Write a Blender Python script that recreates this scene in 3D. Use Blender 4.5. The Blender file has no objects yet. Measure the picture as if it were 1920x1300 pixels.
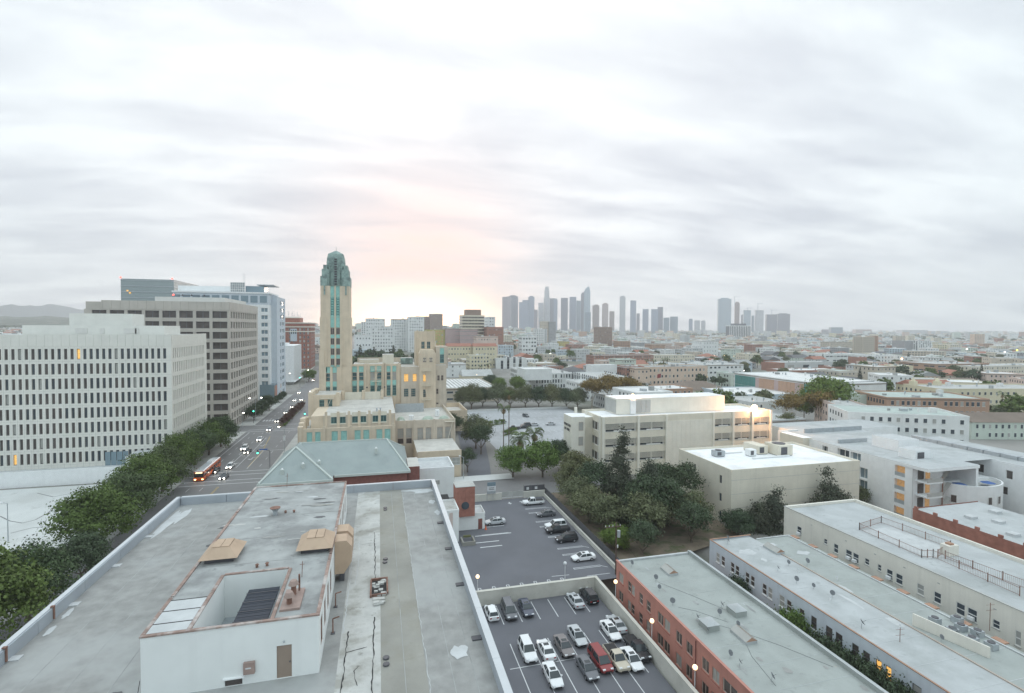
import bpy, math, random
import numpy as np
from mathutils import Vector, Matrix, Euler

R = math.radians
C = bpy.context.scene.collection
scn = bpy.context.scene

# ------------------------------------------------------------------ camera
CAM_H, FOC = 45.0, 960.0
YAW, PITCH, ROLL = 14.6, 1.55, 0.3
cam = bpy.data.cameras.new('camera')
cam.sensor_width = 36.0
cam.lens = 18.0
cam.shift_y = -10.0 / 1920.0
cam.clip_start, cam.clip_end = 0.5, 40000.0
camo = bpy.data.objects.new('camera', cam)
C.objects.link(camo)
camo.matrix_world = (Matrix.Translation((0, 0, CAM_H)) @ Matrix.Rotation(R(-YAW), 4, 'Z')
                     @ Matrix.Rotation(R(90 - PITCH), 4, 'X') @ Matrix.Rotation(R(ROLL), 4, 'Z'))
scn.camera = camo

# ------------------------------------------------------------------ world
SUN_AZ, SUN_EL = 4.0, 6.0          # azimuth clockwise from +Y, elevation (the sun stands low behind cloud)
w = bpy.data.worlds.new('World')
scn.world = w
w.use_nodes = True
nt = w.node_tree
nt.nodes.clear()
def N(t, **k):
    n = nt.nodes.new(t)
    for a, b in k.items(): setattr(n, a, b)
    return n
def L(a, b): nt.links.new(a, b)
def M(op, a, b=None, c=None, clamp=False):
    n = N('ShaderNodeMath', operation=op, use_clamp=clamp)
    for i, v in enumerate((a, b, c)):
        if v is None: continue
        if isinstance(v, (int, float)): n.inputs[i].default_value = v
        else: L(v, n.inputs[i])
    return n.outputs[0]
def MIX(fac, a, b, bt='MIX'):
    n = N('ShaderNodeMix', data_type='RGBA', blend_type=bt)
    for s, v in ((n.inputs[0], fac), (n.inputs[6], a), (n.inputs[7], b)):
        if isinstance(v, (int, float)): s.default_value = v
        elif isinstance(v, tuple): s.default_value = (*v, 1)
        else: L(v, s)
    return n.outputs[2]
def RAMP(v, *st):
    n = N('ShaderNodeValToRGB')
    el = n.color_ramp.elements
    while len(el) < len(st): el.new(0.5)
    for e, (p, c) in zip(el, st):
        e.position = p; e.color = (c, c, c, 1) if isinstance(c, (int, float)) else (*c, 1)
    L(v, n.inputs[0]); return n.outputs[0]
tc = N('ShaderNodeTexCoord')
nrm = N('ShaderNodeVectorMath', operation='NORMALIZE'); L(tc.outputs['Generated'], nrm.inputs[0])
sp = N('ShaderNodeSeparateXYZ'); L(nrm.outputs[0], sp.inputs[0])
X_, Y_, Z_ = sp.outputs
zc = M('MAXIMUM', Z_, 0.0)
inv = M('ADD', zc, 0.16)
cb = N('ShaderNodeCombineXYZ')
L(M('DIVIDE', X_, inv), cb.inputs[0]); L(M('DIVIDE', Y_, inv), cb.inputs[1])
mp = N('ShaderNodeMapping'); mp.inputs['Rotation'].default_value = (0, 0, R(14)); mp.inputs['Scale'].default_value = (0.55, 1.0, 1)
L(cb.outputs[0], mp.inputs[0])
n1 = N('ShaderNodeTexNoise'); n1.inputs['Scale'].default_value = 1.7; n1.inputs['Detail'].default_value = 7; n1.inputs['Roughness'].default_value = 0.56; n1.inputs['Distortion'].default_value = 0.5
L(mp.outputs[0], n1.inputs['Vector'])
mp2 = N('ShaderNodeMapping'); mp2.inputs['Rotation'].default_value = (0, 0, R(8)); mp2.inputs['Scale'].default_value = (0.7, 2.6, 1); mp2.inputs['Location'].default_value = (3.1, 1.7, 0)
L(cb.outputs[0], mp2.inputs[0])
n2 = N('ShaderNodeTexNoise'); n2.inputs['Scale'].default_value = 1.3; n2.inputs['Detail'].default_value = 5; n2.inputs['Roughness'].default_value = 0.55; n2.inputs['Distortion'].default_value = 0.4
L(mp2.outputs[0], n2.inputs['Vector'])
cl = M('ADD', M('MULTIPLY', n1.outputs[0], 0.60), M('MULTIPLY', n2.outputs[0], 0.40))
cl = RAMP(cl, (0.40, 0.0), (0.49, 0.45), (0.585, 1.0))
# closeness to the bright part of the cloud deck (around the hidden sun)
def near(az, el, p):
    d = N('ShaderNodeVectorMath', operation='DOT_PRODUCT')
    L(nrm.outputs[0], d.inputs[0])
    d.inputs[1].default_value = (math.sin(R(az)) * math.cos(R(el)), math.cos(R(az)) * math.cos(R(el)), math.sin(R(el)))
    return M('POWER', M('MAXIMUM', d.outputs['Value'], 0.0), p)
wide = near(10, 20, 2.2)
hi = RAMP(zc, (0.10, 0.0), (0.52, 1.0))
dark = MIX(hi, (0.295, 0.300, 0.340), (0.405, 0.415, 0.44))
lite = MIX(hi, (0.515, 0.515, 0.53), (0.53, 0.545, 0.55))
cloud = MIX(cl, dark, lite)
side = MIX(wide, (0.76, 0.865, 0.89), (1.0, 1.0, 1.0))
cloud = MIX(1.0, cloud, side, 'MULTIPLY')
zen = RAMP(zc, (0.48, 1.0 / 1.9), (1.0, 1.0))      # an overcast sky is brightest overhead
cloud = MIX(1.0, cloud, zen, 'MULTIPLY')
cloud = MIX(1.0, cloud, (1.9, 1.9, 1.9), 'MULTIPLY')
warm = near(4.5, 3.5, 62.0)
cloud = MIX(M('MULTIPLY', warm, M('MULTIPLY_ADD', cl, 0.7, 0.50), clamp=True), cloud, (0.62, 0.365, 0.315))
core = M('MULTIPLY', near(4.3, 0.5, 130.0), RAMP(zc, (0.012, 1.0), (0.05, 0.5), (0.095, 0.0)))
cloud = MIX(M('MULTIPLY', core, 1.0, clamp=True), cloud, (3.0, 1.9, 1.05))
bgc = N('ShaderNodeBackground'); L(cloud, bgc.inputs[0]); bgc.inputs[1].default_value = 1.0
sky = N('ShaderNodeTexSky', sky_type='NISHITA'); sky.sun_disc = False
sky.sun_elevation = R(SUN_EL); sky.sun_rotation = R(SUN_AZ)
bgs = N('ShaderNodeBackground'); L(sky.outputs[0], bgs.inputs[0]); bgs.inputs[1].default_value = 0.10
mx = N('ShaderNodeMixShader'); mx.inputs[0].default_value = 0.97
L(bgs.outputs[0], mx.inputs[1]); L(bgc.outputs[0], mx.inputs[2])
wo = N('ShaderNodeOutputWorld'); L(mx.outputs[0], wo.inputs[0])

sl = bpy.data.lights.new('sun', 'SUN'); sl.energy = 0.5; sl.angle = R(14); sl.color = (1.0, 0.84, 0.72)
so = bpy.data.objects.new('sun', sl); C.objects.link(so)
sd = Vector((math.sin(R(SUN_AZ)) * math.cos(R(SUN_EL)), math.cos(R(SUN_AZ)) * math.cos(R(SUN_EL)), math.sin(R(SUN_EL))))
so.rotation_euler = sd.to_track_quat('Z', 'Y').to_euler()
so.location = (0, 0, 300)

vs = scn.view_settings
vs.view_transform = 'Standard'; vs.look = 'None'; vs.gamma = 1.0; vs.exposure = 1.18; vs.use_curve_mapping = False
scn.cycles.max_bounces = 6
scn.cycles.volume_bounces = 1
scn.cycles.sample_clamp_indirect = 6.0

# ------------------------------------------------------------------ measuring helpers: a sight line met with a plane of known height
def _ray(px, py):
    a, b = px - 960, 640 - py
    cr, sr = math.cos(R(ROLL)), math.sin(R(ROLL))
    x, y = a * cr - b * sr, a * sr + b * cr
    fw = FOC * math.cos(R(PITCH)) + y * math.sin(R(PITCH)); up = -FOC * math.sin(R(PITCH)) + y * math.cos(R(PITCH))
    return (x * math.cos(R(YAW)) + fw * math.sin(R(YAW)), -x * math.sin(R(YAW)) + fw * math.cos(R(YAW)), up)
def P(px, py, z=0.0):
    X, Y, u = _ray(px, py); t = (z - CAM_H) / u
    return (X * t, Y * t, z)
def PD(px, py, depth):
    X, Y, u = _ray(px, py); t = depth / FOC
    return (X * t, Y * t, CAM_H + u * t)
def to_px(x, y):
    f = x * math.sin(R(YAW)) + y * math.cos(R(YAW)); r = x * math.cos(R(YAW)) - y * math.sin(R(YAW))
    return (960 + 960 * r / f, f) if f > 1 else (-9999, f)

def sstep(a, b, v):
    t = min(1, max(0, (v - a) / (b - a))); return t * t * (3 - 2 * t)
def ground_z(x, y):
    r = math.hypot(x, y); th = math.degrees(math.atan2(x, y))
    z = (1 - sstep(6, 27, th)) * (20 * sstep(330, 1000, r) + 12 * sstep(1200, 3500, r))
    if r < 300:
        if x < 37.1: z += -4.6 * sstep(7.8, 8.8, x) * (1 - sstep(82.7, 83.1, y))
        else: z += -4.6 * (1 - sstep(82.7 + 3 * sstep(37.1, 44, x), 83.1 + 9 * sstep(37.1, 44, x), y)) * (1 - sstep(140, 160, x))
    return z

# ------------------------------------------------------------------ materials
MATS = {}
def mat(name, col, rough=0.85, var=0.12, scale=0.6, bump=0.0, metal=0.0, emit=None, est=0.0, stain=None, sscale=0.1, samt=0.5,
        bands=None, island=0.0, objrand=0.0, spec=0.3, streak=0.0):
    if name in MATS: return MATS[name]
    m = bpy.data.materials.new(name); m.use_nodes = True
    t = m.node_tree; bs = t.nodes['Principled BSDF']
    bs.inputs['Roughness'].default_value = rough; bs.inputs['Metallic'].default_value = metal
    bs.inputs['Specular IOR Level'].default_value = spec
    m.diffuse_color = (*col, 1)
    geo = t.nodes.new('ShaderNodeNewGeometry')
    pos = geo.outputs['Position']
    def mixc(f, a, b, bt='MIX'):
        n = t.nodes.new('ShaderNodeMix'); n.data_type = 'RGBA'; n.blend_type = bt
        for s, v in ((n.inputs[0], f), (n.inputs[6], a), (n.inputs[7], b)):
            if isinstance(v, (int, float)): s.default_value = v
            elif isinstance(v, tuple): s.default_value = (*v, 1)
            else: t.links.new(v, s)
        return n.outputs[2]
    def noise(sc, det=5, ro=0.55, stretch=None):
        n = t.nodes.new('ShaderNodeTexNoise'); n.inputs['Scale'].default_value = sc; n.inputs['Detail'].default_value = det; n.inputs['Roughness'].default_value = ro
        if stretch:
            q = t.nodes.new('ShaderNodeMapping'); q.inputs['Scale'].default_value = stretch; t.links.new(pos, q.inputs[0]); t.links.new(q.outputs[0], n.inputs['Vector'])
        else: t.links.new(pos, n.inputs['Vector'])
        return n.outputs[0]
    def ramp(v, *st):
        n = t.nodes.new('ShaderNodeValToRGB'); el = n.color_ramp.elements
        while len(el) < len(st): el.new(0.5)
        for e, (p, c) in zip(el, st): e.position = p; e.color = (c, c, c, 1)
        t.links.new(v, n.inputs[0]); return n.outputs[0]
    c = col
    if var:
        f = ramp(noise(scale), (0.3, 0.0), (0.7, 1.0))
        c = mixc(f, tuple(max(0, v * (1 - var)) for v in col), tuple(v * (1 + var) for v in col))
    if streak:
        f = ramp(noise(1.0, 4, 0.6, (1.3, 1.3, 0.07)), (0.5, 0.0), (0.72, streak))
        c = mixc(f, c, tuple(v * 0.62 for v in col))
    if stain:
        f = ramp(noise(sscale, 6, 0.62), (0.50, 0.0), (0.62, samt))
        c = mixc(f, c, stain)
        f = ramp(noise(sscale * 4.3, 5, 0.6, (1, 1, 1)), (0.60, 0.0), (0.70, samt * 0.8))
        c = mixc(f, c, tuple(v * 0.8 for v in stain))
    if bands:                       # floors of a tower miles away
        per, dc, amt = bands
        s = t.nodes.new('ShaderNodeSeparateXYZ'); t.links.new(pos, s.inputs[0])
        a = t.nodes.new('ShaderNodeMath'); a.operation = 'FRACT'
        b = t.nodes.new('ShaderNodeMath'); b.operation = 'DIVIDE'; b.inputs[1].default_value = per
        t.links.new(s.outputs[2], b.inputs[0]); t.links.new(b.outputs[0], a.inputs[0])
        g = t.nodes.new('ShaderNodeMath'); g.operation = 'GREATER_THAN'; g.inputs[1].default_value = 0.55
        t.links.new(a.outputs[0], g.inputs[0])
        g2 = t.nodes.new('ShaderNodeMath'); g2.operation = 'MULTIPLY'; g2.inputs[1].default_value = amt
        t.links.new(g.outputs[0], g2.inputs[0])
        c = mixc(g2.outputs[0], c, dc)
    if island:
        f = t.nodes.new('ShaderNodeMath'); f.operation = 'MULTIPLY'; f.inputs[1].default_value = island
        t.links.new(geo.outputs['Random Per Island'], f.inputs[0])
        c = mixc(f.outputs[0], c, tuple(min(1, v * 2.3 + 0.01) for v in col))
    if objrand:
        oi = t.nodes.new('ShaderNodeObjectInfo')
        f = t.nodes.new('ShaderNodeMath'); f.operation = 'MULTIPLY'; f.inputs[1].default_value = objrand
        t.links.new(oi.outputs['Random'], f.inputs[0])
        c = mixc(f.outputs[0], c, (col[0] * 1.7 + 0.02, col[1] * 1.25 + 0.01, col[2] * 0.8))
    if isinstance(c, tuple): bs.inputs['Base Color'].default_value = (*c, 1)
    else: t.links.new(c, bs.inputs['Base Color'])
    if bump:
        b = t.nodes.new('ShaderNodeBump'); b.inputs['Strength'].default_value = 0.6; b.inputs['Distance'].default_value = bump
        t.links.new(noise(max(scale * 4, 2.0), 6, 0.65), b.inputs['Height']); t.links.new(b.outputs[0], bs.inputs['Normal'])
    if emit:
        bs.inputs['Emission Color'].default_value = (*emit, 1); bs.inputs['Emission Strength'].default_value = est
    MATS[name] = m
    return m
def MM(*names): return [MATS[n] for n in names]

mat('roof_grey', (0.30, 0.30, 0.29), 0.8, 0.16, 0.9, 0.015, stain=(0.40, 0.41, 0.405), sscale=0.10, samt=0.6)
mat('roof_grey_old', (0.36, 0.37, 0.365), 0.85, 0.18, 0.5, 0.02, stain=(0.17, 0.17, 0.17), sscale=0.22, samt=0.55)
mat('roof_stain', (0.14, 0.14, 0.145), 0.85, 0.25, 1.2)
mat('roof_pale', (0.52, 0.535, 0.54), 0.8, 0.10, 0.8)
mat('roof_tan', (0.295, 0.288, 0.26), 0.85, 0.14, 0.3, 0.01, stain=(0.25, 0.235, 0.19), sscale=0.25, samt=0.4)
mat('roof_concrete', (0.50, 0.50, 0.48), 0.85, 0.16, 0.7, 0.02, stain=(0.25, 0.24, 0.21), sscale=0.35, samt=0.7)
mat('tar', (0.035, 0.034, 0.035), 0.8, 0.2, 2)
mat('parapet_paint', (0.38, 0.41, 0.445), 0.6, 0.07, 0.6, stain=(0.40, 0.42, 0.43), sscale=0.5, samt=0.35)
mat('parapet_cap', (0.55, 0.57, 0.59), 0.5, 0.05, 1)
mat('white_stucco', (0.78, 0.795, 0.78), 0.85, 0.035, 0.5, 0.01, streak=0.10)
mat('white_paint', (0.80, 0.81, 0.81), 0.7, 0.05, 0.6, streak=0.15)
mat('rust', (0.30, 0.215, 0.185), 0.8, 0.3, 1.4, stain=(0.55, 0.52, 0.50), sscale=0.6, samt=0.8)
mat('rust_metal', (0.23, 0.13, 0.10), 0.75, 0.3, 2.0)
mat('hood_tan', (0.50, 0.37, 0.27), 0.75, 0.07, 0.7, streak=0.25)
mat('door_brown', (0.30, 0.235, 0.19), 0.7, 0.05, 1.0)
mat('box_brown', (0.34, 0.25, 0.22), 0.6, 0.12, 1.5)
mat('ac_black', (0.028, 0.035, 0.05), 0.5, 0.15, 2.0)
mat('metal_grey', (0.42, 0.45, 0.47), 0.45, 0.1, 1.5, metal=0.3)
mat('metal_dark', (0.10, 0.10, 0.11), 0.5, 0.1, 1.5)
mat('asphalt', (0.140, 0.143, 0.160), 0.8, 0.09, 0.14, 0.004, stain=(0.155, 0.157, 0.17), sscale=0.05, samt=0.5)
mat('asphalt_road', (0.195, 0.193, 0.195), 0.6, 0.10, 0.12, 0.004, stain=(0.15, 0.147, 0.148), sscale=0.06, samt=0.6)
mat('asphalt_pale', (0.40, 0.41, 0.425), 0.9, 0.08, 0.1, 0.004, stain=(0.33, 0.335, 0.34), sscale=0.06, samt=0.7, streak=0)
mat('concrete', (0.46, 0.46, 0.44), 0.9, 0.1, 0.3, 0.004, stain=(0.34, 0.33, 0.31), sscale=0.2, samt=0.4)
mat('concrete_pale', (0.60, 0.61, 0.60), 0.9, 0.06, 0.12, 0.004, stain=(0.50, 0.505, 0.49), sscale=0.05, samt=0.7)
mat('ground_city', (0.26, 0.25, 0.235), 0.95, 0.25, 0.02, stain=(0.14, 0.15, 0.11), sscale=0.012, samt=0.7)
mat('dirt', (0.20, 0.16, 0.12), 0.95, 0.2, 0.4, stain=(0.09, 0.11, 0.05), sscale=0.3, samt=0.8)
mat('grass', (0.13, 0.17, 0.06), 0.95, 0.25, 0.5)
mat('paint_white', (0.66, 0.67, 0.68), 0.7, 0.12, 2)
mat('paint_yellow', (0.60, 0.42, 0.10), 0.7, 0.12, 2)
mat('lot_wall', (0.60, 0.585, 0.53), 0.85, 0.06, 0.5, 0.004, stain=(0.46, 0.45, 0.40), sscale=0.4, samt=0.4)
mat('precast', (0.66, 0.64, 0.60), 0.85, 0.05, 0.4, streak=0.12)
mat('precast_white', (0.74, 0.725, 0.67), 0.85, 0.04, 0.4, streak=0.10)
mat('tan_grey', (0.52, 0.485, 0.44), 0.85, 0.06, 0.3, streak=0.12)
mat('bw_stone', (0.65, 0.545, 0.42), 0.85, 0.08, 0.35, 0.005, streak=0.30)
mat('bw_stone_grey', (0.585, 0.51, 0.42), 0.85, 0.08, 0.35, 0.005, streak=0.30)
mat('bw_roof', (0.56, 0.54, 0.50), 0.9, 0.08, 0.3, stain=(0.44, 0.42, 0.39), sscale=0.25, samt=0.6)
mat('copper', (0.29, 0.385, 0.355), 0.7, 0.25, 0.7, 0.02, stain=(0.15, 0.19, 0.185), sscale=0.45, samt=0.7)
mat('turquoise', (0.33, 0.60, 0.55), 0.6, 0.12, 1.2)
mat('turquoise_dark', (0.14, 0.30, 0.285), 0.6, 0.4, 2.2)
mat('green_roof', (0.30, 0.34, 0.335), 0.85, 0.07, 0.25, 0.01, stain=(0.335, 0.37, 0.365), sscale=0.2, samt=0.5)
mat('ridge_pale', (0.50, 0.54, 0.51), 0.85, 0.06, 0.6)
mat('brick_red', (0.22, 0.095, 0.080), 0.85, 0.15, 1.5)
mat('brick_orange', (0.40, 0.245, 0.175), 0.85, 0.12, 0.8)
mat('cream', (0.70, 0.655, 0.555), 0.85, 0.05, 0.4, 0.003, streak=0.16)
mat('cream_light', (0.76, 0.73, 0.65), 0.85, 0.05, 0.4, streak=0.12)
mat('roof_white', (0.86, 0.87, 0.88), 0.7, 0.04, 0.25, stain=(0.62, 0.61, 0.60), sscale=0.13, samt=0.5)
mat('salmon', (0.50, 0.235, 0.19), 0.85, 0.07, 0.5, 0.003, streak=0.25)
mat('roof_felt', (0.36, 0.385, 0.37), 0.85, 0.08, 0.3, 0.01, stain=(0.31, 0.33, 0.315), sscale=0.25, samt=0.6)
mat('roof_felt_pale', (0.45, 0.47, 0.475), 0.85, 0.10, 0.3, 0.01, stain=(0.34, 0.36, 0.355), sscale=0.14, samt=0.6)
mat('stucco_blue', (0.56, 0.61, 0.66), 0.85, 0.05, 0.4, 0.003, streak=0.2)
mat('stucco_cream', (0.73, 0.70, 0.63), 0.85, 0.05, 0.4, 0.003, streak=0.2)
mat('brick_plain', (0.34, 0.155, 0.12), 0.85, 0.2, 0.9, streak=0.2)
mat('bark', (0.16, 0.13, 0.105), 0.95, 0.3, 2)
mat('bark_pale', (0.42, 0.37, 0.31), 0.95, 0.2, 2)
mat('wood_pole', (0.105, 0.075, 0.06), 0.9, 0.3, 1.5)
mat('leaf_ficus', (0.070, 0.105, 0.026), 0.75, 0.35, 0.35, island=0.42, objrand=0.12)
mat('leaf_ficus2', (0.055, 0.085, 0.036), 0.75, 0.35, 0.35, island=0.4, objrand=0.3)
mat('leaf_dark', (0.052, 0.076, 0.042), 0.8, 0.35, 0.35, island=0.32, objrand=0.15)
mat('leaf_cypress', (0.062, 0.073, 0.052), 0.85, 0.3, 0.4, island=0.35, objrand=0.2)
mat('leaf_olive', (0.10, 0.118, 0.065), 0.8, 0.3, 0.3, island=0.35, objrand=0.35)
mat('leaf_light', (0.090, 0.140, 0.035), 0.8, 0.3, 0.3, island=0.4, objrand=0.25)
mat('leaf_autumn', (0.17, 0.12, 0.04), 0.8, 0.3, 0.3, island=0.35)
mat('leaf_red', (0.085, 0.045, 0.035), 0.8, 0.3, 0.5, island=0.3)
mat('leaf_palm', (0.10, 0.135, 0.05), 0.75, 0.25, 0.6)
mat('frond_dry', (0.22, 0.16, 0.09), 0.9, 0.3, 1)
mat('glass', (0.065, 0.08, 0.095), 0.12, 0.2, 0.4, spec=0.5)
mat('glass_teal', (0.06, 0.125, 0.13), 0.15, 0.3, 0.5, spec=0.5)
mat('glass_brown', (0.10, 0.085, 0.08), 0.2, 0.35, 0.25, spec=0.5)
mat('glass_blind', (0.38, 0.38, 0.36), 0.5, 0.1, 0.6)
mat('glass_warm', (0.3, 0.2, 0.08), 0.5, 0.7, 2.5, emit=(1.0, 0.55, 0.14), est=0.42)
mat('glass_blue', (0.20, 0.27, 0.31), 0.15, 0.1, 0.02, spec=0.5)
mat('frame_white', (0.72, 0.72, 0.70), 0.6, 0)
mat('frame_dark', (0.12, 0.12, 0.13), 0.5, 0)
mat('frame_tan', (0.45, 0.38, 0.33), 0.7, 0)
mat('frame_teal', (0.20, 0.36, 0.34), 0.6, 0)
mat('lamp_glow', (1, 0.9, 0.7), 0.5, 0, emit=(1.0, 0.66, 0.34), est=0.9)
mat('flare_glow', (1, .9, .7), 0.5, 0, emit=(1.0, 0.72, 0.42), est=9.0)  # glow of the added flare disc, standing in for a window-glass reflection
mat('parasol_blue', (0.08, 0.15, 0.36), 0.8, 0.1, 1)
mat('glass_warm2', (0.42, 0.27, 0.14), 0.5, 0.3, 1.5, emit=(1.0, 0.55, 0.22), est=0.10)
mat('salmon_dark', (0.36, 0.15, 0.12), 0.85, 0.1, 1)
mat('salmon_pale', (0.6, 0.5, 0.46), 0.85, 0.05, 1)
mat('glass_tower', (0.30, 0.35, 0.355), 0.25, 0.1, 0.02, spec=0.5, bands=(4.1, (0.28, 0.33, 0.34), .6))
mat('lamp_white', (1, 1, 0.95), 0.5, 0, emit=(1.0, 0.95, 0.82), est=5.0)
mat('lamp_yellow', (0.9, 1, 0.1), 0.5, 0, emit=(0.75, 0.9, 0.08), est=2.0)
mat('dry_grass', (0.42, 0.36, 0.22), 0.95, 0.15, 0.3)
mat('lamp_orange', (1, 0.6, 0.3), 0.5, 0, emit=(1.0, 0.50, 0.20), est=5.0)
mat('signal_green', (0.1, 1, 0.6), 0.5, 0, emit=(0.06, 1.0, 0.60), est=4.0)
mat('signal_red', (1, 0.1, 0.1), 0.5, 0, emit=(1.0, 0.08, 0.05), est=2.0)
mat('tyre', (0.02, 0.02, 0.02), 0.9, 0)
mat('rim', (0.45, 0.46, 0.48), 0.35, 0, metal=0.7)
mat('car_glass', (0.03, 0.04, 0.045), 0.08, 0, spec=0.6)
mat('plastic_dark', (0.03, 0.03, 0.032), 0.6, 0)
mat('tail_red', (0.30, 0.02, 0.02), 0.3, 0)
mat('head_clear', (0.75, 0.78, 0.8), 0.15, 0)
mat('sat_dish', (0.16, 0.17, 0.18), 0.6, 0.1, 2)
for nm, c_, ro in (('car_white', (0.80, 0.81, 0.82), .3), ('car_silver', (0.50, 0.52, 0.54), .3), ('car_grey', (0.14, 0.145, 0.16), .3), ('car_black', (0.022, 0.023, 0.027), .25),
                   ('car_navy', (0.07, 0.08, 0.115), .3), ('car_red', (0.26, 0.035, 0.035), .3), ('car_beige', (0.55, 0.50, 0.40), .35), ('car_taupe', (0.20, 0.18, 0.18), .3),
                   ('bus_orange', (0.70, 0.13, 0.03), .4), ('van_yellow', (0.6, 0.35, 0.08), .4)):
    mat(nm, c_, ro, 0, spec=0.6)

# ------------------------------------------------------------------ mesh helpers
OFF = {}
class MB:
    def __init__(s): s.v = []; s.f = []; s.m = []
    def quad(s, a, b, c, d, m=0):
        i = len(s.v); s.v += [a, b, c, d]; s.f.append((i, i + 1, i + 2, i + 3)); s.m.append(m)
    def poly(s, pts, m=0):
        i = len(s.v); s.v += list(pts); s.f.append(tuple(range(i, i + len(pts)))); s.m.append(m)
    def box(s, x0, x1, y0, y1, z0, z1, m=0, mt=None):
        i = len(s.v)
        s.v += [(x0, y0, z0), (x1, y0, z0), (x1, y1, z0), (x0, y1, z0), (x0, y0, z1), (x1, y0, z1), (x1, y1, z1), (x0, y1, z1)]
        s.f += [(i + 3, i + 2, i + 1, i), (i + 4, i + 5, i + 6, i + 7), (i, i + 1, i + 5, i + 4), (i + 1, i + 2, i + 6, i + 5), (i + 2, i + 3, i + 7, i + 6), (i + 3, i, i + 4, i + 7)]
        s.m += [m, m if mt is None else mt, m, m, m, m]
        return s
    def prism(s, pts, z0, z1, m=0, mt=None):
        n = len(pts); i = len(s.v)
        s.v += [(p[0], p[1], z0) for p in pts] + [(p[0], p[1], z1) for p in pts]
        for k in range(n):
            j = (k + 1) % n; s.f.append((i + k, i + j, i + n + j, i + n + k)); s.m.append(m)
        s.f.append(tuple(i + n + k for k in range(n))); s.m.append(m if mt is None else mt)
        s.f.append(tuple(i + n - 1 - k for k in range(n))); s.m.append(m)
        return s
    def tube(s, a, b, r, n=6, m=0, r2=None, cap=True):
        a, b = Vector(a), Vector(b); d = (b - a).normalized()
        u = d.orthogonal().normalized(); w_ = d.cross(u); i = len(s.v); r2 = r if r2 is None else r2
        for p, q in ((a, r), (b, r2)):
            for k in range(n):
                t = 2 * math.pi * k / n; s.v.append(tuple(p + (u * math.cos(t) + w_ * math.sin(t)) * q))
        for k in range(n):
            j = (k + 1) % n; s.f.append((i + k, i + j, i + n + j, i + n + k)); s.m.append(m)
        if cap:
            s.f.append(tuple(i + n + k for k in range(n))); s.m.append(m); s.f.append(tuple(i + n - 1 - k for k in range(n))); s.m.append(m)
        return s
    def path(s, pts, r, n=5, m=0):
        for a, b in zip(pts, pts[1:]): s.tube(a, b, r, n, m)
        return s
    def ball(s, c, r, n=8, k=5, m=0, sz=1.0):
        i = len(s.v); c = Vector(c)
        for a in range(k + 1):
            ph = math.pi * a / k
            for b in range(n):
                t = 2 * math.pi * b / n
                s.v.append((c.x + r * math.sin(ph) * math.cos(t), c.y + r * math.sin(ph) * math.sin(t), c.z + r * sz * math.cos(ph)))
        for a in range(k):
            for b in range(n):
                j = (b + 1) % n; s.f.append((i + a * n + b, i + a * n + j, i + (a + 1) * n + j, i + (a + 1) * n + b)); s.m.append(m)
        return s
    def loft(s, rings, m=0, cap=True):
        n = len(rings[0]); i = len(s.v)
        for r_ in rings: s.v += list(r_)
        for a in range(len(rings) - 1):
            for k in range(n):
                j = (k + 1) % n; s.f.append((i + a * n + k, i + a * n + j, i + (a + 1) * n + j, i + (a + 1) * n + k)); s.m.append(m)
        if cap:
            s.f.append(tuple(i + n - 1 - k for k in range(n))); s.m.append(m)
            e = i + (len(rings) - 1) * n; s.f.append(tuple(e + k for k in range(n))); s.m.append(m)
        return s
    def mesh(s, name, mats, off=(0, 0, 0)):
        me = bpy.data.meshes.new(name)
        ox, oy, oz = off
        me.from_pydata([(a - ox, b - oy, c - oz) for a, b, c in s.v], [], s.f)
        for k in mats: me.materials.append(MATS[k])
        if len(mats) > 1: me.polygons.foreach_set('material_index', s.m)
        me.update(); return me
    def build(s, name, mats, parent=None, smooth=False):
        if isinstance(mats, str): mats = [mats]
        me = s.mesh(name, mats, OFF.get(parent, (0, 0, 0)))
        if smooth: me.polygons.foreach_set('use_smooth', [True] * len(me.polygons))
        return link(name, me, parent)
def link(name, me, parent=None):
    o = bpy.data.objects.new(name, me); C.objects.link(o)
    if parent is not None: o.parent = parent; OFF[o] = OFF.get(parent, (0, 0, 0))
    return o
def tag(o, label=None, cat=None, group=None, kind=None):
    if label: o['label'] = label
    if cat: o['category'] = cat
    if group: o['group'] = group
    if kind: o['kind'] = kind
    return o
def thing(name, label, cat, loc=(0, 0, 0), rotz=0.0, group=None, world=True):
    o = bpy.data.objects.new(name, None); C.objects.link(o)
    o.location = loc; o.rotation_euler = (0, 0, rotz); o.empty_display_size = 0.5
    OFF[o] = tuple(loc) if world else (0, 0, 0)
    return tag(o, label, cat, group)
def struct(name, mb, mats, kind='structure'):
    o = mb.build(name, mats); o['kind'] = kind; return o
def dup(root, loc, rotz=0.0, label=None, group=None, scale=None):
    r = root.copy(); C.objects.link(r); r.location = loc; r.rotation_euler = (0, 0, rotz)
    if scale: r.scale = scale if isinstance(scale, tuple) else (scale,) * 3
    if label: r['label'] = label
    if group: r['group'] = group
    for ch in root.children:
        c = ch.copy(); C.objects.link(c); c.parent = r
        for g in ch.children:
            d = g.copy(); C.objects.link(d); d.parent = c
    return r

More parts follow.
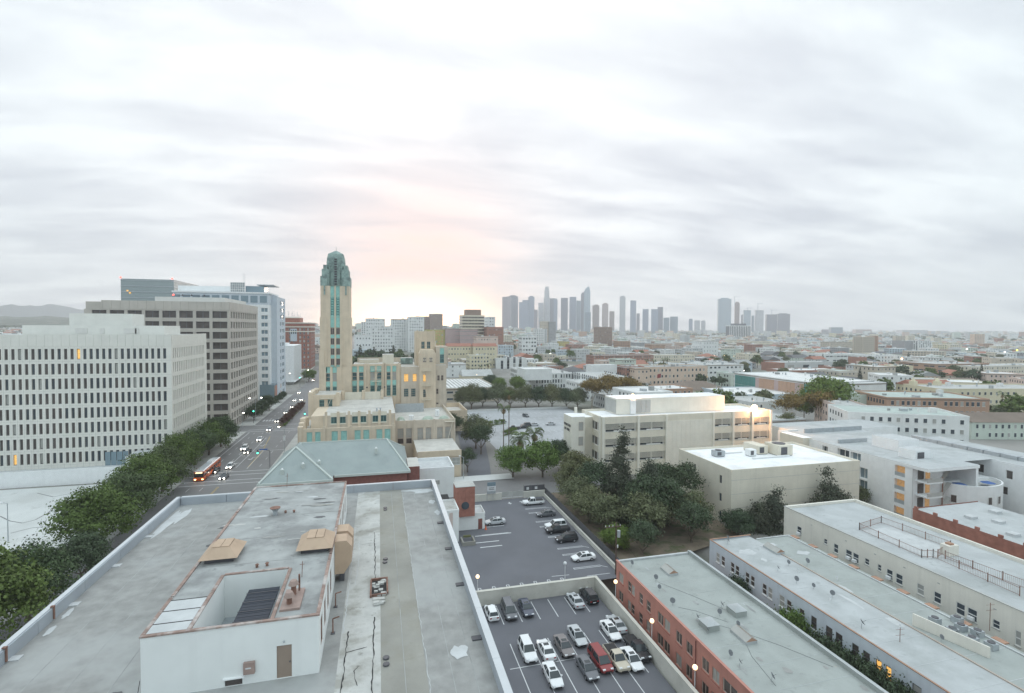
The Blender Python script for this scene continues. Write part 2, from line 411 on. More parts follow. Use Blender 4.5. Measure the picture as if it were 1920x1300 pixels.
# windows: unit mesh facing -Y, scaled to the opening
WIN = {}
def win_mesh(style, fr, gl):
    k = (style, fr, gl)
    if k in WIN: return WIN[k]
    b = MB(); b.quad((-.5, 0, -.5), (.5, 0, -.5), (.5, 0, .5), (-.5, 0, .5), 1)
    t = 0.06
    if style != 'bare':
        for q in ((-.5, -.5 + t, -.5, .5), (.5 - t, .5, -.5, .5), (-.5 + t, .5 - t, -.5, -.5 + t), (-.5 + t, .5 - t, .5 - t, .5)):
            b.box(q[0], q[1], -.06, 0.01, q[2], q[3], 0)
    if style == 'sash': b.box(-.44, .44, -.05, 0.01, -.03, .03, 0)
    if style == 'cross': b.box(-.44, .44, -.04, 0.01, -.02, .02, 0); b.box(-.025, .025, -.05, 0.01, -.44, .44, 0)
    if style == 'mull': b.box(-.03, .03, -.05, 0.01, -.44, .44, 0)
    if style == 'grid':
        for x in (-.17, .17): b.box(x - .015, x + .015, -.05, 0.01, -.44, .44, 0)
        for z in (-.25, 0, .25): b.box(-.44, .44, -.04, 0.01, z - .01, z + .01, 0)
    WIN[k] = b.mesh('window', [fr, gl]); return WIN[k]
ROTF = {'S': 0.0, 'W': -math.pi / 2, 'E': math.pi / 2, 'N': math.pi}
def fpt(face, plane, u, z, d=0.0):
    """a point on a facade: plane position, u along it, d metres into the wall"""
    if face == 'S': return (u, plane + d, z)
    if face == 'N': return (u, plane - d, z)
    if face == 'W': return (plane + d, u, z)
    return (plane - d, u, z)
def window(parent, face, plane, u0, u1, z0, z1, depth=0.2, style='plain', fr='frame_white', gl='glass', name='window'):
    o = link(name, win_mesh(style, fr, gl), parent)
    ox, oy, oz = OFF.get(parent, (0, 0, 0))
    x, y, z = fpt(face, plane, (u0 + u1) / 2, (z0 + z1) / 2, depth)
    o.location = (x - ox, y - oy, z - oz); o.rotation_euler = (0, 0, ROTF[face]); o.scale = (u1 - u0, 1, z1 - z0)
    return o
def wall(mb, face, plane, u0, u1, z0, z1, ops=(), depth=0.2, m=0):
    us = sorted({u0, u1, *[o[0] for o in ops], *[o[1] for o in ops]}); zs = sorted({z0, z1, *[o[2] for o in ops], *[o[3] for o in ops]})
    ui = {u: i for i, u in enumerate(us)}; zi = {z: i for i, z in enumerate(zs)}
    hole = set()
    for o in ops:
        for i in range(ui[o[0]], ui[o[1]]):
            for j in range(zi[o[2]], zi[o[3]]): hole.add((i, j))
    f = lambda u, z, d=0.0: fpt(face, plane, u, z, d)
    for j in range(len(zs) - 1):
        i = 0
        while i < len(us) - 1:
            if (i, j) in hole: i += 1; continue
            k = i
            while k + 1 < len(us) - 1 and (k + 1, j) not in hole: k += 1
            mb.quad(f(us[i], zs[j]), f(us[k + 1], zs[j]), f(us[k + 1], zs[j + 1]), f(us[i], zs[j + 1]), m); i = k + 1
    for a, b, c, d in [o[:4] for o in ops]:
        mb.quad(f(a, c), f(b, c), f(b, c, depth), f(a, c, depth), m); mb.quad(f(a, d), f(b, d), f(b, d, depth), f(a, d, depth), m)
        mb.quad(f(a, c), f(a, d), f(a, d, depth), f(a, c, depth), m); mb.quad(f(b, c), f(b, d), f(b, d, depth), f(b, c, depth), m)
def parapet(mb, x0, x1, y0, y1, z0, z1, t=0.3, m=0):
    mb.box(x0, x1, y0, y0 + t, z0, z1, m); mb.box(x0, x1, y1 - t, y1, z0, z1, m)
    mb.box(x0, x0 + t, y0 + t, y1 - t, z0, z1, m); mb.box(x1 - t, x1, y0 + t, y1 - t, z0, z1, m)
rnd = random.Random(7)
# ================================================================== SETTING
def axis(lo, hi, fine0, fine1, step, grow):
    a = [fine0]
    while a[-1] < fine1: a.append(a[-1] + step)
    s_ = step
    while a[-1] < hi: s_ *= grow; a.append(min(hi, a[-1] + s_))
    s_ = step
    while a[0] > lo: s_ *= grow; a.insert(0, max(lo, a[0] - s_))
    return a
gx = axis(-5990, 7990, -140, 300, 12, 1.09); gy = axis(-190, 7490, -40, 300, 12, 1.09)
gx = sorted(set(gx) | {7.8, 8.8, 36.9, 37.1, 44.0}); gy = sorted(set(gy) | {82.6, 83.1, 86.0, 92.2})
b = MB(); b.v = [(x, y, ground_z(x, y) - 0.03) for y in gy for x in gx]
n_ = len(gx); b.f = [(j * n_ + i, j * n_ + i + 1, (j + 1) * n_ + i + 1, (j + 1) * n_ + i) for j in range(len(gy) - 1) for i in range(n_ - 1)]; b.m = [0] * len(b.f)
struct('ground', b, 'ground_city')
def sheet(name, m, x0, x1, y0, y1, z=0.0, rot=0):
    b = MB(); xs = [x0 + (x1 - x0) * i / max(1, int((x1 - x0) / 15)) for i in range(max(1, int((x1 - x0) / 15)) + 1)]
    ys = [y0 + (y1 - y0) * i / max(1, int((y1 - y0) / 15)) for i in range(max(1, int((y1 - y0) / 15)) + 1)]
    b.v = [(x, y, z + (ground_z(x, y) if y > 330 else 0)) for y in ys for x in xs]; k = len(xs)
    b.f = [(j * k + i, j * k + i + 1, (j + 1) * k + i + 1, (j + 1) * k + i) for j in range(len(ys) - 1) for i in range(k - 1)]; b.m = [0] * len(b.f)
    return struct(name, b, m)
# the boulevard and the two cross streets
sheet('boulevard_road', 'asphalt_road', -54.5, -33.2, -60, 1400, 0.004)
sheet('cross_street_road', 'asphalt_road', -130, -54.5, 238, 252, 0.004)
sheet('cross_street_road', 'asphalt_road', -33.2, 24, 248, 262, 0.004)
b = MB()
b.box(-61.9, -54.5, -60, 164, -.3, 0.14); b.box(-61.9, -54.5, 176, 238, -.3, 0.14); b.box(-61.5, -54.5, 252, 700, -.3, 0.14)
struct('pavement', b, 'concrete')
b = MB(); b.box(-33.2, -25.2, -60, 160, -.3, 0.14); b.box(-33.2, -24.8, 160, 248, -.3, 0.14); b.box(-33.2, -24, 262, 520, -.3, 0.14)
struct('pavement', b, 'concrete')
# parking lots
sheet('left_parking_lot', 'concrete_pale', -128, -62, 96, 168.5, 0.01)
sheet('upper_parking_lot', 'asphalt', 7.6, 42.4, 83.25, 129, 0.0)
sheet('side_street_road', 'asphalt_road', 16, 66, 130.2, 146, 0.006)
sheet('pavement', 'concrete_pale', 20.6, 39, 146, 151.5, 0.10)
b = MB()   # driveway bending away behind the tower building
pth = [(29.5, 151.5, 3.6), (31.5, 165, 4.0), (33.5, 182, 4.6), (36, 200, 5.2), (39, 220, 6), (43, 243, 7), (46, 262, 8)]
for (x0, y0, w0), (x1, y1, w1) in zip(pth, pth[1:]): b.quad((x0 - w0, y0, .008), (x0 + w0, y0, .008), (x1 + w1, y1, .008), (x1 - w1, y1, .008))
struct('driveway_road', b, 'asphalt')
sheet('far_parking_lot', 'asphalt_pale', 42, 102, 168, 268, 0.016)
b = MB(); b.box(9, 36.7, 30, 82.6, -4.5, -1.5)
struct('lower_parking_deck', b, 'asphalt')
b = MB(); b.quad((38.2, 83.6, -3.98), (170, 83.6, -3.98), (170, 35, -3.98), (38.2, 20, -3.98)); struct('alley_ground', b, 'dirt')
b = MB(); b.quad((43, 84, .012), (76, 94, .012), (80, 131, .012), (43, 131, .012)); struct('planted_ground', b, 'dirt')

# painted markings
b = MB()
def ln(x0, y0, x1, y1, w_=0.12, z=0.008, m=0):
    d = Vector((x1 - x0, y1 - y0)).normalized(); nx, ny = -d.y * w_ / 2, d.x * w_ / 2
    b.quad((x0 + nx, y0 + ny, z), (x1 + nx, y1 + ny, z), (x1 - nx, y1 - ny, z), (x0 - nx, y0 - ny, z), m)
def hook(x0, x1, y, s_=1):     # the doubled stall lines with a closed end
    ln(x0, y - .22, x1, y - .22); ln(x0, y + .22, x1, y + .22); ln(x0, y - .22, x0, y + .22)
for k, y in enumerate((120.7, 117.8, 112.0, 109.0, 103.2, 97.2, 94.3, 88.4)): hook(35.2, 40.6, y); ln(40.6, y, 41.6, y - .9)
ln(36.5, 85.2, 41, 85.2)
for y in (111.8, 107.7): ln(21.5, y, 27.5, y, .16)
for x0, x1, y in ((20.0, 28, 107.4), (19.5, 24.5, 104.0), (20.0, 24.6, 101.6)): ln(x0, y, x1, y, .28)
for x in (16.7, 19.2, 21.7, 24.2, 26.7, 29.2, 31.7): hook_y = 84.0; ln(x - .22, 83.4, x - .22, 85.6); ln(x + .22, 83.4, x + .22, 85.6); ln(x - .22, 85.6, x + .22, 85.6)
ln(30.2, 86.6, 33.5, 86.4); 
ln(32.4, 126.6, 32.4, 125.0, .3); ln(31.9, 125.6, 32.9, 125.6, .3); ln(35.6, 126.6, 35.6, 125.0, .3); ln(35.1, 126.2, 36.1, 126.2, .3)
for y in (117.5, 118.6, 119.7): ln(22.3, y, 24.4, y + .9, .5)
z = -1.49
for x in (15.9, 18.9, 21.9, 24.9, 27.9, 30.9, 33.4): ln(x, 82.0, x, 76.6, .12, z)
for x in (18.6, 21.6, 24.4, 27.2, 30.2, 32.7, 35.2): ln(x, 71.6, x, 61.0, .12, z)
for x in (18.6, 21.6, 24.4, 27.2, 30.2, 32.7): ln(x, 61.0, x, 56.0, .12, z)
ln(17.2, 66.2, 36.4, 66.2, .12, z)
struct('parking_lines', b, 'paint_white')
b = MB()
for k in range(26):
    for x in (46.5 + 0,):
        pass
for y in np.arange(176, 262, 15.5):
    for x in np.arange(50, 100, 2.7):
        if rnd.random() < .93: ln(x, y, x, y + 5.2, .14, .022)
ln(56, 245.6, 100, 245.6, .14, .022)
struct('faded_parking_lines', b, 'paint_white')
b = MB()
for x in (-47.3, -50.6): 
    for y in np.arange(20, 158, 9): ln(x, y, x, y + 3, .12, .01)
    for y in np.arange(178, 236, 9): ln(x, y, x, y + 3, .12, .01)
    for y in np.arange(268, 600, 9): ln(x, y, x, y + 3, .14, .01 + ground_z(x, y))
for x in (-37.0,): 
    for y in np.arange(178, 236, 9): ln(x, y, x, y + 3, .12, .01)
ln(-46.4, 178, -46.4, 196, .14, .01); ln(-43.9, 178, -43.9, 224, .14, .01); ln(-40.3, 176, -40.3, 200, .14, .01)
ln(-54.4, 173.4, -33.4, 173.4, .28, .01); ln(-54.4, 169.6, -33.4, 169.6, .28, .01); ln(-54.2, 160.4, -33.4, 160.4, .28, .01); ln(-54.2, 164.0, -33.4, 164.0, .28, .01)
ln(-52.9, 178, -52.9, 236, .2, .01); ln(-44, 200.5, -33.4, 200.5, .25, .01)
ln(-54.4, 237.5, -33.4, 237.5, .35, .01); ln(-54.4, 241.5, -33.4, 241.5, .35, .01); ln(-54.4, 252, -33.4, 252, .35, .01)
for k in range(8): ln(-52.8 + k * 1.3, 262, -52.8 + k * 1.3, 266, .6, .01)
for cx, cy in ((-41.7, 188), (-42.0, 208), (-45.2, 181)): ln(cx, cy, cx, cy + 3, .22, .012); ln(cx, cy, cx - 1.1, cy + .9, .5, .012); ln(cx, cy + 3, cx + .9, cy + 3, .3, .012)
struct('road_markings', b, 'paint_white')
b = MB(); 
for x in (-43.6, -43.3): ln(x, 20, x, 158, .1, .01); 
ln(-42.9, 226, -40.6, 200, .14, .01); ln(-40.6, 200, -40.4, 178, .14, .01)
for x in (-43.6, -43.3): ln(x, 310, x, 600, .1, .012)
struct('centre_line', b, 'paint_yellow')
b = MB(); pts = [(-43.9, 247.0), (-42.4, 243.6), (-40.9, 247.0), (-40.3, 309), (-43.2, 309)]; b.prism(pts, -.2, .16, 0, 1)
struct('median_island', b, ['concrete', 'dirt'])

b = MB()
for pts in ([(0, 968), (18, 977), (42, 981), (66, 975), (90, 962), (107, 948)], [(20, 1000), (60, 990), (120, 985)], [(70, 925), (100, 932), (135, 925)]):
    q = [P(*p, .02) for p in pts]
    for (x0, y0, _), (x1, y1, _) in zip(q, q[1:]): ln(x0, y0, x1, y1, .3, .018)
struct('pavement_seams', b, 'asphalt_road')

# low walls, fences and gates of the upper lot
def wall_thing(name, label, x0, x1, y0, y1, z0, z1, m, cat='wall', capm=None):
    t = thing(name, label, cat, ((x0 + x1) / 2, (y0 + y1) / 2, z0))
    MB().box(x0, x1, y0, y1, z0, z1).build('wall_body', m, t)
    MB().box(x0 - .04, x1 + .04, y0 - .04, y1 + .04, z1 + .003, z1 + .08).build('coping', capm or m, t)
    return t
t = wall_thing('lot_wall', 'cream concrete wall dividing the upper lot from the lower parking deck', 9, 36.9, 82.7, 83.2, -4, 0.85, 'lot_wall')
t = wall_thing('lot_wall', 'long cream concrete wall of the lower deck beside the salmon building', 36.95, 37.4, 25, 83.2, -4, 0.85, 'lot_wall')
wall_thing('low_wall', 'cream block wall left of the lot gate under the blue sign', 23.6, 31.0, 128.8, 129.1, 0, 1.7, 'lot_wall')
wall_thing('low_wall', 'cream block wall right of the lot gate behind the white pickup', 37.0, 42.8, 128.8, 129.1, 0, 1.6, 'lot_wall')
wall_thing('low_wall', 'long pale kerb wall along the planted side of the upper lot', 42.45, 42.75, 83.6, 128.75, 0, 0.8, 'lot_wall')
t = thing('mesh_fence', 'dark screened fence between the upper lot and the trees', 'fence', (43.1, 106, 0))
for k in range(16):
    y = 84.2 + k * 2.95
    MB().box(43.05, 43.1, y + .05, y + 2.9, .3, 2.2).build('fence_panel', 'metal_dark', t)
    MB().tube((43.1, y, 0), (43.1, y, 2.35), .05).build('fence_post', 'metal_dark', t)
t = thing('sliding_gate', 'pale barred gate at the far end of the upper lot', 'gate', (34, 129.2, 0))
for s_ in (0, 1):
    x0 = 31.15 + s_ * 2.95
    MB().box(x0, x0 + 2.85, 129.15, 129.22, .25, .4).build('bottom_rail', 'paint_white', t)
    MB().box(x0, x0 + 2.85, 129.16, 129.20, .45, 1.9).build('gate_panel', 'concrete', t)
t = thing('mesh_fence', 'dark fence with two white notices beside the lot gate', 'fence', (40, 129.6, 0))
for k in range(3):
    MB().box(37.3 + k * 1.9, 39.15 + k * 1.9, 129.5, 129.54, .2, 3.0).build('fence_panel', 'metal_dark', t)
    MB().tube((37.2 + k * 1.9, 129.6, 0), (37.2 + k * 1.9, 129.6, 3.2), .05).build('fence_post', 'metal_dark', t)
for x in (37.9, 40.2): MB().box(x, x + .7, 129.42, 129.45, 1.9, 2.6).build('notice', 'paint_white', t)
t = thing('lot_sign', 'blue and white lot sign on posts above the cream wall by the gate', 'sign', (28.2, 128.6, 0))
MB().box(27.1, 29.3, 128.5, 128.6, 3.9, 4.9).build('sign_panel', 'glass_blue', t)['label'] = 'blue upper sign panel'
MB().box(27.1, 29.3, 128.5, 128.6, 2.6, 3.88).build('sign_panel', 'paint_white', t)
MB().box(27.1, 29.3, 128.5, 128.6, 1.9, 2.58).build('sign_panel', 'metal_grey', t)
MB().tube((27.05, 128.55, 0), (27.05, 128.55, 3.2), .06).build('post', 'metal_grey', t); MB().tube((28.6, 128.5, 0), (28.6, 128.5, 2), .06).build('post', 'metal_grey', t)
for z in (3.35, 2.95): MB().box(27.5, 28.9, 128.47, 128.49, z, z + .14).build('lettering', 'metal_dark', t)
t = wall_thing('retaining_wall', 'long white wall along the back of the pale lot below the window-grid office', -128, -62.9, 169.8, 170.2, 0, 4.3, 'white_paint')
# yellow-framed trash enclosure and cone by the guard box
t = thing('barrier_frame', 'low pale timber frame beside the white stair tower in the lot', 'barrier', (17.9, 104.5, 0))
for q in ((16.6, 16.9, 103, 106), (19.0, 19.3, 103, 106), (16.9, 19.0, 103, 103.25)): MB().box(q[0], q[1], q[2], q[3], 0, .8).build('rail', 'roof_tan', t)
MB().box(17.2, 18.8, 105.8, 106.2, .6, 1.0).build('board', 'leaf_olive', t)
t = thing('traffic_cone', 'orange traffic cone beside the brick-topped booth', 'cone', (23.0, 110.6, 0))
MB().tube((23.0, 110.6, .03), (23.0, 110.6, .85), .22, 8, 0, .04).build('cone_body', 'bus_orange', t); MB().box(22.75, 23.25, 110.35, 110.85, 0, .03).build('cone_base', 'bus_orange', t)

# ================================================================== THE NEAR ROOF
RZ = 22.4
nb = thing('near_office_block', 'long grey flat-roofed block with raised pale parapets in the foreground', 'building', (-8.4, 40, 0))
b = MB(); b.box(-24.6, 7.6, -30, 72.6, 0, RZ - .01, 0, 1)
b.build('wall', ['white_paint', 'roof_grey'], nb)
# roof sheet strips: grey membrane, tan strip, broken old strip
b = MB(); b.quad((-24.2, -30, RZ), (-13.8, -30, RZ), (-13.8, 72.2, RZ), (-24.2, 72.2, RZ)); b.quad((-13.8, 64.6, RZ), (-3.8, 64.6, RZ), (-3.8, 72.2, RZ), (-13.8, 72.2, RZ)); b.quad((-3.8, -30, RZ), (-2.7, -30, RZ), (-2.7, 72.2, RZ), (-3.8, 72.2, RZ))
b.quad((-13.8, -30, RZ), (-3.8, -30, RZ), (-3.8, 34.9, RZ), (-13.8, 34.9, RZ)); b.build('roof', 'roof_grey', nb)
b = MB(); b.quad((0.1, -30, RZ), (3.0, -30, RZ), (3.0, 72.2, RZ), (0.1, 72.2, RZ)); b.build('roof', 'roof_tan', nb)['label'] = 'tan stained strip of roofing'
b = MB(); b.quad((3.0, -30, RZ + .004), (7.3, -30, RZ + .004), (7.3, 72.2, RZ + .004), (3.0, 72.2, RZ + .004)); b.build('roof', 'roof_grey', nb)
b = MB(); b.quad((-2.7, -30, RZ + .002), (0.1, -30, RZ + .002), (0.1, 72.2, RZ + .002), (-2.7, 72.2, RZ + .002)); b.build('roof', 'roof_concrete', nb)['label'] = 'old cracked concrete strip of roofing'
# raised edge with the broken strip's cracked lips
def crack(pts, wd, parent, m='tar', z=RZ + .02, nm='crack'):
    b = MB(); r2 = random.Random(int(pts[0][0] * 91 + pts[0][1] * 7))
    P_ = []
    for (a, c), (d, e) in zip(pts, pts[1:]):
        n = max(2, int(math.hypot(d - a, e - c) / .35))
        for k in range(n): P_.append((a + (d - a) * k / n + r2.uniform(-.06, .06), c + (e - c) * k / n, wd * r2.uniform(.25, 1.2)))
    for (a, c, w0), (d, e, w1) in zip(P_, P_[1:]):
        if abs(e - c) > abs(d - a) * .8: b.quad((a - w0, c, z), (a + w0, c, z), (d + w1, e, z), (d - w1, e, z))
        else: b.quad((a, c - w0, z), (a, c + w0, z), (d, e + w1, z), (d, e - w1, z))
    return b.build(nm, m, parent)
crack([(-2.3, 31), (-2.25, 36), (-2.2, 39.5)], .05, nb); crack([(-.45, 30), (-.4, 36), (-.35, 41)], .045, nb); crack([(-2.3, 36.6), (-.4, 37)], .035, nb)
crack([(-.35, 47), (-.4, 52), (-.5, 58)], .045, nb); crack([(-1.9, 54.6), (-.4, 54.9)], .03, nb); crack([(-.6, 58), (-1.9, 58.2)], .03, nb)
crack([(-1.4, 33), (-1.6, 34.5), (-1.1, 35.4)], .03, nb); crack([(-2, 46), (-1.9, 50), (-2.05, 56)], .03, nb, 'roof_pale')
crack([(-2.6, 39), (-2.5, 45), (-2.55, 60)], .04, nb, 'roof_pale'); crack([(3.1, 30), (3.0, 50), (3.05, 71)], .02, nb, 'roof_pale')
rs = random.Random(5)
def blot(cx, cy, rx, ry, m, z, parent=nb, nm='stain'):
    b = MB(); ph = [rs.uniform(.65, 1.15) for _ in range(16)]
    pts = [(cx + rx * ph[k] * math.cos(k * math.pi / 8), cy + ry * ph[k] * math.sin(k * math.pi / 8), z) for k in range(16)]
    i = 0; b.poly(pts); return b.build(nm, m, parent)
zz = RZ + .006
for cx, cy, rx, ry in ((-15.6, 45.2, .5, 1.3), (-14.9, 42.9, .5, .9), (-15.8, 42.0, .8, .9), (-14.6, 46.9, .5, .4), (-15.3, 51.5, .55, .7), (-15.0, 53.4, .9, .5), (-14.6, 65.5, 1.2, .4), (-16.4, 63.0, 1.1, .5), (-14.6, 60.4, .9, .4), (-16.6, 58.2, .7, .4), (-15.6, 35.6, .6, .5)):
    zz += .0012; blot(cx, cy, rx, ry, 'roof_stain', zz)
for cx, cy, rx, ry in ((-23.4, 66, .5, 4.5), (-22.6, 68, .5, 3), (-23.6, 47, .25, 1.0), (-23.5, 44.6, .25, .8), (-14.4, 49, .5, 2.6), (5.9, 70.6, 1.5, .9), (4.6, 71.2, 1.6, .5), (6.6, 66, .5, .8), (5.4, 34.8, .65, .8), (6.9, 62, .35, 1)):
    zz += .0012; blot(cx, cy, rx, ry, 'roof_pale', zz, nm='patch')
for cx, cy in ((.55, 49.9), (.6, 50.6), (.45, 34.6), (.45, 35.3), (.75, 64.4), (.75, 65.1)):
    MB().tube((cx, cy, RZ), (cx, cy, RZ + .12), .22, 8).build('drain', 'metal_dark', nb)
for y in (62.2, 55.3, 48.4, 41.4): MB().box(-24.15, -23.5, y - .3, y + .3, RZ, RZ + .07).build('drain', 'roof_pale', nb)
for y in (36, 44, 51.5, 58.6): MB().box(6.5, 7.2, y - .25, y + .25, RZ + .005, RZ + .1).build('drain', 'metal_dark', nb)
# parapet segments with joints
PZ = 23.35
y = -30.0; k = 0
while y < 72.5:
    y1 = min(72.55, y + 6.2)
    for s_, x0, x1 in ((0, -24.6, -24.15), (1, 7.2, 7.6)):
        MB().box(x0, x1, y + .02, y1 - .02, RZ - .4, PZ, 0).build('parapet_panel', 'parapet_paint', nb)
        MB().box(x0 - .05, x1 - .12 if s_ == 0 else x1 + .05, y + .01, y1 - .01, PZ + .002, PZ + .07, 0).build('parapet_cap', 'parapet_cap', nb)
    y = y1
x = -24.1
while x < 7.1:
    x1 = min(7.15, x + 5.2)
    MB().box(x + .02, x1 - .02, 72.15, 72.6, RZ - .4, PZ).build('parapet_panel', 'parapet_paint', nb)
    MB().box(x + .01, x1 - .01, 72.25, 72.65, PZ + .002, PZ + .07).build('parapet_cap', 'parapet_cap', nb); x = x1
# penthouse
TZ = 26.3
b = MB()
wall(b, 'S', 34.9, -13.9, -3.8, RZ, TZ - .1, [(-9.35, -8.35, RZ + .02, RZ + .5), (-6.35, -5.45, RZ + .02, RZ + 2.15)], .15)
b.box(-13.9, -11.25, 35.05, 64.6, RZ, TZ - .1); b.box(-6.75, -3.95, 35.05, 64.6, RZ, TZ - .1); b.box(-11.25, -6.75, 42.2, 64.6, RZ, TZ - .1)
wall(b, 'E', -3.8, 34.9, 64.6, RZ, TZ - .1, [(36.0 + 2.3 * k, 37.1 + 2.3 * k, RZ + .9, RZ + 2.9) for k in range(12) if k not in (4, 5)], .12)
b.build('penthouse_wall', 'white_stucco', nb)
for k in range(12):
    if k not in (4, 5): window(nb, 'E', -3.8, 36.0 + 2.3 * k, 37.1 + 2.3 * k, RZ + .9, RZ + 2.9, .1, 'cross', 'rust_metal', 'hood_tan')
b = MB(); zt = TZ - .1
for q in ((-13.9, -11.25, 35.05, 64.6), (-6.75, -3.8, 35.05, 64.6), (-11.25, -6.75, 42.2, 64.6)): b.quad((q[0], q[2], zt + .004), (q[1], q[2], zt + .004), (q[1], q[3], zt + .004), (q[0], q[3], zt + .004))
b.build('penthouse_roof', 'roof_grey_old', nb)
for k, (x0, x1, y0, y1) in enumerate(((-13.95, -3.75, 34.85, 35.08), (-13.95, -13.72, 35.1, 39.5), (-13.95, -13.72, 39.7, 47.8), (-13.95, -13.72, 48, 56), (-13.95, -13.72, 56.2, 64.4), (-3.98, -3.75, 35.1, 44), (-3.98, -3.75, 44.2, 54), (-3.98, -3.75, 54.2, 64.4),
        (-13.9, -3.8, 64.42, 64.65), (-11.47, -11.24, 35.1, 42.2), (-6.76, -6.53, 35.1, 42.2), (-11.24, -6.76, 42.2, 42.42))):
    MB().box(x0, x1, y0, y1, TZ - .1, TZ).build('coping', 'rust', nb)
for q in ((-13.7, -11.5, 36.2, 37.6), (-13.7, -11.5, 37.7, 39.0), (-13.7, -11.5, 35.15, 36.1)):
    MB().box(q[0], q[1], q[2], q[3], TZ - .09, TZ - .02).build('roof_patch', 'roof_pale', nb); MB().box(q[0], q[1], q[3] + .02, q[3] + .09, TZ - .088, TZ - .01).build('seam', 'tar', nb)
# inner lining of the well
b = MB(); b.box(-11.24, -6.76, 35.15, 42.19, 22.9, 23.0); b.build('well_floor', 'metal_grey', nb)
b = MB(); b.box(-11.24, -6.76, 35.06, 35.16, 23, TZ - .1); b.build('well_lining', 'white_stucco', nb)
b = MB(); b.box(-9.6, -6.9, 42.05, 42.15, 23, 24.3); b.build('louvre', 'metal_grey', nb)
MB().box(-6.4, -5.4, 34.97, 35.03, RZ + .02, RZ + 2.15).build('door', 'door_brown', nb)
h_ = MB().ball((-5.56, 34.88, RZ + 1.05), .05).build('handle', 'metal_dark', nb)
MB().box(-9.35, -8.35, 34.97, 35.03, RZ + .02, RZ + .5).build('window', 'glass_brown', nb)
MB().box(-9.45, -8.2, 34.75, 34.9, RZ + .5, RZ + .58).build('sill', 'white_paint', nb)
MB().box(-8.25, -7.6, 34.68, 34.88, RZ + .72, RZ + 1.45).build('electrical_box', 'box_brown', nb)
MB().box(-8.12, -7.8, 34.665, 34.675, RZ + 1.08, RZ + 1.16).build('notice', 'paint_white', nb)
MB().ball((-5.9, 34.82, RZ + 2.42), .07).build('wall_lamp', 'metal_grey', nb)
for k in range(26):
    cx, cy = rs.uniform(-13.2, -4.6), rs.uniform(43.2, 63.8)
    if (cx < -10.3 or cx > -7) and 43.5 < cy < 48.5: continue
    blot(cx, cy, rs.uniform(.25, 1.3), rs.uniform(.08, .35), rs.choice(('roof_stain', 'roof_grey', 'roof_pale', 'roof_concrete')), TZ - .09 + .0015 * k)
for y in (44.0, 49.2, 54.4, 59.6): MB().box(-13.7, -4.0, y, y + .05, TZ - .094, TZ - .085).build('seam', 'roof_grey', nb)
for x in (-21.4, -18.8, -16.2): MB().box(x, x + .04, -20, 72.1, RZ + .001, RZ + .008).build('seam', 'roof_grey_old', nb)
for k, (x, y0, y1) in enumerate(((4.6, 30, 71.5), (6.0, 30, 71.8), (1.6, 30, 71))): MB().box(x, x + .04, y0, y1, RZ + .005, RZ + .012).build('seam', 'roof_grey_old', nb)
# rooftop machines standing on it
t = thing('cooling_unit', 'black slatted cooling unit sunk in the open roof well', 'machine', (-8.2, 38.6, 23))
MB().box(-9.35, -7.15, 36.3, 41.0, 23.0, 25.35).build('housing', 'metal_grey', t)
for k in range(11): MB().box(-9.3, -7.2, 36.36 + k * .425, 36.36 + k * .425 + .39, 25.36, 25.5).build('slat', 'ac_black', t)
for k in range(4): MB().box(-9.33, -7.17, 36.6 + k * 1.25, 36.68 + k * 1.25, 25.502, 25.53).build('rail', 'metal_dark', t)
for k in range(4): MB().box(-9.3 + k * .55, -8.8 + k * .55, 36.22, 36.29, 23.9, 25.3).build('side_panel', 'metal_grey', t)
t = thing('pipe_rack', 'thin steel pipes and railing inside the open roof well', 'pipes', (-10.5, 37.5, 23))
for k, z in enumerate((24.2, 24.5, 25.0)): MB().tube((-11.1, 36 + k * .5, z), (-9.4, 36.2 + k * .5, z), .035).build('pipe', 'metal_grey', t)
for x in (-10.9, -10.4, -9.9): MB().tube((x, 36.0, 23), (x + .15, 36.6, 25.1), .03).build('pipe', 'metal_dark', t)
def hood(name, label, x0, x1, y0, y1, z):
    t = thing(name, label, 'vent hood', ((x0 + x1) / 2, (y0 + y1) / 2, z))
    MB().box(x0 + .35, x1 - .35, y0 + .4, y1 - .4, z, z + .42).build('curb', 'metal_dark', t)
    i, zt, zb = .75, z + 1.05, z + .42; b = MB(); a = [(x0, y0, zb), (x1, y0, zb), (x1, y1, zb), (x0, y1, zb)]; c = [(x0 + i, y0 + i * 1.1, zt), (x1 - i, y0 + i * 1.1, zt), (x1 - i, y1 - i, zt), (x0 + i, y1 - i, zt)]
    for k in range(4): b.quad(a[k], a[(k + 1) % 4], c[(k + 1) % 4], c[k])
    b.quad(*a); b.build('skirt', 'hood_tan', t)
    xm = (x0 + x1) / 2
    MB().box(x0 + i + .02, xm - .02, y0 + i * 1.1, y1 - i, zt + .002, zt + .07).build('top_panel', 'hood_tan', t)
    MB().box(xm + .02, x1 - i - .02, y0 + i * 1.1, y1 - i, zt + .002, zt + .07).build('top_panel', 'hood_tan', t)
hood('roof_vent_hood', 'tan sloped vent hood on the left edge of the rooftop penthouse', -13.7, -10.9, 44.3, 47.5, TZ - .1)
hood('roof_vent_hood', 'tan sloped vent hood at the right edge of the rooftop penthouse', -6.6, -3.75, 44.4, 47.8, TZ - .1)
